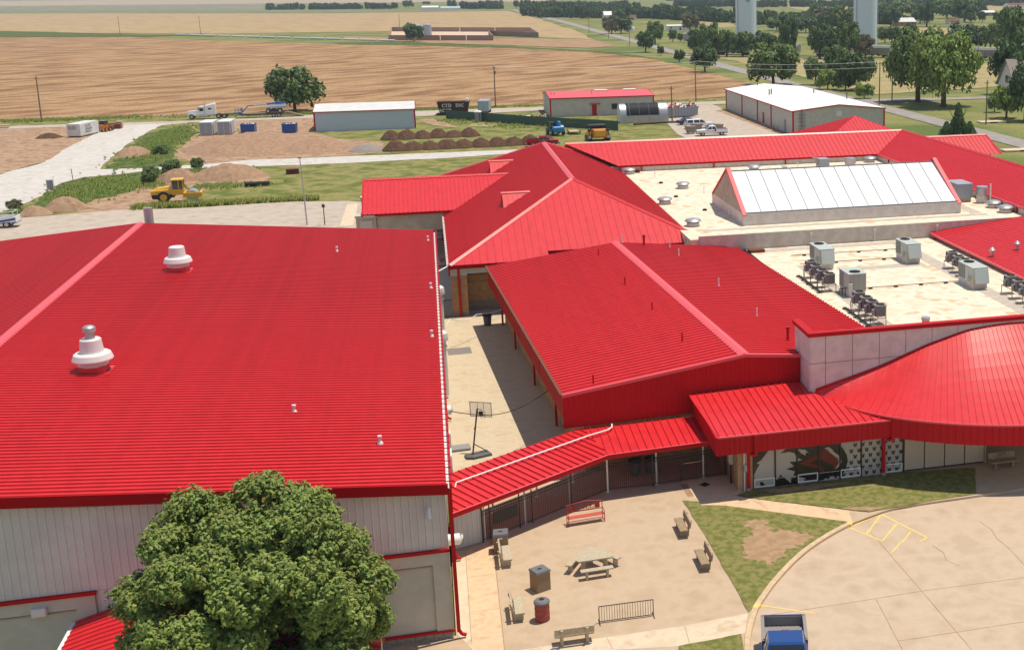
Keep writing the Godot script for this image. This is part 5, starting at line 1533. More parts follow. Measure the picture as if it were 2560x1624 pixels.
func plaza() -> void:
	# red steel bench with cut-out lettering
	var e := T("steel_bench", "red steel bench with EAGLES lettering cut across its backrest", "bench", V(6.62, 0, -63.2), deg_to_rad(6))
	var b := Bd.new()
	b.cbox(V(-.95, .40, -.18), V(.95, .43, .2), .008)
	M(b, "seat", K.bench_seat_red, e)
	for x in [-.97, .97]:
		b = Bd.new()
		b.tube([V(x, 0, .24), V(x, .5, .24), V(x, .62, .16), V(x, .66, .0), V(x, .66, -.24)], .022)
		b.tube([V(x, 0, -.24), V(x, 1.0, -.28)], .022)
		b.tube([V(x, .08, -.24), V(x, .08, .24)], .018)
		b.tube([V(x, .41, -.24), V(x, .41, .24)], .018)
		M(b, "leg", K.bench_red, e)
	b = Bd.new()
	b.tube([V(-.97, 1.0, -.28), V(-.1, 1.12, -.28), V(.1, 1.12, -.28), V(.97, 1.0, -.28)], .022)
	b.tube([V(-.97, .60, -.27), V(.97, .60, -.27)], .02)
	b.tube([V(-.97, .08, -.24), V(.97, .08, -.24)], .018)
	M(b, "backrest_frame", K.bench_red, e)
	for x in [-.82, .58]:
		b = Bd.new()
		b.box(V(x, .64, -.285), V(x + .26, .94, -.265))
		M(b, "backrest_plate", K.bench_red, e)
	text("EAGLES", .235, .02, "lettering", K.bench_red, e, V(0, .80, -.275), Vector3.BACK)
	b = Bd.new()
	b.box(V(-.56, .62, -.28), V(.56, .645, -.27))
	b.box(V(-.56, .95, -.28), V(.56, .97, -.27))
	M(b, "lettering_rail", K.bench_red, e)
	# concrete benches
	stone_bench("pale concrete bench seen from the side next to the stone bin by the iron fence", V(2.24, 0, -59.7), PI / 2, K.bench_stone)
	stone_bench("pale concrete bench on the left plaza edge beside the red barrel", V(2.42, 0, -54.0), PI / 2, K.bench_stone)
	stone_bench("concrete bench seen from behind at the bottom edge of the plaza", V(4.58, 0, -50.75), PI, K.bench_stone)
	stone_bench("concrete bench at the right plaza edge, the one farther from the pickup", V(11.3, 0, -60.55), -PI / 2, K.bench_brown)
	stone_bench("concrete bench at the right plaza edge, beside the middle of the grass triangle", V(11.55, 0, -56.5), -PI / 2, K.bench_brown)
	var rb := stone_bench("brown concrete bench with engraved words under the curved red roof", V(31.35, 0, -64.0), 0.0, K.bench_brown)
	text("ALUMNI", .09, .01, "engraving", K.grey_dark, rb, V(0, .80, -.27), V(0, .16, 1))
	text("ASSOC. 00", .09, .01, "engraving", K.grey_dark, rb, V(0, .67, -.25), V(0, .16, 1))
	# square stone bins
	for q in [[2.05, -61.0, -4.0, "square stone trash bin with grey lid behind the leftmost bench"], [3.6, -56.2, 25.0, "square stone trash bin with grey lid in the open plaza left of the table"]]:
		var o := T("trash_bin", q[3], "trash bin", V(q[0], 0, q[1]), deg_to_rad(q[2]), "square stone trash bins")
		b = Bd.new()
		b.cbox(V(-.36, 0, -.36), V(.36, .95, .36), .015)
		M(b, "body", K.aggregate, o)
		b = Bd.new()
		b.frus(V(-.39, .95, -.39), V(.39, 1.04, .39), .03, .03, .03)
		var lid := M(b, "lid", K.lid, o)
		b = Bd.new()
		b.box(V(-.10, 1.035, -.08), V(.10, 1.046, .06))
		M(b, "opening", K.dark, lid)
		if q[2] < 0.0:
			b = Bd.new()
			b.box(V(-.06, .78, .36), V(.1, .86, .366))
			M(b, "plate", K.white, o)
	# round red bin
	var rbn := T("round_bin", "round dark red trash barrel with black lid at the front of the plaza", "trash bin", V(3.42, 0, -53.15))
	b = Bd.new()
	b.lathe(V(0, 0, 0), [Vector2(0, .01), Vector2(.31, .01), Vector2(.33, .05), Vector2(.33, .28), Vector2(.345, .30), Vector2(.33, .32), Vector2(.33, .56), Vector2(.345, .58), Vector2(.33, .6), Vector2(.33, .86)], 22)
	M(b, "barrel", K.barrel, rbn)
	b = Bd.new()
	b.lathe(V(0, 0, 0), [Vector2(.33, .85), Vector2(.365, .86), Vector2(.365, .92), Vector2(.30, .99), Vector2(.17, 1.02), Vector2(0, 1.02)], 22)
	var rl := M(b, "lid", K.lid, rbn)
	b = Bd.new()
	b.lathe(V(0, 1.015, 0), [Vector2(.12, 0), Vector2(.12, .012), Vector2(0, .012)], 12)
	M(b, "opening", K.dark, rl)
	b = Bd.new()
	for k in 3:
		var a := k * 2.1 + .4
		b.box(V(cos(a) * .335 - .012, .05, sin(a) * .335 - .012), V(cos(a) * .335 + .012, .85, sin(a) * .335 + .012))
	M(b, "stave", K.barrel, rbn)
	# triangular picnic table with three bench seats
	var t := T("picnic_table", "triangular pale concrete picnic table with three attached benches", "table", V(6.3, 0, -57.6), deg_to_rad(3))
	var tri := []
	for k in 3:
		var a := -PI / 2 + k * TAU / 3
		for s in [-.12, .12]:
			tri.append(Vector2(cos(a + s) * .98, sin(a + s) * .98))
	b = Bd.new()
	b.ext(tri, "y", .70, .77)
	M(b, "tabletop", K.bench_stone, t)
	for k in 3:
		var a := PI / 2 + k * TAU / 3
		var bs := Transform3D(Basis(Vector3.UP, -(a - PI / 2)), V(cos(a) * .98, 0, sin(a) * .98))
		b = Bd.new()
		b.t = bs
		b.cbox(V(-.80, .40, -.15), V(.80, .47, .17), .012)
		M(b, "seat", K.bench_stone, t)
		b = Bd.new()
		b.t = bs
		for x in [-.5, .5]:
			b.bx(x, 0, 0.02, .11, .41, .24)
		M(b, "seat_leg", K.bench_stone, t)
		b = Bd.new()
		var c := a + PI
		b.t = Transform3D(Basis(Vector3.UP, -(c - PI / 2)), V(cos(c) * .62, 0, sin(c) * .62))
		b.bx(0, 0, 0, .14, .71, .2)
		M(b, "leg", K.bench_stone, t)
	# bicycle rack
	var r := T("bike_rack", "black steel bicycle rack with many upright bars at the front right of the plaza", "bike rack", V(7.09, 0, -52.12), deg_to_rad(-.5))
	b = Bd.new()
	b.tube([V(-1.23, 0, .0), V(-1.23, .80, 0), V(1.23, .80, 0), V(1.23, 0, 0)], .022)
	b.tube([V(-1.23, .06, 0), V(1.23, .06, 0)], .02)
	for x in [-1.23, 1.23]:
		b.tube([V(x, .02, -.3), V(x, .02, .3)], .022)
	M(b, "frame", K.iron, r)
	for k in 20:
		b = Bd.new()
		b.cyl(V(-1.23 + (k + 1) * 2.46 / 21.0, .06, 0), V(-1.23 + (k + 1) * 2.46 / 21.0, .8, 0), .011, .011, 6)
		M(b, "rack_bar", K.iron, r)
	# cans by the wall under the walkway and in the courtyard
	var can: Node3D
	for q in [[10.25, -69.2, "black plastic trash can under the walkway, left of a pair"], [11.2, -69.25, "black plastic trash can under the walkway, right of a pair"], [3.56, -105.9, "dark grey trash can alone at the far end of the courtyard"]]:
		if can == null:
			can = T("trash_can", q[2], "trash can", V(q[0], 0.008, q[1]), 0.0, "plastic trash cans")
			b = Bd.new()
			b.lathe(V(0, 0, 0), [Vector2(0, .01), Vector2(.29, .01), Vector2(.36, .82)], 16)
			M(b, "bin", K.grey_dark, can)
			b = Bd.new()
			b.lathe(V(0, 0, 0), [Vector2(.37, .80), Vector2(.42, .83), Vector2(.42, .90), Vector2(.36, .92), Vector2(.34, .90), Vector2(.30, .4), Vector2(0, .4)], 16)
			M(b, "rim", K.black, can)
		else:
			dup(can, q[2], V(q[0], 0.008, q[1]))
	# portable basketball hoop
	var h := T("basketball_hoop", "portable basketball hoop with clear backboard leaning over the courtyard", "basketball hoop", V(1.45, .008, -74.85), deg_to_rad(18))
	b = Bd.new()
	b.loft([[V(-.75, 0, -.32), V(.75, 0, -.42), V(.78, 0, .42), V(-.4, 0, .45), V(-.8, 0, .2)], [V(-.72, .16, -.3), V(.72, .16, -.4), V(.75, .16, .4), V(-.4, .16, .43), V(-.77, .16, .18)], [V(-.6, .22, -.2), V(.6, .2, -.28), V(.62, .2, .28), V(-.35, .22, .3), V(-.62, .22, .1)]])
	M(b, "base", K.grey_dark, h)
	b = Bd.new()
	b.tube([V(-.32, .2, .05), V(.22, 2.95, -.2)], .05, 8)
	M(b, "pole", K.iron, h)
	b = Bd.new()
	b.tube([V(-.2, .85, .02), V(.62, .2, .0)], .03)
	b.tube([V(.05, 2.0, -.12), V(-.1, 1.75, -.1), V(-.02, 1.62, -.08)], .015)
	b.tube([V(.2, 2.95, -.2), V(.62, 2.7, -.5)], .022)
	b.tube([V(.2, 2.7, -.2), V(.62, 2.45, -.5)], .022)
	M(b, "brace", K.iron, h)
	var bd := Node3D.new()
	bd.name = "backboard"
	bd.position = V(.55, 2.75, -.52)
	bd.rotation.y = deg_to_rad(-42)
	h.add_child(bd, true)
	b = Bd.new()
	b.tube([V(-.68, -.45, 0), V(.68, -.45, 0), V(.68, .45, 0), V(-.68, .45, 0), V(-.68, -.45, 0)], .022, 4)
	b.tube([V(-.2, -.45, 0), V(-.2, .45, 0)], .014, 4)
	b.tube([V(.2, -.45, 0), V(.2, .45, 0)], .014, 4)
	b.box(V(-.12, -.4, -.03), V(.12, -.12, .03))
	M(b, "frame", K.iron, bd)
	var cl := StandardMaterial3D.new()
	cl.resource_name = "clear_board"
	cl.transparency = BaseMaterial3D.TRANSPARENCY_ALPHA
	cl.albedo_color = Color(.9, .9, .88, .22)
	cl.roughness = .1
	b = Bd.new()
	b.box(V(-.66, -.43, -.006), V(.66, .43, .006))
	M(b, "board", cl, bd)
	b = Bd.new()
	var rim := []
	for k in 15:
		rim.append(V(cos(k * TAU / 14) * .22, -.32, -.3 + sin(k * TAU / 14) * .22))
	b.tube(rim, .01, 4)
	M(b, "rim", K.orange, bd)
	b = Bd.new()
	for k in 12:
		var a := k * TAU / 12
		b.cyl(V(cos(a) * .21, -.33, -.3 + sin(a) * .21), V(cos(a + .25) * .12, -.72, -.3 + sin(a + .25) * .12), .006, .006, 4)
	M(b, "net", K.white, bd)
	var b2 := T("hoop_weight", "flat grey base of a second hoop lying by the gymnasium wall", "hoop weight", V(.45, .008, -76.4), deg_to_rad(4))
	b = Bd.new()
	b.cbox(V(-.6, 0, -.42), V(.62, .18, .42), .05)
	M(b, "base", K.grey, b2)
	var fm := T("floor_mat", "dark grey rectangular mat on the courtyard floor by the gymnasium", "mat", V(1.02, .008, -98.6), deg_to_rad(3))
	b = Bd.new()
	b.cbox(V(-.9, 0, -.9), V(.9, .02, .9), .008)
	M(b, "mat", K.hvac_dark, fm)
	# cables strung over the courtyard
	var cb := T("overhead_cable", "dark cable sagging across the courtyard from gymnasium to classroom wing", "cable", V(3, 0, -76))
	b = Bd.new()
	var pa := V(0.0, 4.6, -70.2)
	var pb := V(6.75, 3.2, -78.0)
	var pth := []
	for k in 13:
		var f := k / 12.0
		pth.append(pa.lerp(pb, f) + V(0, -1.0 * sin(f * PI), 0))
	b.tube(pth, .025, 5)
	W(b, "cable", K.iron, cb)
	var cw := T("slack_cable", "slack white cable strung from gymnasium wall to the far classroom corner", "cable", V(2, 0, -100))
	b = Bd.new()
	b.tube([V(.1, 2.3, -98), V(.5, 2.6, -99), V(1.1, 2.1, -100), V(1.9, 1.8, -101), V(2.6, 2.0, -102), V(4.0, 1.7, -103.5), V(5.0, 1.8, -104.2)], .03, 6)
	W(b, "cable", K.white, cw)
	var ct := T("conduit_bridge", "short white pipe between gymnasium gutter and cafeteria corner", "pipe", V(0, 0, -110))
	b = Bd.new()
	b.tube([V(-.3, 4.6, -107.2), V(.7, 4.5, -109.9)], .06, 6)
	W(b, "pipe", K.white, ct)
	var dr := T("drain_grate", "dark floor grate in the pavement by the entrance corner", "grate", V(13.83, .01, -66.5), deg_to_rad(35))
	b = Bd.new()
	for k in 7:
		b.box(V(-.2 + k * .065, 0, -.2), V(-.165 + k * .065, .012, .2))
	b.box(V(-.24, 0, -.24), V(.24, .004, .24))
	M(b, "grate", K.iron, dr)
	# seats in the shaded passage
	var pt: Node3D
	for q in [[.0, -152.0, "farthest of three"], [.0, -145.2, "middle of three"], [.1, -130.5, "nearest of three"]]:
		var lb := "dark red pedestal table with seats in the passage, " + str(q[2])
		if pt == null:
			pt = T("pedestal_table", lb, "table", V(q[0], .008, q[1]), 0.0, "pedestal tables in the passage")
			b = Bd.new()
			b.cbox(V(-.1, .72, -.9), V(1.1, .77, .9), .02)
			M(b, "tabletop", K.barrel, pt)
			b = Bd.new()
			b.cyl(V(.5, 0, 0), V(.5, .72, 0), .06, .06, 8)
			b.box(V(-.5, .1, -.04), V(1.5, .16, .04))
			M(b, "leg", K.iron, pt)
			for x in [-.5, 1.5]:
				b = Bd.new()
				b.cyl(V(x, .1, 0), V(x, .45, 0), .04, .04, 8)
				b.cyl(V(x, .45, 0), V(x, .49, 0), .19, .19, 12)
				M(b, "seat", K.barrel, pt)
		else:
			dup(pt, lb, V(q[0], .008, q[1]))
	var gt := T("passage_gate", "black picket gate closing the passage beside the cafeteria pillar", "gate", V(.2, 0, -109.3))
	b = Bd.new()
	for k in 12:
		b.box(V(-.35 + k * .1, .05, -109.31), V(-.335 + k * .1, 1.8, -109.29))
	b.box(V(-.38, .15, -109.33), V(.8, .2, -109.27))
	b.box(V(-.38, 1.55, -109.33), V(.8, 1.6, -109.27))
	W(b, "pickets", K.iron, gt)

# ---------------------------------------------------------------- vehicles (front towards +x)
func wheel(par: Node3D, at: Vector3, r: float, w: float, rim := "galv") -> void:
	var o := Node3D.new()
	o.name = "wheel"
	o.position = at
	par.add_child(o, true)
	var b := Bd.new()
	var s := signf(at.z)
	for q in [[-w / 2, -w / 2 + .04, r - .05, r], [-w / 2 + .04, w / 2 - .04, r, r], [w / 2 - .04, w / 2, r, r - .05]]:
		b.loft([b.ring(V(0, 0, q[0]), Vector3.BACK, q[2], 18), b.ring(V(0, 0, q[1]), Vector3.BACK, q[3], 18)], true, true)
	M(b, "tyre", K.rubber, o)
	b = Bd.new()
	b.cyl(V(0, 0, s * (w / 2 - .02)), V(0, 0, s * (w / 2 + .012)), r * .62, r * .55, 14)
	M(b, "rim", K[rim], o)

func car(label: String, category: String, at: Vector3, turn: float, kind: String, paint: Material, bed: Material, grp := "") -> Node3D:
	var o := T("pickup_truck" if kind == "pickup" else ("suv" if kind == "suv" else "sedan"), label, category, at, turn, grp)
	var L := 2.95 if kind != "sedan" else 2.4
	var wd := .97 if kind != "sedan" else .9
	var wb := 1.85 if kind != "sedan" else 1.4
	var wr := .41 if kind != "sedan" else .33
	var hood := 1.12 if kind != "sedan" else .88
	var lowy := .42 if kind != "sedan" else .28
	var arch := func(cx: float) -> Array:
		var a := []
		for k in 7:
			var t := PI - k * PI / 6
			a.append(Vector2(cx + cos(t) * (wr + .09), lowy + sin(t) * (wr + .02)))
		return a
	var prof := [Vector2(-L, lowy + .12)]
	prof.append_array(arch.call(-wb))
	prof.append_array(arch.call(wb))
	prof.append_array([Vector2(L - .05, lowy), Vector2(L, lowy + .2), Vector2(L, hood - .22), Vector2(L - .12, hood - .06), Vector2(1.15, hood + .04), Vector2(.9, hood + .1)])
	var cab0 := -.75
	if kind == "pickup":
		prof.append_array([Vector2(cab0, hood + .1), Vector2(cab0 - .02, .82), Vector2(-L, .82)])
	elif kind == "suv":
		prof.append_array([Vector2(-L + .05, hood + .12), Vector2(-L, hood - .2)])
	else:
		prof.append_array([Vector2(-1.5, hood + .08), Vector2(-L + .1, hood + .02), Vector2(-L, hood - .15)])
	var b := Bd.new()
	b.ext(prof, "z", -wd + .03, wd - .03)
	b.ext([Vector2(-L + .15, lowy + .28), Vector2(L - .2, lowy + .28), Vector2(L - .3, hood - .2), Vector2(-L + .15, .80)], "z", -wd, wd)
	M(b, "body", paint, o)
	# cabin
	var rx0 := cab0 if kind == "pickup" else (-L + .1 if kind == "suv" else -1.5)
	var top := 1.86 if kind != "sedan" else 1.42
	var base := hood + .08
	var ix0 := .12 if kind == "pickup" else (.3 if kind == "suv" else .55)
	b = Bd.new()
	b.frus(V(rx0, base, -wd + .06), V(1.15, top - .07, wd - .06), ix0, .72, .16)
	M(b, "windows", K.dark_glass, o)
	b = Bd.new()
	var ra := V(rx0 + ix0 - .02, top - .08, -wd + .21)
	var rb := V(1.15 - .72 + .02, top, wd - .21)
	b.frus(ra, rb, .04, .1, .05)
	var roof_o := M(b, "cab_roof", paint, o)
	b = Bd.new()
	for s in [-1.0, 1.0]:
		var px := [[rx0, rx0 + ix0], [1.15, .43]]
		for c in px:
			b.loft([[V(c[0] - .04, base, s * (wd - .05)), V(c[0] + .05, base, s * (wd - .05)), V(c[0] + .05, base, s * (wd - .11)), V(c[0] - .04, base, s * (wd - .11))], [V(c[1] - .04, top - .07, s * (wd - .20)), V(c[1] + .05, top - .07, s * (wd - .20)), V(c[1] + .05, top - .07, s * (wd - .26)), V(c[1] - .04, top - .07, s * (wd - .26))]])
		var mx := .0 if kind == "pickup" else -.2
		b.loft([[V(mx, base, s * (wd - .04)), V(mx + .1, base, s * (wd - .04)), V(mx + .1, base, s * (wd - .1)), V(mx, base, s * (wd - .1))], [V(mx, top - .07, s * (wd - .2)), V(mx + .1, top - .07, s * (wd - .2)), V(mx + .1, top - .07, s * (wd - .26)), V(mx, top - .07, s * (wd - .26))]])
	if kind == "suv":
		for s in [-1.0, 1.0]:
			b.loft([[V(-1.5, base, s * (wd - .04)), V(-1.3, base, s * (wd - .04)), V(-1.3, base, s * (wd - .1)), V(-1.5, base, s * (wd - .1))], [V(-1.5, top - .07, s * (wd - .2)), V(-1.3, top - .07, s * (wd - .2)), V(-1.3, top - .07, s * (wd - .26)), V(-1.5, top - .07, s * (wd - .26))]])
	M(b, "pillar", paint, roof_o)
	if kind == "pickup":
		for s in [-1.0, 1.0]:
			b = Bd.new()
			b.ext([Vector2(-L, .80), Vector2(cab0, .80), Vector2(cab0, 1.30), Vector2(-L, 1.30)], "z", s * (wd - .10), s * wd)
			var side := M(b, "bed_side", paint, o)
			b = Bd.new()
			b.cbox(V(-L, 1.295, s * wd - (.14 if s > 0 else .01)), V(cab0, 1.335, s * wd + (.01 if s > 0 else .14)), .012)
			M(b, "rail_cap", bed, side)
		b = Bd.new()
		b.cbox(V(-L - .02, .78, -wd + .02), V(-L + .08, 1.33, wd - .02), .015)
		M(b, "tailgate", paint, o)
		b = Bd.new()
		b.box(V(-L + .08, .815, -wd + .1), V(cab0, .84, wd - .1))
		b.box(V(cab0 - .05, .84, -wd + .1), V(cab0, 1.3, wd - .1))
		b.box(V(-L + .08, .84, -wd + .1), V(-L + .1, 1.29, wd - .1))
		for s in [-1.0, 1.0]:
			b.box(V(-wb - .45, .84, s * (wd - .22) - .1), V(-wb + .45, 1.06, s * (wd - .22) + .1))
		for k in 7:
			b.box(V(-L + .12, .84, -.62 + k * .2), V(cab0 - .06, .855, -.56 + k * .2))
		M(b, "bed_liner", bed, o)
		b = Bd.new()
		b.cbox(V(rx0 + ix0 - .05, top - .06, -.16), V(rx0 + ix0, top - .0, .16), .01)
		M(b, "brake_light", K.light_red, o)
	for x in [-wb, wb]:
		for s in [-1.0, 1.0]:
			wheel(o, V(x, wr, s * (wd - .14)), wr, .26)
	for s in [-1.0, 1.0]:
		b = Bd.new()
		b.cbox(V(L - .12, hood - .28, s * (wd - .2) - .15), V(L + .015, hood - .1, s * (wd - .2) + .15), .02)
		M(b, "headlight", K.lamp_clear, o)
		b = Bd.new()
		b.cbox(V(-L - .015, .85 if kind != "sedan" else .66, s * (wd - .09) - .07), V(-L + .1, 1.22 if kind != "sedan" else .82, s * (wd - .09) + .08), .02)
		M(b, "taillight", K.light_red, o)
		b = Bd.new()
		b.cbox(V(.75, base + .06, s * (wd + .14) - .11), V(.87, base + .26, s * (wd + .14) + .11), .03)
		M(b, "mirror", K.black, o)
	b = Bd.new()
	b.cbox(V(L - .04, lowy, -wd + .04), V(L + .12, lowy + .22, wd - .04), .04)
	M(b, "bumper", K.chrome if kind == "pickup" else paint, o)
	b = Bd.new()
	b.cbox(V(-L - .13, lowy + .06, -wd + .06), V(-L + .02, lowy + .26, wd - .06), .04)
	M(b, "bumper", K.chrome if kind == "pickup" else paint, o)
	b = Bd.new()
	b.box(V(L - .01, hood - .36, -.55), V(L + .02, hood - .1, .55))
	M(b, "grille", K.black, o)
	return o

func vehicles() -> void:
	var blue := car("dark blue pickup truck with grey bed parked by the kerb at the bottom edge", "pickup truck", V(12.72, -.118, -45.5), deg_to_rad(-103.5), "pickup", K.truck_blue, K.bed_grey)
	var b := Bd.new()
	for q in [[-2.85, -.9], [-2.85, .9], [-.85, -.9], [-.85, .9]]:
		b.bx(q[0], 1.33, q[1], .06, .012, .06)
	M(b, "stake_hole", K.dark, blue)
	car("white sport utility vehicle parked on the side lot between dark sedan and trash carts", "suv", V(52.1, -.1, -248.2), deg_to_rad(6), "suv", K.white_gloss, K.black)
	car("white crew cab pickup with scrap in its bed, nearest the long red roof", "pickup truck", V(51.8, -.1, -235.2), deg_to_rad(177), "pickup", K.white_gloss, K.rust)
	car("dark blue sedan half hidden behind the white sport utility vehicle", "car", V(51.5, -.1, -256.0), deg_to_rad(12), "sedan", K.navy, K.black)
	car("bright red pickup truck showing above the cafeteria ridge by the dirt heaps", "pickup truck", V(19.4, -.1, -229.4), deg_to_rad(-4), "pickup", K.red_trim, K.black)
	var et := car("white service pickup with blue swoosh cut off by the left edge", "pickup truck", V(-52.3, -.085, -170.6), PI, "pickup", K.white_gloss, K.vent_white)
	for s in [-1.0, 1.0]:
		b = Bd.new()
		b.loft([[V(-2.9, .92, s * .972), V(-2.9, 1.2, s * .972), V(-2.9, 1.2, s * .985), V(-2.9, .92, s * .985)], [V(.2, .55, s * .972), V(.2, .75, s * .972), V(.2, .75, s * .985), V(.2, .55, s * .985)]])
		M(b, "blue_stripe", K.blue, et)
	b = Bd.new()
	b.tube([V(-2.7, 1.3, -.85), V(-2.7, 1.95, -.85), V(-2.7, 1.95, .85), V(-2.7, 1.3, .85)], .03)
	b.tube([V(-1.0, 1.3, -.85), V(-1.0, 1.95, -.85), V(-1.0, 1.95, .85), V(-1.0, 1.3, .85)], .03)
	for z in [-.85, .85]:
		b.tube([V(-2.7, 1.95, z), V(1.2, 2.0, z)], .03)
	M(b, "ladder_rack", K.white, et)
	# drum roller
	var r := T("road_roller", "yellow soil roller with smooth steel drum and closed cab on the grass", "road roller", V(-33.9, -.12, -184.6), deg_to_rad(3))
	b = Bd.new()
	b.ext([Vector2(-3.0, .95), Vector2(-2.9, .55), Vector2(-1.9, .5), Vector2(-.2, .7), Vector2(-.2, 1.3), Vector2(-2.95, 1.3)], "z", -.75, .75)
	M(b, "frame", K.black, r)
	b = Bd.new()
	b.loft([[V(-3.05, 1.15, -.85), V(-.35, 1.15, -.85), V(-.35, 1.15, .85), V(-3.05, 1.15, .85)], [V(-3.05, 1.6, -.82), V(-.35, 1.7, -.85), V(-.35, 1.7, .85), V(-3.05, 1.6, .82)], [V(-2.2, 2.0, -.6), V(-.4, 2.15, -.7), V(-.4, 2.15, .7), V(-2.2, 2.0, .6)]])
	M(b, "engine_hood", K.yellow, r)
	b = Bd.new()
	b.box(V(-.45, 1.0, -.82), V(1.05, 1.75, .82))
	M(b, "cab_base", K.yellow, r)
	b = Bd.new()
	b.frus(V(-.4, 1.75, -.78), V(1.0, 2.95, .78), .02, .1, .06)
	var cab := M(b, "cab_glass", K.dark_glass, r)
	b = Bd.new()
	b.cbox(V(-.5, 2.94, -.88), V(1.05, 3.12, .88), .05)
	M(b, "cab_roof", K.yellow, cab)
	b = Bd.new()
	for x in [-.38, .45, .98]:
		for z in [-.79, .79]:
			b.bx(x, 1.75, z, .1, 1.2, .06)
	M(b, "cab_post", K.yellow, cab)
	for s in [-1.0, 1.0]:
		wheel(r, V(-1.5, .78, s * .82), .78, .5, "yellow")
		b = Bd.new()
		b.box(V(1.0, .65, s * 1.1 - .09), V(3.2, 1.25, s * 1.1 + .09))
		b.box(V(1.7, .85, s * 1.2 - .02), V(2.1, 1.05, s * 1.2 + .02))
		M(b, "drum_frame", K.yellow, r)
	b = Bd.new()
	b.box(V(2.95, .65, -1.1), V(3.25, 1.25, 1.1))
	b.box(V(.9, .7, -1.1), V(1.2, 1.25, 1.1))
	M(b, "drum_frame", K.yellow, r)
	b = Bd.new()
	b.loft([b.ring(V(2.05, .78, -1.0), Vector3.BACK, .78, 28), b.ring(V(2.05, .78, 1.0), Vector3.BACK, .78, 28)], true, true)
	M(b, "drum", K.galv, r)
	# semi-trailer truck
	var s := T("semi_truck", "white long nosed semi truck towing a lowboy trailer on the farm road", "truck", V(-47.8, -.06, -304.0), PI + .02)
	b = Bd.new()
	b.ext([Vector2(-3.9, .75), Vector2(3.9, .75), Vector2(3.9, .95), Vector2(-3.9, .95)], "z", -.45, .45)
	M(b, "chassis", K.black, s)
	b = Bd.new()
	b.loft([[V(1.5, .8, -.85), V(1.5, 1.95, -.8), V(1.5, 1.95, .8), V(1.5, .8, .85)], [V(3.85, .75, -.75), V(3.85, 1.75, -.68), V(3.85, 1.75, .68), V(3.85, .75, .75)]])
	M(b, "hood", K.white_gloss, s)
	b = Bd.new()
	b.frus(V(.2, .9, -1.1), V(1.6, 2.75, 1.1), 0, .25, .08)
	M(b, "cab", K.white_gloss, s)
	b = Bd.new()
	b.loft([[V(-1.9, .9, -1.15), V(.2, .9, -1.15), V(.2, .9, 1.15), V(-1.9, .9, 1.15)], [V(-1.9, 3.2, -1.12), V(.2, 2.9, -1.12), V(.2, 2.9, 1.12), V(-1.9, 3.2, 1.12)], [V(-1.8, 3.45, -1.0), V(.0, 3.0, -1.0), V(.0, 3.0, 1.0), V(-1.8, 3.45, 1.0)]])
	M(b, "sleeper", K.white_gloss, s)
	b = Bd.new()
	for z in [-1.13, 1.13]:
		b.box(V(.55, 1.75, z - .01), V(1.3, 2.4, z + .01))
		b.box(V(-1.15, 2.05, z - .03), V(-.5, 2.4, z + .03))
	b.box(V(1.45, 1.95, -.9), V(1.62, 2.55, .9))
	M(b, "window", K.dark_glass, s)
	b = Bd.new()
	for z in [-1.2, 1.2]:
		b.cyl(V(.25, .9, z), V(.25, 3.7, z), .08, .08, 10)
	M(b, "exhaust_stack", K.chrome, s)
	for z in [-1.0, 1.0]:
		b = Bd.new()
		b.ext([Vector2(2.3, .8), Vector2(2.5, 1.2), Vector2(3.0, 1.35), Vector2(3.6, 1.2), Vector2(3.85, .75), Vector2(3.6, .75), Vector2(3.45, 1.0), Vector2(3.0, 1.12), Vector2(2.6, 1.0), Vector2(2.45, .75)], "z", z - .15, z + .15)
		M(b, "fender", K.white_gloss, s)
		for x in [3.0, -2.5, -3.7]:
			wheel(s, V(x, .52, z * .95), .52, .3 if x > 0 else .5)
		b = Bd.new()
		b.cyl(V(-.4, .75, z), V(1.3, .75, z), .3, .3, 12)
		M(b, "fuel_tank", K.chrome, s)
	var tr := T("lowboy_trailer", "black flat lowboy trailer with its rear ramp sloping to the road", "trailer", V(-36.0, -.06, -303.0), PI + .06)
	b = Bd.new()
	b.ext([Vector2(8.0, 1.25), Vector2(5.2, 1.25), Vector2(4.6, .95), Vector2(-4.2, .9), Vector2(-5.2, 1.1), Vector2(-8.5, .1), Vector2(-8.6, .05), Vector2(-8.5, 0.0), Vector2(-5.0, .7), Vector2(4.7, .65), Vector2(5.3, 1.0), Vector2(8.0, 1.0)], "z", -1.25, 1.25)
	M(b, "deck", K.wood, tr)
	b = Bd.new()
	for z in [-1.26, 1.26]:
		b.box(V(-4.2, .6, z - .03), V(4.6, .85, z + .03))
	M(b, "side_rail", K.black, tr)
	for z in [-1.0, 1.0]:
		for x in [-2.2, -3.3]:
			wheel(tr, V(x, .42, z), .42, .4)
	# boom lift riding on the trailer
	var l := T("boom_lift", "blue and grey telescopic boom lift chained on the lowboy trailer", "boom lift", V(-33.6, .86, -302.9), PI + .06)
	b = Bd.new()
	b.box(V(-1.3, .35, -.7), V(1.3, .75, .7))
	b.box(V(-.4, .75, -.5), V(.4, 1.0, .5))
	M(b, "chassis", K.black, l)
	for z in [-.95, .95]:
		for x in [-1.25, 1.25]:
			wheel(l, V(x, .5, z), .5, .38)
	b = Bd.new()
	b.loft([[V(-2.5, 1.05, -1.1), V(1.3, 1.05, -1.1), V(1.3, 1.05, 1.1), V(-2.5, 1.05, 1.1)], [V(-2.6, 1.5, -1.15), V(1.5, 1.4, -1.15), V(1.5, 1.4, 1.15), V(-2.6, 1.5, 1.15)], [V(-2.4, 1.85, -1.0), V(1.0, 1.65, -1.0), V(1.0, 1.65, 1.0), V(-2.4, 1.85, 1.0)]])
	M(b, "turntable", K.grey_blue, l)
	b = Bd.new()
	b.ext([Vector2(-2.4, 2.0), Vector2(-2.3, 2.5), Vector2(1.4, 2.15), Vector2(1.4, 1.8)], "z", -.25, .25)
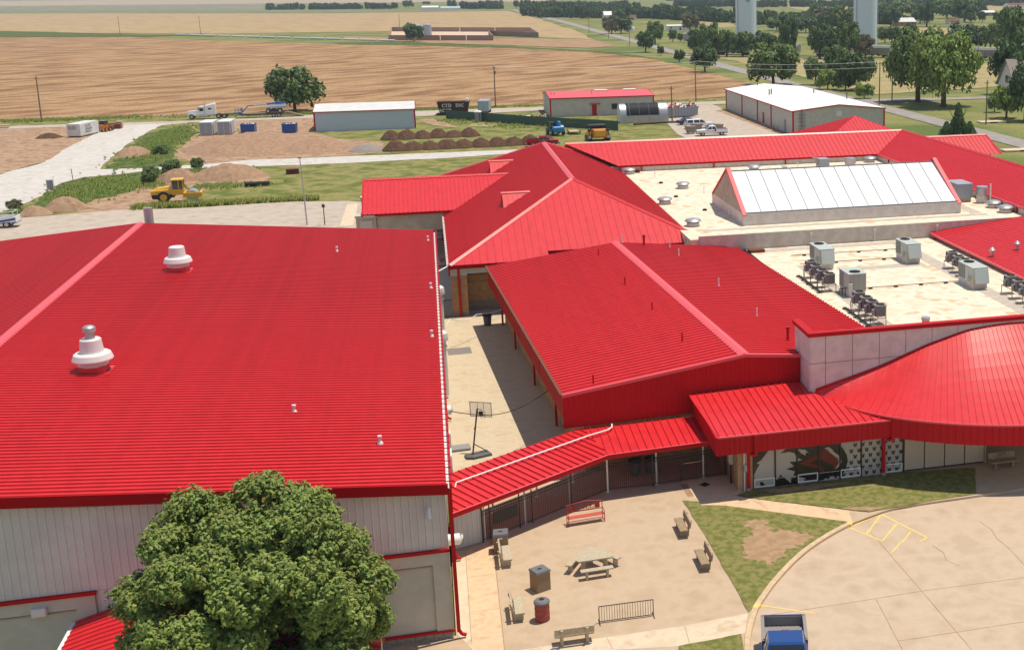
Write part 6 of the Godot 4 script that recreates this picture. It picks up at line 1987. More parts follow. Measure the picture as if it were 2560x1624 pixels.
	b.ext([Vector2(5.3, 1.6), Vector2(5.6, 1.6), Vector2(6.8, .45), Vector2(6.5, .35)], "z", -.12, .12)
	M(b, "boom", K.boom_blue, l)
	b = Bd.new()
	b.ext([Vector2(1.4, 1.83), Vector2(1.4, 2.1), Vector2(4.2, 1.9), Vector2(4.2, 1.66)], "z", -.2, .2)
	M(b, "boom_inner", K.pale_blue, l)
	b = Bd.new()
	b.ext([Vector2(4.2, 1.68), Vector2(4.2, 1.88), Vector2(5.6, 1.78), Vector2(5.6, 1.58)], "z", -.15, .15)
	M(b, "boom_tip", K.boom_blue, l)
	b = Bd.new()
	for x in [6.6, 7.4, 8.1]:
		for z in [-.9, .9]:
			b.cyl(V(x, .3, z), V(x, 1.35, z), .03, .03, 6)
	for y in [.35, .85, 1.35]:
		b.tube([V(6.6, y, -.9), V(8.1, y, -.9), V(8.1, y, .9), V(6.6, y, .9), V(6.6, y, -.9)], .03, 4)
	b.box(V(6.6, .25, -.9), V(8.1, .32, .9))
	b.box(V(6.7, .6, -.3), V(6.95, 1.3, .3))
	M(b, "basket", K.boom_blue, l)
	# telehandler seen from behind
	var t := T("telehandler", "bright blue telehandler with black tyres parked in front of the green fence", "forklift", V(23.3, -.12, -246.8), deg_to_rad(102))
	b = Bd.new()
	b.cbox(V(-2.2, .6, -.85), V(1.8, 1.25, .85), .06)
	b.cbox(V(-2.5, .7, -1.05), V(-1.3, 1.75, 1.05), .1)
	M(b, "body", K.tel_blue, t)
	for q in [[-1.5, -1.1], [-1.5, 1.1], [1.5, -1.1], [1.5, 1.1]]:
		wheel(t, V(q[0], .62, q[1]), .62, .42, "tel_blue")
	b = Bd.new()
	b.frus(V(-.6, 1.2, -1.1), V(.9, 2.4, -.2), .1, .2, .06)
	M(b, "cab", K.dark_glass, t)
	b = Bd.new()
	b.box(V(-.7, 2.4, -1.15), V(.85, 2.5, -.15))
	for q in [[-.6, -1.08], [.75, -1.08], [-.6, -.2], [.75, -.2]]:
		b.bx(q[0], 1.2, q[1], .08, 1.25, .08)
	M(b, "cab_frame", K.black, t)
	b = Bd.new()
	b.ext([Vector2(-2.2, 1.9), Vector2(-2.1, 2.6), Vector2(-1.4, 2.75), Vector2(2.6, 1.7), Vector2(2.6, 1.35)], "z", .05, .5)
	M(b, "boom", K.tel_blue, t)
	b = Bd.new()
	b.ext([Vector2(2.6, 1.6), Vector2(3.1, 1.2), Vector2(3.1, .4), Vector2(2.7, .4), Vector2(2.5, 1.3)], "z", -.1, .6)
	b.box(V(3.0, .3, -.7), V(3.1, 1.2, 1.0))
	M(b, "fork_carriage", K.black, t)
	b = Bd.new()
	b.cbox(V(-2.2, 1.3, .2), V(-.6, 1.9, 1.05), .08)
	M(b, "engine_cover", K.pale_blue, t)
	# compact track loader with canopy
	var k := T("track_loader", "orange yellow loader with dark canopy just beyond the long red roof", "loader", V(30.0, -.12, -235.3), deg_to_rad(95))
	for z in [-1.75, 1.75]:
		b = Bd.new()
		b.ext([Vector2(-1.6, .1), Vector2(1.6, .1), Vector2(1.9, .5), Vector2(1.5, 1.0), Vector2(-1.5, 1.0), Vector2(-1.9, .5)], "z", z - .35, z + .35)
		b.cyl(V(-.9, 1.0, z), V(-.9, 2.1, z), .32, .32, 12)
		M(b, "track", K.black, k)
		b = Bd.new()
		b.cbox(V(-1.2, 1.0, z - .3), V(.8, 1.7, z + .3), .05)
		M(b, "track_guard", K.yellow, k)
	b = Bd.new()
	b.cbox(V(-2.0, .6, -1.25), V(1.4, 2.2, 1.25), .08)
	M(b, "body", K.orange, k)
	b = Bd.new()
	b.cbox(V(-2.1, .9, -1.0), V(-1.95, 2.0, 1.0), .03)
	M(b, "engine_door", K.yellow, k)
	b = Bd.new()
	b.box(V(-.8, 2.7, -1.6), V(1.6, 2.85, 1.6))
	for q in [[-.7, -1.4], [-.7, 1.4], [1.4, -1.4], [1.4, 1.4]]:
		b.bx(q[0], 2.0, q[1], .12, .75, .12)
	b.box(V(.2, 2.2, -1.3), V(.9, 2.5, 1.5))
	M(b, "canopy", K.black, k)
	# small utility trailer
	var u := T("utility_trailer", "small black utility trailer with a mesh tailgate and pale wooden deck", "trailer", V(26.9, -.12, -247.3), deg_to_rad(92))
	for q in 8:
		b = Bd.new()
		b.box(V(-1.7 + q * .43, .52, -.95), V(-1.7 + q * .43 + .40, .57, .95))
		M(b, "plank", K.wood_pale, u)
	b = Bd.new()
	b.box(V(-1.8, .42, -1.05), V(1.8, .52, -.95)); b.box(V(-1.8, .42, .95), V(1.8, .52, 1.05)); b.box(V(-1.8, .42, -1), V(-1.7, .52, 1)); b.box(V(1.7, .42, -1), V(1.8, .52, 1))
	b.tube([V(1.75, .45, 0), V(3.0, .45, 0)], .06)
	M(b, "frame", K.black, u)
	b = Bd.new()
	b.tube([V(1.75, .5, -1), V(1.75, 2.0, -1), V(1.75, 2.0, 1), V(1.75, .5, 1)], .035)
	for y in 10:
		b.cyl(V(1.75, .55 + y * .145, -1), V(1.75, .55 + y * .145, 1), .01, .01, 4)
	M(b, "tailgate", K.black, u)
	for z in [-1.15, 1.15]:
		wheel(u, V(-.2, .33, z), .33, .2)

# ---------------------------------------------------------------- yard: containers, heaps, fences
func mound(called: String, label: String, category: String, at: Vector3, rx: float, h: float, rz: float, mat: Material, sd: int, grp := "") -> Node3D:
	var key := "mound%d" % sd
	if not cache.has(key):
		var nz := FastNoiseLite.new()
		nz.seed = sd
		nz.frequency = .9
		nz.fractal_octaves = 4
		var b := Bd.new()
		var P := func(i: int, j: int) -> Vector3:
			var a := TAU * j / 36.0
			var r := i / 14.0
			var rr := r * (1.0 + .16 * nz.get_noise_2d(cos(a) * 1.2 + 9, sin(a) * 1.2))
			var y := pow(maxf(0.0, 1.0 - r * r), 1.15) + nz.get_noise_2d(cos(a) * rr * 3.2, sin(a) * rr * 3.2) * .16 * (1.0 - r * .75)
			if i == 14:
				y = -.1
			return V(cos(a) * rr, y, sin(a) * rr)
		for i in 14:
			for j in 36:
				b.face(P.call(i, j), P.call(i, j + 1), P.call(i + 1, j + 1), P.call(i + 1, j), Vector3.UP)
		cache[key] = b.mesh()
	var o := MI(cache[key], called, mat, self, Transform3D(Basis(Vector3.UP, 0).scaled(V(rx, h, rz)), at))
	tag(o, label, category, grp)
	return o

func shed(label: String, x0: float, x1: float, zf: float, zb: float, eave: float, ridge: float, wall: Material, rf: Material, trim: Material, axis_x := true, called := "shed") -> Node3D:
	var o := T(called, label, "building", V((x0 + x1) / 2, 0, (zf + zb) / 2))
	var b := Bd.new()
	var zm := (zf + zb) / 2
	var xm := (x0 + x1) / 2
	if axis_x:
		b.ext([Vector2(zb, -.2), Vector2(zf, -.2), Vector2(zf, eave), Vector2(zm, ridge - .05), Vector2(zb, eave)], "x", x0, x1)
	else:
		b.ext([Vector2(x0, -.2), Vector2(x1, -.2), Vector2(x1, eave), Vector2(xm, ridge - .05), Vector2(x0, eave)], "z", zb, zf)
	W(b, "wall", wall, o)
	for s in [-1.0, 1.0]:
		b = Bd.new()
		if axis_x:
			var ze := zf + .25 if s > 0 else zb - .25
			b.loft([[V(x0 - .2, ridge + .02, zm), V(x1 + .2, ridge + .02, zm), V(x1 + .2, ridge + .1, zm), V(x0 - .2, ridge + .1, zm)], [V(x0 - .2, eave, ze), V(x1 + .2, eave, ze), V(x1 + .2, eave + .08, ze), V(x0 - .2, eave + .08, ze)]])
		else:
			var xe := x1 + .25 if s > 0 else x0 - .25
			b.loft([[V(xm, ridge + .02, zf + .2), V(xm, ridge + .02, zb - .2), V(xm, ridge + .1, zb - .2), V(xm, ridge + .1, zf + .2)], [V(xe, eave, zf + .2), V(xe, eave, zb - .2), V(xe, eave + .08, zb - .2), V(xe, eave + .08, zf + .2)]])
		W(b, "roof", rf, o)
	if trim:
		for x in [x0, x1]:
			bar(o, "corner_trim", V(x - .14, 0, zf - .13), V(x + .14, eave + .02, zf + .05), trim)
		if axis_x:
			bar(o, "eave_trim", V(x0 - .2, eave - .14, zf + .2), V(x1 + .2, eave + .0, zf + .3), trim)
			for x in [x0 - .22, x1 + .12]:
				b = Bd.new()
				b.ext([Vector2(zf + .3, eave + .1), Vector2(zm, ridge + .14), Vector2(zb - .3, eave + .1), Vector2(zb - .3, eave - .1), Vector2(zm, ridge - .06), Vector2(zf + .3, eave - .1)], "x", x, x + .1)
				W(b, "rake_trim", trim, o)
		else:
			for z in [zf + .18]:
				b = Bd.new()
				b.ext([Vector2(x0 - .3, eave + .1), Vector2(xm, ridge + .14), Vector2(x1 + .3, eave + .1), Vector2(x1 + .3, eave - .12), Vector2(xm, ridge - .06), Vector2(x0 - .3, eave - .12)], "z", z, z + .1)
				W(b, "rake_trim", trim, o)
			bar(o, "eave_trim", V(x0 - .34, eave - .12, zb - .2), V(x0 - .24, eave + .06, zf + .2), trim)
	return o

func yard() -> void:
	# sheds
	shed("long pale blue grey steel shed with red corner trim beside the farm road", -22.4, -3.0, -268.2, -280.2, 3.8, 4.85, K.pale_blue, K.white_steel, K.red_trim)
	var s := shed("cream steel workshop with faded red roof behind the green fence", 25.7, 48.6, -280.8, -298.2, 3.95, 4.65, K.stucco_pale, K.red_cap, K.red_trim)
	bar(s, "door", V(34.8, 0, -280.78), V(35.8, 2.3, -280.7), K.red_trim)
	bar(s, "door_awning", V(34.4, 2.45, -280.78), V(36.6, 2.6, -280.0), K.red_trim)
	bar(s, "window", V(39.2, 1.2, -280.78), V(40.9, 2.4, -280.7), K.dark_glass)
	for x in [36.6, 43.2]:
		bar(s, "skylight", V(x, 4.73, -290.6), V(x + 2.9, 4.86, -288.6), K.white)
	for x in [26.3, 27.0, 35.4]:
		var b0 := Bd.new()
		b0.cyl(V(x, 4.2, -285), V(x, 5.1, -285), .06, .06, 6)
		W(b0, "vent_pipe", K.red_trim, s)
	var w := shed("big white steel hall with bright white low roof and red corner trim", 66.6, 85.0, -230.2, -286.0, 4.4, 5.35, K.stucco_pale, K.white, K.red_trim, false, "steel_hall")
	for z in [-285.8, -270.5, -257, -246]:
		bar(w, "wall_post", V(66.45, 0, z - .2), V(66.6, 4.4, z + .2), K.red_trim)
	bar(w, "door", V(66.5, 0, -252.8), V(66.6, 2.2, -251.6), K.red_trim)
	bar(w, "door", V(66.5, 0, -236.4), V(66.6, 2.3, -235.2), K.grey)
	bar(w, "wall_vent", V(75.2, 3.2, -230.2), V(76.4, 4.2, -230.1), K.vent_white)
	var b := Bd.new()
	for q in [[70.5, -262, .9], [71.1, -262.5, .9], [73.6, -284, .5], [80.5, -262, .7], [84, -250, 1.0]]:
		b.cyl(V(q[0], 4.4, q[1]), V(q[0], 5.2 + q[2], q[1]), .13, .13, 8)
	W(b, "vent_pipe", K.grey_dark, w)
	b = Bd.new()
	for y in [1.6, 2.3, 3.0, 3.7]:
		b.box(V(67.6, y, -230.15), V(69.0, y + .08, -229.9))
	b.box(V(68.2, .2, -230.1), V(68.4, 4.8, -229.95))
	b.cbox(V(67.9, .3, -230.1), V(68.8, 1.3, -229.7), .05)
	W(b, "service_mast", K.grey, w)
	b = Bd.new()
	b.tube([V(65.0, 0, -238.5), V(65.0, 1.0, -238.5), V(65.0, 1.0, -235), V(65, 0, -235)], .05)
	b.tube([V(65.0, .5, -238.5), V(65.0, .5, -235)], .04)
	W(b, "handrail", K.iron, w)
	# hoop greenhouse with black shade cover
	var h := T("hoop_house", "rounded hoop greenhouse with black shade cloth over its middle and clear skirt", "greenhouse", V(43.4, -.1, -264.6))
	var arch := func(r: float, x0: float, x1: float, mat: Material, nm: String, a0: float, a1: float) -> void:
		var bb := Bd.new()
		var n := 16
		var ra := []
		var rb := []
		for k in n + 1:
			var a: float = lerpf(a0, a1, float(k) / n)
			var p := V(0, 1.3 + sin(a) * r * 1.12, cos(a) * r)
			var q := V(0, 1.3 + sin(a) * (r - .03) * 1.12, cos(a) * (r - .03))
			ra.append([p, q])
		for k in n:
			var p0: Vector3 = ra[k][0]; var p1: Vector3 = ra[k + 1][0]
			bb.loft([[p0 + V(x0, 0, 0), p1 + V(x0, 0, 0), ra[k + 1][1] + V(x0, 0, 0), ra[k][1] + V(x0, 0, 0)], [p0 + V(x1, 0, 0), p1 + V(x1, 0, 0), ra[k + 1][1] + V(x1, 0, 0), ra[k][1] + V(x1, 0, 0)]])
		M(bb, nm, mat, h)
	arch.call(2.3, -5.1, 5.1, K.galv, "skin", -.02, PI + .02)
	arch.call(2.38, -3.7, 3.2, K.tank_black, "shade_cloth", .1, PI - .1)
	b = Bd.new()
	for z in [-2.28, 2.28]:
		b.box(V(-5.1, 0, z - .02), V(5.1, 1.35, z + .02))
	M(b, "skirt", K.stucco_pale, h)
	for k in 6:
		b = Bd.new()
		var pth := []
		for j in 13:
			var a := j * PI / 12
			pth.append(V(-5.1 + k * 2.04, 1.3 + sin(a) * 2.42 * 1.12, cos(a) * 2.42))
		pth.push_front(V(-5.1 + k * 2.04, 0, 2.42))
		pth.append(V(-5.1 + k * 2.04, 0, -2.42))
		b.tube(pth, .03, 4)
		M(b, "hoop", K.galv, h)
	b = Bd.new()
	var endp := [Vector2(2.25, 0), Vector2(2.25, 1.3)]
	for j in range(1, 12):
		var a := j * PI / 12
		endp.append(Vector2(cos(a) * 2.25, 1.3 + sin(a) * 2.25 * 1.12))
	endp.append_array([Vector2(-2.25, 1.3), Vector2(-2.25, 0)])
	b.ext(endp, "x", -5.08, -5.04)
	b.ext(endp, "x", 5.04, 5.08)
	M(b, "end_wall", K.vent_white, h)
	# green screen fence
	var f := T("screen_fence", "long dark green screened fence running diagonally across the yard", "fence", V(20, -.12, -265.5))
	var fp := [V(3.4, -.12, -285.6), V(20, -.12, -265.5), V(36, -.12, -249.8)]
	for i in 2:
		var a: Vector3 = fp[i]
		var c: Vector3 = fp[i + 1]
		for k in 9:
			b = Bd.new()
			var p := a.lerp(c, k / 9.0)
			var q := a.lerp(c, (k + 1) / 9.0)
			var n := (q - p).normalized().cross(Vector3.UP) * .04
			b.loft([[p, p + V(0, 1.9, 0), p + n + V(0, 1.9, 0), p + n], [q, q + V(0, 1.9, 0), q + n + V(0, 1.9, 0), q + n]])
			W(b, "fence_screen", K.fence_green, f)
			b = Bd.new()
			b.cyl(p - n, p - n + V(0, 2.0, 0), .04, .04, 6)
			W(b, "fence_post", K.iron, f)
	# portable toilet, box truck, hopper box
	var pt := T("portable_toilet", "grey portable toilet with white roof against the green fence", "portable toilet", V(9.9, -.12, -276.3), deg_to_rad(-25))
	b = Bd.new()
	b.cbox(V(-.6, 0, -.6), V(.6, 2.1, .6), .05)
	M(b, "cabin", K.grey_dark, pt)
	b = Bd.new()
	b.frus(V(-.64, 2.1, -.64), V(.64, 2.4, .64), .2, .2, .2)
	M(b, "cabin_roof", K.white, pt)
	b = Bd.new()
	b.box(V(-.45, .1, .6), V(.45, 2.0, .63))
	M(b, "door", K.grey, pt)
	for y in [.5, 1.1, 1.7]:
		b = Bd.new()
		b.box(V(.6, y, -.4), V(.62, y + .18, .4))
		M(b, "vent_strip", K.grey_blue, pt)
	var bt := T("box_trailer", "grey enclosed cargo trailer with double rear doors behind the portable toilet", "trailer", V(12.2, -.1, -296.5), deg_to_rad(-10))
	b = Bd.new()
	b.cbox(V(-1.2, .5, -2.6), V(1.2, 2.9, 2.4), .06)
	M(b, "box", K.grey_blue, bt)
	for x in [-1.05, .05]:
		b = Bd.new()
		b.box(V(x, .6, 2.4), V(x + 1.0, 2.75, 2.44))
		var d := M(b, "door", K.pale_blue, bt)
		b = Bd.new()
		b.cyl(V(x + .5, .7, 2.46), V(x + .5, 2.7, 2.46), .03, .03, 6)
		M(b, "lock_rod", K.galv, d)
	for x in [-1.05, 1.05]:
		wheel(bt, V(x * .0 + x, .38, -.4), .38, .25)
	var hp := T("hopper_box", "dark brown steel container lettered CTD INC on the farm road", "container", V(5.3, -.1, -294.2), deg_to_rad(-8))
	b = Bd.new()
	b.loft([[V(-3.0, .35, -1.1), V(3.0, .35, -1.1), V(3.0, .35, 1.1), V(-3.0, .35, 1.1)], [V(-3.5, 2.9, -1.25), V(3.5, 2.9, -1.25), V(3.5, 2.9, 1.25), V(-3.5, 2.9, 1.25)]], true)
	M(b, "body", K.brown, hp)
	b = Bd.new()
	b.box(V(-3.6, 2.85, 1.2), V(3.6, 3.0, 1.35)); b.box(V(-3.6, 2.85, -1.35), V(3.6, 3.0, -1.2)); b.box(V(-3.8, .1, -1.1), V(3.2, .35, 1.1))
	M(b, "rim", K.brown, hp)
	text("CTD   INC", .75, .02, "lettering", K.white, hp, V(0, 2.15, 1.24), V(0, -.06, 1))
	text("ACCT", .75, .02, "lettering", K.white, hp, V(-1.8, 1.05, 1.18), V(0, -.06, 1))
	b = Bd.new()
	b.cbox(V(2.8, 2.9, .6), V(3.5, 3.7, 1.2), .1)
	M(b, "white_bag", K.white, hp)
	# junk pile behind the fence
	var jk := T("scrap_heap", "low heap of mixed scrap and timber behind the green fence", "scrap heap", V(19.5, -.1, -277))
	b = Bd.new()
	var b2 := Bd.new()
	var b3 := Bd.new()
	for k in 60:
		var bb: Bd = [b, b2, b3][k % 3]
		bb.t = Transform3D(Basis.from_euler(V(R.randf_range(-.5, .5), R.randf() * TAU, R.randf_range(-.4, .4))), V(R.randf_range(-5, 5), R.randf_range(.1, .8), R.randf_range(-1.6, 1.6)))
		bb.box(V(-R.randf_range(.3, 1.4), -.06, -.1), V(R.randf_range(.3, 1.2), R.randf_range(.02, .2), R.randf_range(.05, .3)))
	stuff(M(b, "timber", K.wood_pale, jk))
	stuff(M(b2, "scrap_metal", K.rust, jk))
	stuff(M(b3, "scrap_pieces", K.vent_white, jk))
	# scrap bin with scrap
	var sd := T("scrap_bin", "large grey roll-off bin heaped with colourful scrap beside the hoop house", "dumpster", V(53.2, -.1, -271.6), deg_to_rad(18))
	b = Bd.new()
	b.loft([[V(-3.1, .2, -1.1), V(3.1, .2, -1.1), V(3.1, .2, 1.1), V(-3.1, .2, 1.1)], [V(-3.2, 2.1, -1.25), V(3.6, 2.1, -1.25), V(3.6, 2.1, 1.25), V(-3.2, 2.1, 1.25)]], true)
	M(b, "bin", K.grey_blue, sd)
	b = Bd.new()
	for k in 9:
		b.box(V(-3.0 + k * .78, .25, 1.1), V(-2.9 + k * .78, 2.05, 1.3))
	b.box(V(-3.25, 2.05, 1.2), V(3.65, 2.2, 1.32)); b.box(V(-3.25, 2.05, -1.32), V(3.65, 2.2, -1.2))
	M(b, "rib", K.grey_blue, sd)
	var sc := [Bd.new(), Bd.new(), Bd.new(), Bd.new()]
	for k in 140:
		var bb: Bd = sc[k % 4]
		bb.t = Transform3D(Basis.from_euler(V(R.randf() * 3, R.randf() * TAU, R.randf() * 3)), V(R.randf_range(-2.9, 3.2), 2.1 + R.randf_range(-.1, .7), R.randf_range(-1, 1)))
		bb.box(V(-R.randf_range(.15, .6), -.05, -.1), V(R.randf_range(.15, .5), R.randf_range(.05, .3), R.randf_range(.05, .3)))
	for k in 4:
		stuff(M(sc[k], "scrap", [K.rust, K.white, K.red_cap, K.wood_pale][k], sd))
	# trash carts by the cars
	var cp: Node3D
	for q in [[48.6, -239.6, .2, "grey wheeled scrap tub left of the white pickup"], [50.6, -243.5, .5, "grey wheeled scrap tub between the white vehicles"], [54.6, -241.5, -.3, "rusty wheeled scrap tub above the white pickup's bed"]]:
		if cp == null:
			cp = T("scrap_tub", q[3], "scrap tub", V(q[0], -.1, q[1]), q[2], "scrap tubs on the side lot")
			b = Bd.new()
			b.loft([[V(-.7, .25, -.5), V(.7, .25, -.5), V(.7, .25, .5), V(-.7, .25, .5)], [V(-1.0, 1.5, -.8), V(1.0, 1.4, -.8), V(1.0, 1.4, .8), V(-1.0, 1.5, .8)]])
			M(b, "tub", K.rust if false else K.block_grey, cp)
			for x in [-.5, .5]:
				for z in [-.4, .4]:
					wheel(cp, V(x, .14, z), .14, .08)
		else:
			dup(cp, q[3], V(q[0], -.1, q[1]), q[2])
	var tie := T("timber_row", "row of dark old timbers lying in the grass before the hoop house", "timber", V(47, -.12, -259.5))
	for q in [[40.5, -258.6, 49.5, -260.6], [45.0, -259.9, 51.0, -259.9]]:
		b = Bd.new()
		b.tube([V(q[0], .05, q[1]), V(q[2], .05, q[3])], .22, 6)
		W(b, "timber", K.brown, tie)
	# containers, blue skips, site office
	var co: Node3D
	for q in [[-42.5, -271.4, "white steel shipping container with grey doors, left of a pair"], [-39.3, -271.9, "white steel shipping container with grey doors, right of a pair"]]:
		if co == null:
			co = T("shipping_container", q[2], "container", V(q[0], -.1, q[1]), deg_to_rad(-3), "white containers side by side")
			b = Bd.new()
			b.cbox(V(-1.22, .1, -3), V(1.22, 2.6, 3), .03)
			M(b, "box", K.vent_white, co)
			siding(co, "side_sheet", Vector2(co.position.x + 1.24, co.position.z + 2.9), Vector2(co.position.x + 1.24, co.position.z - 2.9), .1, 2.5, 2.5, K.vent_white, 1.45, .24, .03)
			for x in [-1.12, .03]:
				b = Bd.new()
				b.box(V(x, .2, 3.0), V(x + 1.08, 2.5, 3.04))
				var d := M(b, "door", K.grey_blue, co)
				b = Bd.new()
				for k in 2:
					b.cyl(V(x + .3 + k * .45, .2, 3.06), V(x + .3 + k * .45, 2.5, 3.06), .025, .025, 6)
				for y in [.8, 1.4, 2.0]:
					b.box(V(x + .04, y, 3.04), V(x + 1.04, y + .04, 3.06))
				M(b, "lock_rod", K.galv, d)
		else:
			dup(co, q[2], V(q[0], -.1, q[1]), deg_to_rad(-3))
	var sk: Node3D
	for q in [[-35.2, -271.2, "blue steel skip half full of rubble right of the containers"], [-27.2, -268.6, "blue steel skip with white sacks near the pale blue shed"]]:
		if sk == null:
			sk = T("blue_skip", q[2], "dumpster", V(q[0], -.1, q[1]), deg_to_rad(-4), "blue skips")
			b = Bd.new()
			for p in [[-1.3, -1.2, 1.3, -1.12], [-1.3, 1.12, 1.3, 1.2], [-1.3, -1.12, -1.22, 1.12], [1.22, -1.12, 1.3, 1.12]]:
				b.box(V(p[0], .15, p[1]), V(p[2], 1.75, p[3]))
			b.box(V(-1.3, .1, -1.2), V(1.3, .15, 1.2))
			M(b, "skip", K.blue, sk)
			b = Bd.new()
			for p in [[-1.38, -1.28, 1.38, -1.1], [-1.38, 1.1, 1.38, 1.28], [-1.38, -1.1, -1.2, 1.1], [1.2, -1.1, 1.38, 1.1]]:
				b.box(V(p[0], 1.7, p[1]), V(p[2], 1.8, p[3]))
			M(b, "rim", K.blue, sk)
			b = Bd.new()
			for k in 30:
				b.t = Transform3D(Basis.from_euler(V(R.randf(), R.randf() * 6, R.randf())), V(R.randf_range(-1, 1), R.randf_range(1.25, 1.7), R.randf_range(-.9, .9)))
				b.box(V(-.25, -.1, -.2), V(.25, .12, .2))
			stuff(M(b, "rubble", K.vent_white, sk))
		else:
			dup(sk, q[2], V(q[0], -.1, q[1]), deg_to_rad(-4))
	var of := T("site_trailer", "white storage trailer with dark lettering beside the gravel road", "trailer", V(-66.6, -.1, -277.4), deg_to_rad(-13))
	b = Bd.new()
	b.cbox(V(-1.3, .25, -3.7), V(1.3, 2.6, 3.7), .03)
	M(b, "box", K.white_steel, of)
	b = Bd.new()
	b.box(V(-1.2, -.02, -3.4), V(1.2, .25, 3.4))
	M(b, "skid", K.wood, of)
	text("ALLIED", .34, .01, "lettering", K.grey_dark, of, V(-.2, 2.0, 3.71), Vector3.BACK, Vector3.UP, false)
	text("BUILDING", .22, .01, "lettering", K.grey_dark, of, V(-.2, 1.62, 3.71), Vector3.BACK, Vector3.UP, false)
	text("ALLIED", .5, .01, "lettering", K.grey_dark, of, V(1.31, 2.05, .6), Vector3.RIGHT, Vector3.UP, false)
	text("BUILDING", .38, .01, "lettering", K.grey_dark, of, V(1.31, 1.45, .3), Vector3.RIGHT, Vector3.UP, false)
	text("SERVICES", .38, .01, "lettering", K.grey_dark, of, V(1.31, .9, .6), Vector3.RIGHT, Vector3.UP, false)
	b = Bd.new()
	b.box(V(1.305, 1.24, -1.2), V(1.312, 1.28, 2.0)); b.box(V(1.305, .7, -1.0), V(1.312, .74, 2.2))
	M(b, "lettering_line", K.grey_dark, of)
	var sl := T("skid_loader", "small orange skid loader with attachments behind the lettered trailer", "loader", V(-64.2, -.1, -283.5), deg_to_rad(70))
	b = Bd.new()
	b.cbox(V(-1.2, .4, -.7), V(.9, 1.4, .7), .06)
	M(b, "body", K.orange, sl)
	b = Bd.new()
	b.frus(V(-.6, 1.4, -.65), V(.7, 2.2, .65), .1, .15, .06)
	M(b, "cab", K.dark_glass, sl)
	for x in [-.7, .6]:
		for z in [-.85, .85]:
			wheel(sl, V(x, .42, z), .42, .3, "orange")
	b = Bd.new()
	for z in [-.8, .8]:
		b.tube([V(-1.1, 1.7, z), V(.6, 1.5, z), V(1.5, .6, z)], .09)
	b.box(V(1.3, .1, -.95), V(1.9, .75, .95))
	M(b, "loader_arm", K.rust, sl)
	var cs := T("timber_crates", "brown pallets and crates stacked behind the skid loader", "crate", V(-63.6, -.1, -289.0))
	for k in 4:
		b = Bd.new()
		b.cbox(V(-.9 + (k % 2) * 1.3, 0, -(k / 2) * 1.6), V(.25 + (k % 2) * 1.3, .8 + .2 * k, 1.2 - (k / 2) * 1.6), .03)
		M(b, "crate", [K.wood, K.rust, K.orange, K.wood_pale][k], cs)
	# bales of pipe and odd things at the left
	var pp := T("pipe_bundle", "bundle of pale wooden poles at the left edge by the farm road", "pipe", V(-86.5, -.1, -297.8))
	for k in 5:
		b = Bd.new()
		b.cyl(V(-3.5, .2 + (k / 3) * .34, -.4 + (k % 3) * .4), V(1.0, .2 + (k / 3) * .34, -.4 + (k % 3) * .4), .19, .19, 8)
		M(b, "pole", K.wood_pale, pp)
	var ub := T("utility_box", "grey utility cabinet standing at the edge of the gravel road", "cabinet", V(-53.7, -.1, -201.8), deg_to_rad(20))
	b = Bd.new()
	b.cbox(V(-.42, 0, -.35), V(.42, 1.45, .35), .04)
	M(b, "cabinet", K.grey_blue, ub)
	b = Bd.new()
	b.box(V(-.36, .15, .35), V(.36, 1.3, .37))
	M(b, "door", K.grey, ub)
	b = Bd.new()
	b.cyl(V(.55, 0, -.2), V(.55, 1.9, -.2), .03, .03, 6)
	M(b, "marker_rod", K.white, ub)
	var mp := T("marker_post", "thin rusty steel post at the corner of the gravel road", "post", V(-52.4, -.1, -209.0))
	b = Bd.new()
	b.cyl(V(0, 0, 0), V(-.08, 2.0, 0), .05, .05, 6)
	M(b, "post", K.rust, mp)
	var bp := T("drain_pipes", "black corrugated drain pipes lying on the grass by the roller", "pipe", V(-24.8, -.1, -196.0))
	for q in [[-1.9, 0, 1.6, .3], [-1.7, .55, -.2, .5]]:
		b = Bd.new()
		for k in 16:
			var x: float = lerpf(q[0], q[2], k / 16.0)
			b.cyl(V(x, .33, lerpf(q[1], q[3], k / 16.0)), V(lerpf(q[0], q[2], (k + .6) / 16.0), .33, lerpf(q[1], q[3], (k + .6) / 16.0)), .33, .33, 10)
		M(b, "pipe", K.black, bp)
	var pl := T("pallet_stack", "low stack of brown pallets on the grass beyond the black drain pipes", "pallet", V(-21.2, -.1, -207.4), .2)
	for k in 4:
		b = Bd.new()
		b.box(V(-.9, .03 + k * .2, -.6), V(.9, .16 + k * .2, .6))
		M(b, "pallet", K.rust, pl)
	var rl := T("flap_sheet", "black plastic sheet flapping in the weeds beside the roller", "plastic sheet", V(-29.0, -.1, -182.4))
	b = Bd.new()
	b.loft([[V(-1.0, .05, 0), V(-1, .1, .4)], [V(.4, .55, -.1), V(.5, .1, .5)]] if false else [[V(-1.0, .02, 0), V(-1.0, .06, 0), V(-1, .08, .4), V(-1, .04, .4)], [V(.3, .5, -.1), V(.3, .54, -.1), V(.5, .12, .5), V(.5, .08, .5)]])
	M(b, "sheet", K.black, rl)
	# heaps
	var g1 := "dark heaps in the upper row"
	for k in 6:
		mound("dirt_heap", "dark soil heap, number %s from the left in the upper row" % ["one", "two", "three", "four", "five", "six"][k], "dirt heap", V(-7.4 + k * 2.9, -.12, -250.6 + R.randf() * .6), R.randf_range(2.0, 2.4), R.randf_range(1.25, 1.7), 2.4, K.mound_dark, 1 + k % 3, g1)
	var g2 := "dark heaps in the lower row"
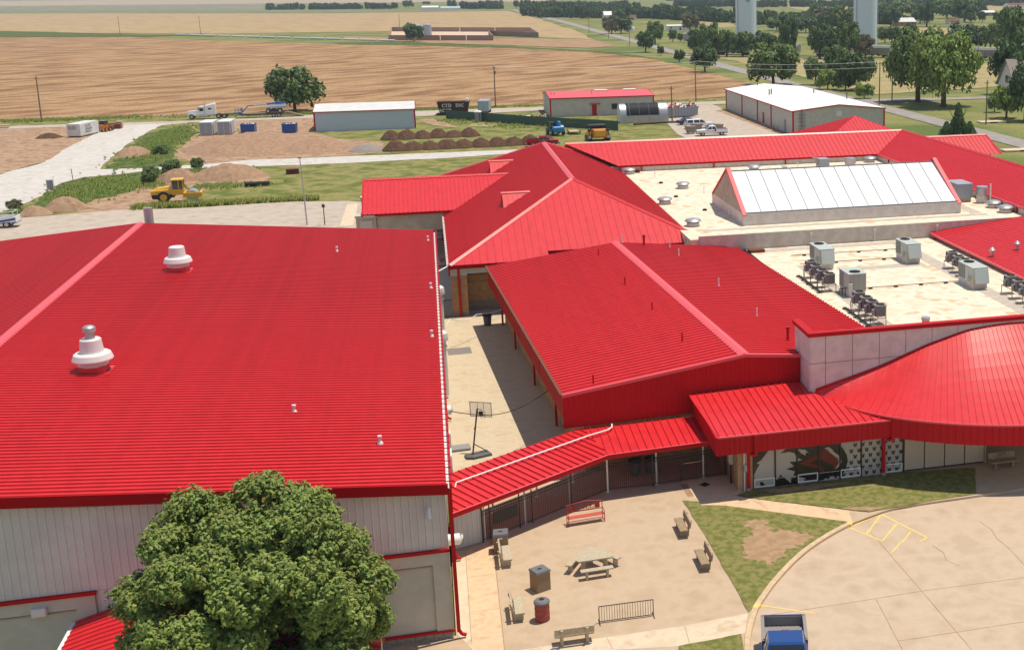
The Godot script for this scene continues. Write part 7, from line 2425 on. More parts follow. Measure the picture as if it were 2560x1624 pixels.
	for k in 10:
		mound("dirt_heap", "dark soil heap, number %s from the left in the lower row" % ["one", "two", "three", "four", "five", "six", "seven", "eight", "nine", "ten"][k], "dirt heap", V(-6.2 + k * 2.95, -.12, -232.6 + R.randf() * .5 - k * .15), R.randf_range(2.2, 2.7), R.randf_range(1.3, 1.8), 2.3, K.mound_dark, 1 + k % 3, g2)
	mound("gravel_heap", "pale grey gravel heap at the left end of the lower dark row", "gravel heap", V(-11.0, -.12, -232.8), 3.4, 1.3, 2.4, K.block_grey, 2)
	mound("dirt_bank", "long low brown dirt bank in front of containers and skips", "dirt heap", V(-31.0, -.5, -245.0), 14.0, 2.9, 14.0, K.mound, 11)
	mound("dirt_bank", "brown dirt bank with ruts left of the dark heaps", "dirt heap", V(-20.0, -.4, -240.0), 8.0, 1.9, 8.0, K.mound, 12)
	mound("dirt_bank", "brown heaped soil with weeds behind the yellow roller", "dirt heap", V(-30.3, -.3, -206.8), 6.2, 2.2, 4.5, K.mound, 13)
	mound("dirt_bank", "smaller dark brown heap overgrown at its left, behind the roller", "dirt heap", V(-37.2, -.3, -206.0), 3.4, 1.9, 3.0, K.mound, 14)
	mound("dirt_bank", "pale sandy heap nearest the service pickup at the left", "dirt heap", V(-49.9, -.2, -179.4), 2.1, 1.2, 1.9, K.dirt, 15)
	mound("dirt_bank", "sandy heap with dark crest right of the palest heap", "dirt heap", V(-47.0, -.2, -182.2), 3.0, 1.8, 2.4, K.dirt, 16)
	mound("dirt_bank", "brown heap with weeds at the edge of the gravel road", "dirt heap", V(-50.4, -.3, -241.5), 3.2, 1.6, 5.0, K.mound, 17)
	mound("dirt_bank", "dark brown rubbish heap left of the lettered trailer", "dirt heap", V(-72.3, -.2, -275.2), 2.6, 1.0, 2.0, K.mound_dark, 18)
	# weeds: tall grass along the lot and bushes in the patches
	var wb := Bd.new()
	for k in 26:
		var a := R.randf() * TAU
		var o := V(cos(a), 0, sin(a)) * R.randf() * .35
		var hgt := R.randf_range(.5, 1.0)
		var ln := V(R.randf_range(-.3, .3), 0, R.randf_range(-.3, .3))
		var sd2 := V(cos(a + 1.5), 0, sin(a + 1.5)) * .035
		wb.col = Color(1, 1, 1).lerp(Color(.55, .75, .5), R.randf())
		wb.trin(o - sd2, o + sd2, o + ln * hgt + V(0, hgt, 0), Vector3.UP, Vector3.UP, Vector3.UP)
	var tuft := wb.mesh()
	var spots := []
	for k in 900:
		var p := Vector2(-38.5, -179.4).lerp(Vector2(-15.5, -180.0), R.randf())
		spots.append([p.x, p.y + R.randf_range(-1.6, .6), R.randf_range(.5, 1.3), Color(1.1, 1.0, .7)])
	for q in [[-47.5, -200, 5, 12, 700], [-48.5, -258, 4, 30, 900], [-41, -203, 4, 5, 250], [-40.5, -213, 2.5, 3, 220], [-33, -215, 5, 3, 220], [-30, -197, 6, 3, 200], [-52.5, -182, 1.5, 2, 60], [-80, -313, 20, 4, 700], [-30, -309, 20, 3, 500], [5, -309, 25, 2.5, 500], [45, -309, 15, 2.5, 300], [18, -268, 8, 10, 260], [10, -279, 7, 4, 200]]:
		for k in q[4]:
			spots.append([q[0] + R.randfn() * q[2] * .5, q[1] + R.randfn() * q[3] * .5, R.randf_range(.35, .95), Color(.75, .95, .55) if R.randf() < .7 else Color(1.2, 1.05, .75)])
	var mm := MultiMesh.new()
	mm.transform_format = MultiMesh.TRANSFORM_3D
	mm.use_colors = true
	mm.mesh = tuft
	mm.instance_count = spots.size()
	for i in spots.size():
		var q: Array = spots[i]
		var sc2: float = q[2] * .72
		mm.set_instance_transform(i, Transform3D(Basis(Vector3.UP, R.randf() * TAU).scaled(V(sc2 * 1.5, sc2, sc2 * 1.5)), V(q[0], -.12, q[1])))
		mm.set_instance_color(i, q[3])
	var mi := MultiMeshInstance3D.new()
	mi.name = "weeds"
	mi.multimesh = mm
	mi.material_override = K.weed
	add_child(mi, true)
	tag(mi, "tall weeds and rough grass around the yard and along field edges", "weeds")
	stuff(mi)

func far_buildings() -> void:
	# red roofed school buildings beyond the rear wing
	var g := T("pavilion", "red hipped roof building showing behind the rear wing's ridge", "building", V(65.2, 0, -190))
	var A := V(65.2, 7.5, -190)
	var r := 9.5
	var e := 3.7
	bar(g, "wall", V(57, -.2, -198), V(73.4, 3.8, -182), K.stucco_pale)
	for q in [[-1, -1, 1, -1, 0, -1], [1, -1, 1, 1, 1, 0], [1, 1, -1, 1, 0, 1], [-1, 1, -1, -1, -1, 0]]:
		roof(g, "roof_panel", [V(65.2 + q[0] * r, e, -190 + q[1] * r), V(65.2 + q[2] * r, e, -190 + q[3] * r), A], V(q[4], -.4, q[5]), .61, .06, K.red)
	var g2 := T("back_hall", "small red gable roof at the right behind the rear wing", "building", V(68, 0, -164.5))
	bar(g2, "wall", V(60, -.2, -168), V(75.4, 4.6, -161), K.stucco_pale)
	roof(g2, "roof_panel", [V(59, 6.9, -164.5), V(76, 6.9, -164.5), V(76.4, 4.7, -159.8), V(59, 4.7, -159.8)], V(0, -2.2, 4.7), .61, .06, K.red)
	roof(g2, "roof_panel", [V(59, 6.9, -164.5), V(76, 6.9, -164.5), V(76.4, 4.7, -169.2), V(59, 4.7, -169.2)], V(0, -2.2, -4.7), .61, .06, K.red)
	cap(g2, V(59, 6.96, -164.5), V(76.1, 6.96, -164.5), .5, .1, K.red)
	cap(g2, V(76.1, 6.96, -164.5), V(76.5, 4.74, -159.8), .4, .05, K.red, "rake_trim")
	# water towers
	for q in [[164.0, -655.0, 5.5, "white cylindrical water tower with a dark eagle emblem, left of two"], [187.7, -533.4, 5.2, "plain white cylindrical water tower, right of two"]]:
		var t := T("water_tower", q[3], "water tower", V(q[0], -.2, q[1]))
		var b := Bd.new()
		b.lathe(V(0, 0, 0), [Vector2(q[2], 0), Vector2(q[2], 44), Vector2(q[2] * .8, 46.5), Vector2(0, 47.5)], 48)
		M(b, "shaft", K.tower, t)
		b = Bd.new()
		b.cyl(V(-q[2] * .93, 0, q[2] * .45), V(-q[2] * .93, 44, q[2] * .45), .12, .12, 6)
		M(b, "pipe", K.grey_blue, t)
		b = Bd.new()
		for k in 60:
			b.box(V(q[2] * .9, k * .7, q[2] * .45), V(q[2] * .9 + .5, k * .7 + .06, q[2] * .45 + .06))
		b.box(V(q[2] * .9, 0, q[2] * .45), V(q[2] * .9 + .05, 44, q[2] * .45 + .1))
		b.box(V(q[2] * .9 + .45, 0, q[2] * .45), V(q[2] * .9 + .5, 44, q[2] * .45 + .1))
		M(b, "ladder", K.tower, t)
		if q[2] > 5.3:
			b = Bd.new()
			for pts in [[[-1.6, 26], [-.3, 21], [.2, 20.4], [.3, 21.6], [-.6, 26]], [[1.6, 26], [.3, 21], [-.2, 20.4], [-.3, 21.6], [.6, 26]], [[-.9, 20.2], [0, 21.0], [.9, 20.2], [1.2, 19.4], [.4, 19.9], [0, 19.0], [-.4, 19.9], [-1.2, 19.4]]]:
				var rr := []
				for p in pts:
					rr.append(Vector2(p[0], p[1]))
				var ix := Geometry2D.triangulate_polygon(PackedVector2Array(rr))
				for i in range(0, ix.size(), 3):
					var w := []
					for j in 3:
						var p2: Vector2 = rr[ix[i + j]]
						var a := p2.x / 5.5 - .05
						w.append(V(sin(a) * 5.53, p2.y, cos(a) * 5.53))
					b.tri(w[0], w[1], w[2], Vector3.BACK)
			M(b, "emblem", K.grey_dark, t)
	# grain tanks and walled pad
	for q in [[-3.6, -787, 2.1, 6.2, "left of two"], [2.0, -783, 2.3, 6.6, "right of two"]]:
		var t := T("storage_tank", "pale grey upright storage tank behind the lone field tree, " + str(q[4]), "tank", V(q[0], -.1, q[1]), 0.0, "storage tanks on the gravel pad")
		var b := Bd.new()
		b.lathe(V(0, 0, 0), [Vector2(q[2], 0), Vector2(q[2], q[3]), Vector2(q[2] * .5, q[3] + .6), Vector2(0, q[3] + .8)], 24)
		M(b, "shell", K.grey_blue, t)
		b = Bd.new()
		b.box(V(-q[2] - .8, 0, .5), V(-q[2] - .2, q[3] + .9, 1.1))
		M(b, "ladder_cage", K.white, t)
	var wl := T("pad_wall", "low brown wall enclosing the pale gravel pad in the fields", "wall", V(20, 0, -790))
	var pts := [V(-18.5, 0, -730), V(35.3, 0, -700), V(36.8, 0, -775), V(61.9, 0, -730), V(64.8, 0, -822), V(-20.8, 0, -878), V(-18.5, 0, -730)]
	for i in 6:
		var a: Vector3 = pts[i]
		var c: Vector3 = pts[i + 1]
		var n := (c - a).normalized().cross(Vector3.UP) * .2
		for k in 4:
			var p := a.lerp(c, k / 4.0) + V(0, -.2, 0)
			var q := a.lerp(c, (k + .97) / 4.0) + V(0, -.2, 0)
			var b := Bd.new()
			b.loft([[p - n, p + n, p + n + V(0, 2.9, 0), p - n + V(0, 2.9, 0)], [q - n, q + n, q + n + V(0, 2.9, 0), q - n + V(0, 2.9, 0)]])
			W(b, "wall_section", K.pad_brown, wl)
	for q in [[-.6, -1686, 20, 12, 3.2, "white", "long white barn with pale roof far beyond the wheat field"], [22, -1672, 24, 10, 2.4, "pale_blue", "low pale blue shed joined to the far white barn"]]:
		shed(q[6], q[0], q[0] + q[2], q[1], q[1] - q[3], q[4], q[4] + 1.8, K.white, K[q[5]], null, true, "barn")
	for q in [[307, 320, -806, -818, 2.6, 5.2, "white_steel", "brick house with broad white roof right of the right water tower", "house"], [352, 361, -826, -832, 2.0, 3.2, "rust", "small rust red shed in the far pasture", "shed"], [149, 166, -802, -806, 2.8, 3.4, "white", "long white mobile home left of the brownish tree", "mobile_home"], [146, 160, -1070, -1082, 4.0, 7.0, "white", "large white barn in front of the far wood", "barn"], [163, 170, -1052, -1060, 2.6, 4.2, "rust", "small barn with rust coloured roof beside the white barn", "barn"], [199, 208, -1130, -1138, 2.8, 4.6, "pale_blue", "dark barn with pale blue roof before the long tree belt", "barn"], [606, 620, -1380, -1392, 3.0, 4.6, "white", "white roofed barn near the upper right horizon", "barn"], [468, 482, -1028, -1038, 2.5, 4.0, "white", "house with pale roof beyond the conical tree", "house"], [486, 505, -990, -1002, 2.6, 4.6, "pad_brown", "low house with brownish roof at the far right", "house"], [640, 670, -1330, -1345, 3, 5, "rust", "red roofed farm building at the far upper right corner", "barn"], [560, 590, -1700, -1712, 3, 5, "white", "white barn by the far wood at upper right", "barn"]]:
		var o := shed(q[7], q[0], q[1], q[2], q[3], q[4], q[5], K.vent_white if q[8] != "house" else K.tan_brick, K[q[6]], null, true, q[8])
		var xm: float = (q[0] + q[1]) / 2.0
		bar(o, "door", V(xm - .5, 0, q[2]), V(xm + .5, 2.0, q[2] + .06), K.grey_dark)
		for x in [q[0] + 2.0, q[1] - 3.2]:
			bar(o, "window", V(x, 1.0, q[2]), V(x + 1.2, 1.9, q[2] + .06), K.dark_glass)
	var cm := T("camper", "white camper trailer parked under trees beside the far road", "camper", V(122.7, -.1, -791), deg_to_rad(-45))
	var b := Bd.new()
	b.cbox(V(-4.0, .6, -1.2), V(4.0, 3.0, 1.2), .25)
	M(b, "body", K.white, cm)
	b = Bd.new()
	for x in [-2.5, 0.0, 2.2]:
		b.box(V(x, 1.7, 1.2), V(x + .9, 2.3, 1.23))
	M(b, "window", K.dark_glass, cm)
	for x in [-.5, .5]:
		wheel(cm, V(x, .4, 1.0), .4, .25)
	var bb := T("grain_bin", "dark blue grey hopper bin on legs beside the road trees", "bin", V(126.1, -.1, -626))
	b = Bd.new()
	b.box(V(-1.6, 1.8, -1.6), V(1.6, 4.6, 1.6))
	b.loft([[V(-1.6, 1.8, -1.6), V(1.6, 1.8, -1.6), V(1.6, 1.8, 1.6), V(-1.6, 1.8, 1.6)], [V(-.4, .8, -.4), V(.4, .8, -.4), V(.4, .8, .4), V(-.4, .8, .4)]])
	M(b, "bin", K.grey_blue, bb)
	b = Bd.new()
	b.box(V(-1.7, 4.6, -1.7), V(1.7, 4.75, 1.7))
	M(b, "lid", K.white, bb)
	b = Bd.new()
	for x in [-1.5, 1.5]:
		for z in [-1.5, 1.5]:
			b.bx(x, 0, z, .15, 1.8, .15)
	M(b, "leg", K.grey_dark, bb)
	# freight train
	var hc: Node3D
	var nm := ["leftmost", "second from the left", "middle", "second from the right", "rightmost"]
	var ps := [V(122, 0, -510), V(139, 0, -495.5), V(156, 0, -480.8), V(168.5, 0, -470), V(199, 0, -438)]
	for k in 5:
		var lb := "grey covered hopper rail car behind the trees, %s of those in view" % nm[k]
		if hc == null:
			hc = T("rail_car", lb, "rail car", ps[k], deg_to_rad(-41), "hopper cars on the railway")
			b = Bd.new()
			b.loft([[V(-7.6, 1.1, -1.2), V(-7.6, 1.1, 1.2), V(-7.6, 3.6, 1.5), V(-7.6, 4.4, .9), V(-7.6, 4.4, -.9), V(-7.6, 3.6, -1.5)], [V(7.6, 1.1, -1.2), V(7.6, 1.1, 1.2), V(7.6, 3.6, 1.5), V(7.6, 4.4, .9), V(7.6, 4.4, -.9), V(7.6, 3.6, -1.5)]])
			M(b, "body", K.rail_grey, hc)
			b = Bd.new()
			for j in 8:
				b.box(V(-6.9 + j * 1.95, 1.2, 1.2), V(-6.75 + j * 1.95, 3.6, 1.56))
			M(b, "rib", K.rail_grey, hc)
			b = Bd.new()
			b.box(V(-7.7, 4.4, -.7), V(7.7, 4.5, .7))
			M(b, "roof_walk", K.vent_white, hc)
			b = Bd.new()
			for x in [-5.6, 5.6]:
				b.box(V(x - 1.5, .3, -1.1), V(x + 1.5, .9, 1.1))
				for d in [-.9, .9]:
					b.cyl(V(x + d, .45, -1.0), V(x + d, .45, 1.0), .45, .45, 10)
			M(b, "bogie", K.dark, hc)
			b = Bd.new()
			for x in [-2.6, 0.0, 2.6]:
				b.loft([[V(x - 1.2, 1.1, -1), V(x + 1.2, 1.1, -1), V(x + 1.2, 1.1, 1), V(x - 1.2, 1.1, 1)], [V(x - .3, .45, -.5), V(x + .3, .45, -.5), V(x + .3, .45, .5), V(x - .3, .45, .5)]])
			M(b, "chute", K.grey_dark, hc)
		else:
			dup(hc, lb, ps[k], deg_to_rad(-41))
	b = Bd.new()
	b.loft([[V(40, -.25, -585), V(43, -.25, -582), V(42.5, .02, -582.5), V(40.5, .02, -584.5)], [V(280, -.25, -369), V(283, -.25, -366), V(282.5, .02, -366.5), V(280.5, .02, -368.5)]])
	S(b, "railway", K.block_grey)
	# house gable at the right edge, half hidden by trees
	var hh := T("grey_house", "pale grey steep roofed house half hidden by trees at the right edge", "house", V(147.5, 0, -292))
	b = Bd.new()
	b.t = Transform3D(Basis(), V(12, 0, -16))
	b.ext([Vector2(-271, -.2), Vector2(-281, -.2), Vector2(-281, 3), Vector2(-276, 9.0), Vector2(-271, 3)], "x", 128.5, 145)
	W(b, "wall", K.vent_white, hh)
	for s in [-1.0, 1.0]:
		b = Bd.new()
		b.t = Transform3D(Basis(), V(12, 0, -16))
		b.loft([[V(128, 9.1, -276), V(145.5, 9.1, -276), V(145.5, 9.25, -276), V(128, 9.25, -276)], [V(128, 2.6, -276 + s * 5.5), V(145.5, 2.6, -276 + s * 5.5), V(145.5, 2.8, -276 + s * 5.6), V(128, 2.8, -276 + s * 5.6)]])
		W(b, "roof", K.block_grey, hh)
	bar(hh, "window", V(140.44, 3.4, -292.8), V(140.5, 5.2, -291.2), K.dark_glass)
	# slab and culvert by the side road
	for q in [[97.6, -238.5, 2.8, "pale concrete culvert slab on the roadside lawn under the big trees"], [87.5, -196, 3.6, "pale concrete drive slab beside the road behind the red gable"]]:
		var cu := T("culvert", q[3], "culvert", V(q[0] + 14.0 if q[2] < 3 else q[0] + 10, -.15, q[1]))
		b = Bd.new()
		b.cbox(V(-q[2], 0, -1.2), V(q[2], .3, 1.2), .05)
		M(b, "slab", K.concrete_light, cu)
		b = Bd.new()
		b.box(V(-.8, 0, 1.2), V(.8, .2, 1.22))
		M(b, "opening", K.dark, cu)

# ---------------------------------------------------------------- poles and wires
func poles() -> void:
	var pp: Node3D
	var n := 0
	var where := ["by the farm road at the far left, before the trailer", "far out between the wheat fields, left of two", "far out between the wheat fields, right of two", "beside the round field tree and lowboy trailer", "behind the grey cargo trailer", "behind the walled pad", "at the field corner left of the white hall", "behind the white hall by the side road", "under the left big tree beside the side road", "on the roadside lawn right of the conifer", "beside the scrap bin and hoop house", "along the far road, nearest", "along the far road, second", "along the far road, third", "in the far pasture before the mobile home", "in front of the hopper cars at the right"]
	for q in [[-82.2, -309.3, 9.9], [-186, -892, 11.7], [-138, -887, 11.2], [-34.2, -316, 9.0], [15.3, -309, 9.7], [-15.7, -899, 10.5], [64, -308, 9.6], [102.6, -281.3, 10.1], [108.7, -289, 8.0], [109.1, -235.7, 8.7], [49.6, -264, 7.2], [94.5, -608, 8.5], [96.6, -695, 9.6], [98, -790, 10], [185, -760, 10], [196, -432, 9.5]]:
		var lb := "wooden utility pole " + str(where[n])
		n += 1
		var h: float = q[2]
		var o := T("utility_pole", lb, "utility pole", V(q[0], -.2, q[1]), R.randf_range(-.3, .3), "utility poles in the landscape")
		var b := Bd.new()
		var lean := V(R.randf_range(-.12, .12), 0, R.randf_range(-.1, .1))
		b.cyl(V(0, 0, 0), V(lean.x, h + .2, lean.z), .16, .11, 8)
		M(b, "pole", K.wood, o)
		b = Bd.new()
		for s in [-.35, .35]:
			b.cyl(V(lean.x + s, h - .3, lean.z), V(lean.x + s, h + .05, lean.z), .05, .04, 6)
		b.cyl(V(lean.x, h + .15, lean.z), V(lean.x, h + .4, lean.z), .05, .04, 6)
		M(b, "insulator", K.vent_white, o)
		b = Bd.new()
		b.box(V(lean.x - .5, h - .4, lean.z - .05), V(lean.x + .5, h - .28, lean.z + .05))
		M(b, "crossarm", K.wood, o)
		if q[0] == 15.3 or q[0] == -34.2:
			b = Bd.new()
			b.cyl(V(lean.x + .25, h - 1.8, lean.z + .2), V(lean.x + .25, h - 1.0, lean.z + .2), .2, .2, 8)
			M(b, "transformer", K.grey, o)
	var wl := 0
	for q in [[V(64, 9.7, -308), V(102.6, 10.1, -281.3), "thin power line over the white hall, upper of two"], [V(64, 8.6, -308), V(102.6, 8.8, -281.3), "thin power line over the white hall, lower of two"], [V(64, 9.5, -308), V(15.3, 9.6, -309), "thin power line along the stubble field's front edge"]]:
		var o := T("power_line", q[2], "power line", V(q[0].x, 0, q[0].z))
		var b := Bd.new()
		var pth := []
		for k in 11:
			var f := k / 10.0
			pth.append((q[0] as Vector3).lerp(q[1], f) + V(0, -.8 * sin(f * PI), 0))
		b.tube(pth, .03, 4)
		W(b, "wire", K.vent_white, o)
	var lp := T("light_pole", "tall thin steel light pole standing on the lot edge behind the gymnasium", "light pole", V(-15.3, -.1, -160.5))
	var b := Bd.new()
	b.cyl(V(0, 0, 0), V(-.15, 8.2, 0), .09, .05, 8)
	M(b, "pole", K.galv, lp)
	b = Bd.new()
	b.cbox(V(-.4, 8.15, -.12), V(.05, 8.28, .12), .03)
	M(b, "lamp_head", K.grey_dark, lp)
	var l2 := T("post_lamp", "short black post lamp on the lot left of the porch", "street lamp", V(-13.2, -.1, -159.8))
	b = Bd.new()
	b.cyl(V(0, 0, 0), V(0, 2.1, 0), .06, .05, 8)
	M(b, "post", K.iron, l2)
	b = Bd.new()
	b.lathe(V(0, 2.1, 0), [Vector2(.06, 0), Vector2(.17, .08), Vector2(.19, .34), Vector2(.24, .36), Vector2(.05, .5), Vector2(0, .56)], 10)
	M(b, "lantern", K.iron, l2)
	var rs := T("road_sign", "small round sign post beside the far road", "road sign", V(91, -.1, -560))
	b = Bd.new()
	b.cyl(V(0, 0, 0), V(0, 2.0, 0), .05, .05, 6)
	M(b, "post", K.galv, rs)
	b = Bd.new()
	b.cyl(V(0, 2.0, 0), V(0, 2.0, .05), .45, .45, 12)
	M(b, "plate", K.grey, rs)

# ---------------------------------------------------------------- trees
func leaf(b: Bd, p: Vector3, nn: Vector3, s: float) -> void:
	var u := nn.cross(V(R.randf_range(-1, 1), R.randf_range(-1, 1), R.randf_range(-1, 1))).normalized()
	var w := nn.cross(u)
	var l := u * s
	var k := w * s * .62
	var bend := nn * s * .25
	b.tri(p - l, p + k - bend, p + l, nn)
	b.tri(p - l, p + l, p - k - bend, nn)

# unit crown: x and z within about one of the axis, y from 0 to 1; lobes of leaf clumps with gaps between
func crown(sd: int, lobes: int, per: int, size: float, cone := false) -> ArrayMesh:
	var key := "crown%d" % sd
	if cache.has(key):
		return cache[key]
	R.seed = 4000 + sd
	var b := Bd.new()
	for i in lobes:
		var f := (i + .5) / lobes
		var a := i * 2.39996 + R.randf_range(-.4, .4)
		var y: float
		var rad: float
		var lr: float
		if cone:
			y = pow(f, .8) * .93
			rad = (1.0 - y) * R.randf_range(.55, .85)
			lr = .14 + .22 * (1.0 - y)
		else:
			y = .20 + .66 * f + R.randf_range(-.06, .06)
			var prof := sqrt(maxf(.05, 1.0 - pow((y - .48) / .56, 2)))
			rad = prof * R.randf_range(.42, .80)
			lr = R.randf_range(.24, .40)
		var c := V(cos(a) * rad, y, sin(a) * rad)
		var tint := R.randf_range(.72, 1.2)
		for k in per:
			var d := V(R.randfn(), R.randfn(), R.randfn()).normalized()
			if d.y < -.3 and R.randf() < .6:
				d.y = -d.y
			var rr := lr * pow(R.randf(), .35) * R.randf_range(.85, 1.12)
			var p := c + V(d.x * rr, d.y * rr * .62, d.z * rr)
			var nn := (d + V(R.randf_range(-.8, .8), R.randf_range(-.3, .9), R.randf_range(-.8, .8))).normalized()
			var t := tint * R.randf_range(.75, 1.25)
			b.col = Color(t * R.randf_range(.92, 1.1), t, t * R.randf_range(.8, 1.1))
			leaf(b, p, nn, size * R.randf_range(.7, 1.3))
	cache[key] = b.mesh()
	return cache[key]

func trunk_mesh(kind: int) -> ArrayMesh:
	var key := "trunk%d" % kind
	if cache.has(key):
		return cache[key]
	R.seed = 900 + kind
	var b := Bd.new()
	var top := V(R.randf_range(-.03, .03), .42, R.randf_range(-.03, .03))
	b.loft([b.ring(V(0, -.02, 0), Vector3.UP, .065, 8), b.ring(V(0, .04, 0), Vector3.UP, .042, 8), b.ring(top, Vector3.UP, .03, 8)], true, true)
	for k in 5:
		var a := k * TAU / 5 + R.randf_range(-.4, .4)
		var e := V(cos(a) * R.randf_range(.22, .34), R.randf_range(.6, .85), sin(a) * R.randf_range(.22, .34))
		b.cyl(top * R.randf_range(.5, 1.0), e, .02, .006, 6)
	b.cyl(top, V(.02, .85, .0), .028, .006, 6)
	cache[key] = b.mesh()
	return cache[key]

func tree(label: String, x: float, z: float, w: float, h: float, mat: String, kind: int, big := false, cone := false, grp := "") -> Node3D:
	var o := T("conifer" if cone else "tree", label, "tree", V(x, -.2, z), kind * 1.7 + x, grp)
	var low := .06 if cone else (.10 if h < w * .8 else .16)
	var m := crown(60, 60, 60, .07, true) if cone else (crown(40 + kind % 2, 46, 170, .052) if big else crown(kind % 5, 22, 95, .085))
	MI(m, "crown", K[mat], o, Transform3D(Basis().scaled(V(w * .5, h * (1.0 - low), w * .5)), V(0, h * low, 0)))
	MI(trunk_mesh(kind % 3), "trunk", K.bark, o, Transform3D(Basis().scaled(V(h * .9, h, h * .9)), Vector3.ZERO))
	return o

func wood(called: String, label: String, path: Array, depth: float, h0: float, h1: float, count: int, mat: String) -> void:
	R.seed = label.hash() % 10000
	var mm := MultiMesh.new()
	mm.transform_format = MultiMesh.TRANSFORM_3D
	mm.use_colors = true
	mm.mesh = crown(20, 14, 46, .15)
	mm.instance_count = count
	for i in count:
		var f := R.randf() * (path.size() - 1)
		var k := mini(int(f), path.size() - 2)
		var p := Vector2(path[k][0], path[k][1]).lerp(Vector2(path[k + 1][0], path[k + 1][1]), f - k)
		var d := R.randf()
		p += Vector2(R.randf_range(-6, 6), -d * depth)
		var h := R.randf_range(h0, h1) * (.75 + .25 * d)
		var w := h * R.randf_range(.42, .62)
		mm.set_instance_transform(i, Transform3D(Basis(Vector3.UP, R.randf() * TAU).scaled(V(w, h * 1.0, w)), V(p.x, -h * .1, p.y)))
		var t := R.randf_range(.75, 1.2)
		mm.set_instance_color(i, Color(t * R.randf_range(.9, 1.15), t, t * R.randf_range(.85, 1.1)))
	var o := MultiMeshInstance3D.new()
	o.name = called
	o.multimesh = mm
	o.material_override = K[mat]
	add_child(o, true)
	tag(o, label, "wood")
	stuff(o)

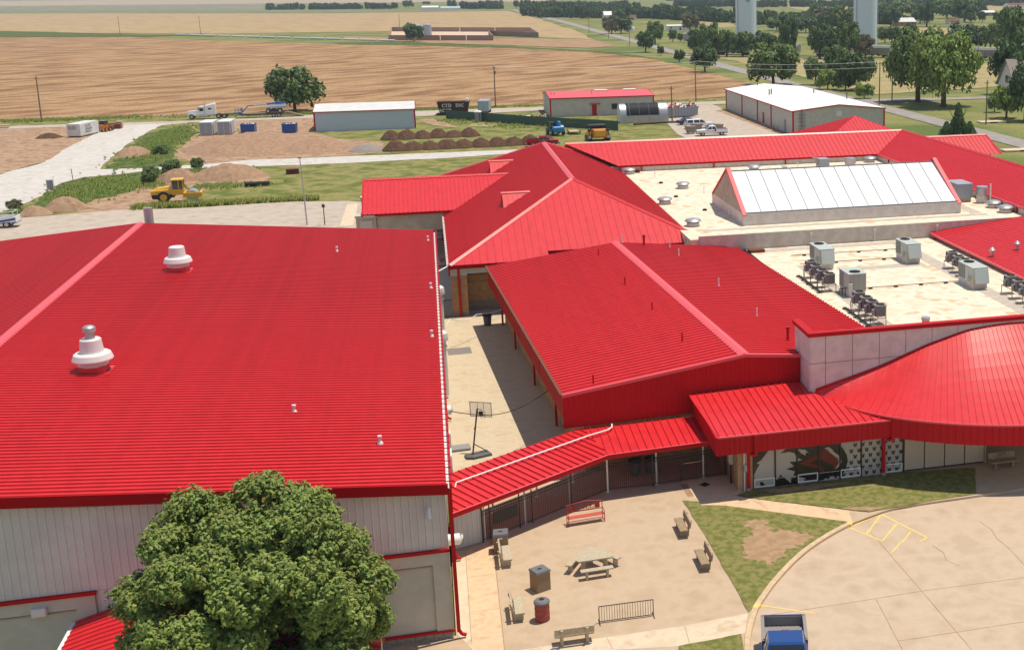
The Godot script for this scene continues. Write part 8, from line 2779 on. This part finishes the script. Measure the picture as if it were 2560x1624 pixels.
func trees() -> void:
	# the large maple in front of the gymnasium
	R.seed = 77
	var t := T("maple_tree", "large leafy green tree in front of the gymnasium's white wall", "tree", V(-7.4, 0, -46.0))
	var b := Bd.new()
	b.loft([b.ring(V(0, -.1, 0), Vector3.UP, .34, 12), b.ring(V(0, .3, 0), Vector3.UP, .24, 12), b.ring(V(.05, 2.6, 0), Vector3.UP, .20, 12)], true, true)
	var lobes := []
	var n := 92
	for i in n:
		var f := (i + .5) / n
		var y := 2.1 + 8.1 * f
		var prof := pow(maxf(.02, 1.0 - pow(absf((y - 5.6) / 5.4), 2.1)), .6)
		var a := i * 2.39996 + R.randf_range(-.25, .25)
		var rad := 3.9 * prof * (1.0 if i % 3 else R.randf_range(.3, .7))
		rad += R.randf_range(-.35, .45)
		lobes.append(V(cos(a) * rad, y + R.randf_range(-.2, .2), sin(a) * rad))
	for l in lobes:
		if R.randf() < .6:
			var s := V(.05, clampf(l.y * .55, 1.6, 6.5), 0)
			b.cyl(s, s.lerp(l, .5) + V(0, .25, 0), .08, .05, 6)
			b.cyl(s.lerp(l, .5) + V(0, .25, 0), l, .05, .015, 6)
	b.cyl(V(.05, 2.6, 0), V(0, 9.4, 0), .2, .03, 8)
	M(b, "trunk", K.bark, t)
	# a sprig of leaves, repeated over every lobe
	var sp := []
	for v in 3:
		var sb := Bd.new()
		for k in 16:
			var hgt := R.randf_range(0, .42)
			var a := R.randf() * TAU
			var p := V(cos(a) * R.randf_range(.03, .15), hgt, sin(a) * R.randf_range(.03, .15))
			var nn := (V(cos(a) * .7, R.randf_range(.4, 1.8), sin(a) * .7)).normalized()
			var tn := R.randf_range(.75, 1.25)
			sb.col = Color(tn * R.randf_range(.95, 1.1), tn, tn * .95)
			leaf(sb, p, nn, R.randf_range(.075, .11))
		sb.col = Color(.6, .4, .4)
		sb.cyl(V(0, -.1, 0), V(0, .4, 0), .006, .003, 3, false)
		sp.append(sb.mesh())
	var xf := [[], [], []]
	for l in lobes:
		var lr := R.randf_range(.72, 1.12)
		var cen: Vector3 = l
		var outw := V(cen.x, (cen.y - 4.6) * .8, cen.z).normalized()
		for k in 150:
			var d := V(R.randfn(), R.randfn(), R.randfn()).normalized()
			if d.dot(outw) < -.25 and R.randf() < .75:
				d = -d
			var p := cen + d * lr * pow(R.randf(), .3) * V(1, .85, 1)
			var up := (d * .8 + outw * .5 + V(R.randf_range(-.4, .4), .75, R.randf_range(-.4, .4))).normalized()
			var x := up.cross(V(R.randf_range(-1, 1), .1, R.randf_range(-1, 1))).normalized()
			var s := R.randf_range(.8, 1.35)
			xf[k % 3].append(Transform3D(Basis(x, up, x.cross(up)).scaled(V(s, s, s)), p))
	t.scale = V(.95, .90, .95)
	for v in 3:
		var mm := MultiMesh.new()
		mm.transform_format = MultiMesh.TRANSFORM_3D
		mm.use_colors = true
		mm.mesh = sp[v]
		mm.instance_count = xf[v].size()
		for i in xf[v].size():
			mm.set_instance_transform(i, xf[v][i])
			var tn := R.randf_range(.8, 1.2)
			mm.set_instance_color(i, Color(tn * R.randf_range(.9, 1.15), tn, tn * R.randf_range(.85, 1.05)))
		var o := MultiMeshInstance3D.new()
		o.name = "foliage"
		o.multimesh = mm
		o.material_override = K.leaf_near
		t.add_child(o, true)
		stuff(o)
	# trees in the landscape: [x, z, width, height, kind], in groups
	var sets := [
		["round dark tree at the front edge of the stubble field beside a utility pole", [[-30.4, -314.8, 11.3, 9.1, "a"]]],
		["dark tree beside the grey storage tanks in the far fields", [[-5.5, -709.7, 10.2, 8.2, "b"]]],
		["dark tree where far road meets the stubble field", [[92, -547.7, 7.6, 7.9, "b"], [108.5, -617.6, 8.6, 9.7, "a"], [88.5, -410.4, 8.2, 7.6, "b"]]],
		["green tree in the row below the left water tower", [[106.8, -512.1, 6.6, 9.4, "a"], [109.5, -499.3, 8.8, 11.6, "a"], [116.1, -496.3, 8.2, 9.2, "a"], [122.8, -496.8, 8.8, 8.6, "a"], [131.5, -495.2, 8.8, 8.6, "b"], [136.4, -493, 6.5, 7.4, "a"], [137.6, -481.2, 6.9, 13.2, "b"]]],
		["broad grey green tree behind the left end of the white hall's roof", [[95.4, -349.8, 13.4, 10.5, "c"]]],
		["dark tree in the clump just left of the right water tower", [[146.4, -468.6, 9, 11.8, "b"], [150.2, -464.8, 8.4, 10.5, "b"], [156.5, -464.2, 9.6, 12.3, "a"]]],
		["tree in the thicket behind the white hall", [[106.9, -346.4, 6.3, 6.5, "a"], [105.5, -330.4, 6, 4.6, "d"], [115.5, -351.9, 8.1, 9.4, "a"], [109.2, -326.3, 5.6, 4.6, "b"], [112.4, -325.1, 9.1, 8.7, "b"], [105.4, -299.9, 4.8, 3.4, "d"]]],
		["thin brownish tree in front of the right water tower", [[161.8, -459.7, 6.7, 8.2, "e"]]],
		["tree before the hay field near the rail cars", [[219.7, -504.7, 10.7, 6.5, "a"], [225.5, -508.7, 16.5, 9.9, "b"], [232, -498.9, 9.4, 9.7, "c"]]],
		["tree at the right edge round the grey house", [[204.5, -421, 12.2, 17.1, "a"], [145.9, -297.2, 12.1, 13, "b"], [118.2, -245.3, 5.9, 6.2, "d"], [119.5, -238.9, 6.7, 10.5, "b"], [121.2, -257.6, 3.6, 3.1, "c"]]],
		["tree in the far pastures at the upper right", [[299.9, -801.3, 12.7, 11.2, "b"], [320.7, -789.3, 10.7, 14.1, "b"], [340, -849.3, 10.4, 9.8, "a"], [380.9, -864.2, 18.2, 15.6, "a"], [377.9, -845.9, 7.3, 6.6, "b"], [391.7, -857.5, 5.9, 6.9, "b"], [393, -836.7, 4.7, 6.7, "b"], [402.8, -1047.6, 21.7, 12.6, "c"], [408.2, -1106.2, 14.8, 9.8, "a"], [408.3, -961.5, 20.1, 13.6, "c"], [460.4, -952.9, 14.3, 7.4, "a"], [467, -1033.3, 7.7, 12, "b"], [508.5, -1035.2, 7.8, 5.4, "b"], [352, -870, 14, 12, "a"], [430, -1000, 14, 11, "b"]]],
		["tree behind the hopper cars between water towers", [[215.2, -582.7, 7.8, 6.7, "a"], [215.5, -565.8, 7.6, 7.2, "b"], [226.6, -577.1, 7.1, 8.1, "b"], [205, -600, 9, 8, "a"]]],
		["tree by the camper and the far road", [[108.4, -764.9, 11.1, 9.5, "e"], [114.4, -767.5, 13.2, 9.2, "b"]]],
		["small tree in the meadow left of the mobile home", [[122.2, -642.8, 4.1, 5.3, "a"], [125.4, -638.7, 3, 3.9, "a"]]],
		["roadside bush beside the stubble field's right border", [[91.4, -468.5, 4.2, 4.1, "b"], [93.6, -519.3, 3, 3.4, "b"]]],
		["olive brown tree right of the mobile home", [[158.1, -774, 11.1, 10.2, "e"]]],
		["tree before the white barn and the far wood", [[156.9, -1068.5, 11.1, 7.5, "b"], [206.1, -1096.2, 10.9, 8.4, "a"]]],
		["tree in the pasture behind the left water tower", [[213.1, -772.9, 12.9, 6.7, "a"], [212.8, -745.2, 16, 9.3, "b"], [219, -728.7, 13.1, 8.2, "b"], [226.8, -961, 6.1, 8, "a"], [227.7, -941, 5, 10.5, "b"], [241.3, -729.8, 15, 13.7, "a"], [271.3, -852.9, 16.4, 10.7, "e"], [297.5, -959.9, 12.6, 12, "a"]]],
		["small dark tree near the far left horizon", [[-19.8, -1925.6, 14.8, 8.8, "b"], [6.9, -2230.3, 14, 4.6, "b"], [37.1, -1723.4, 12.4, 10.9, "b"]]],
		["dark tree where the far road meets the wood", [[115.8, -1551.9, 8.7, 10.9, "b"], [120.7, -1738.7, 7.8, 9.1, "b"]]],
	]
	var ord := ["first", "second", "third", "fourth", "fifth", "sixth", "seventh", "eighth", "ninth", "tenth", "eleventh", "twelfth", "thirteenth", "fourteenth", "fifteenth"]
	var k := 0
	for s in sets:
		var arr: Array = s[1]
		arr.sort_custom(func(p, q): return atan2(p[0], -p[1]) < atan2(q[0], -q[1]))
		for i in arr.size():
			var q: Array = arr[i]
			var lb: String = s[0] if arr.size() == 1 else "%s, %s from left" % [s[0], ord[i]]
			tree(lb, q[0], q[1], q[2] * 1.18, q[3] * 1.1, "leaf_" + str(q[4]), k, false, false, "" if arr.size() == 1 else "scattered trees in the landscape")
			k += 1
	tree("huge spreading green tree with forked trunk, left of two on the roadside lawn", 114.6, -286.9, 16.5, 17.3, "leaf_c", 0, true)
	tree("huge spreading bright green tree, right of two on the roadside lawn", 115.7, -273.6, 17.6, 16.4, "leaf_d", 1, true)
	tree("dark conifer with pointed top behind the long red roof at right", 94.9, -217.2, 3.9, 6.4, "leaf_b", 2, false, true)
	tree("low bushy conifer at the left foot of the pointed one", 92.9, -217.9, 3.4, 3.0, "leaf_b", 3, false, true)
	tree("low bushy conifer at the right foot of the pointed one", 97.0, -216.6, 3.3, 3.0, "leaf_b", 4, false, true)
	# bushes among the weeds of the yard
	var bn := 0
	for q in [[-40.8, -203.2, 2.6, 1.9], [-39.4, -212.8, 3.2, 2.2], [-36.4, -217.2, 2.4, 1.9], [-41.8, -209.6, 2.8, 1.8], [-46.0, -241.0, 3.2, 1.6], [-53.3, -183.4, 2.2, 1.5]]:
		tree("leafy green bush in the yard weeds, %s in the row" % ord[bn], q[0], q[1], q[2], q[3], "leaf_a" if bn < 5 else "leaf_e", bn, false, false, "bushes in the yard")
		bn += 1

func countryside() -> void:
	wood("tree_belt", "dark belt of trees on the far left horizon", [[-205, -1850], [-120, -1830], [-37, -1808]], 50, 7, 11, 90, "leaf_b")
	wood("tree_belt", "short dark belt of trees right of the far white barn", [[50, -1740], [99, -1695]], 40, 9, 13, 40, "leaf_b")
	wood("tree_belt", "tall dark wood beside the far road behind the barns", [[101, -1220], [147, -1130]], 110, 11, 16, 75, "leaf_b")
	wood("tree_belt", "long green tree belt running right from the barns to the left water tower", [[150, -1155], [195, -1095], [212, -1000], [226, -925]], 70, 10, 14, 150, "leaf_b")
	wood("tree_belt", "faint tree belt beyond the barns near the horizon", [[140, -1728], [241, -1464]], 60, 9, 13, 70, "leaf_b")
	wood("tree_belt", "mid green tree belt between the two water towers", [[228, -890], [255, -830], [280, -815]], 60, 9, 12, 70, "leaf_a")
	wood("tree_belt", "dark far wood between the two water towers near the top edge", [[330, -1700], [408, -1566], [504, -1482], [560, -1420]], 90, 9, 13, 130, "leaf_b")
	wood("tree_belt", "dark far wood at the top right corner", [[580, -1650], [640, -1520], [720, -1380]], 90, 10, 15, 110, "leaf_b")
	wood("tree_belt", "thin far line of trees at the top edge left of the left tower", [[440, -2340], [530, -2150]], 60, 8, 12, 50, "leaf_b")
	wood("tree_belt", "dark grove just right of the right water tower", [[303, -868], [322, -830]], 40, 9, 13, 40, "leaf_b")
	wood("tree_belt", "grove behind the far pasture trees at right", [[420, -1180], [520, -1120]], 60, 9, 13, 45, "leaf_a")
	# irrigation pipe lying along the field edge
	var ir := T("irrigation_line", "row of pale irrigation pipe segments along the far edge of the stubble field", "pipe", V(-98, 0, -818))
	var a := V(-151, .3, -878)
	var c := V(-14, .3, -714)
	for k in 14:
		var p := a.lerp(c, k / 14.0)
		var q := a.lerp(c, (k + .86) / 14.0)
		var b := Bd.new()
		b.cyl(p, q, .55, .55, 6)
		W(b, "pipe_segment", K.vent_white, ir)
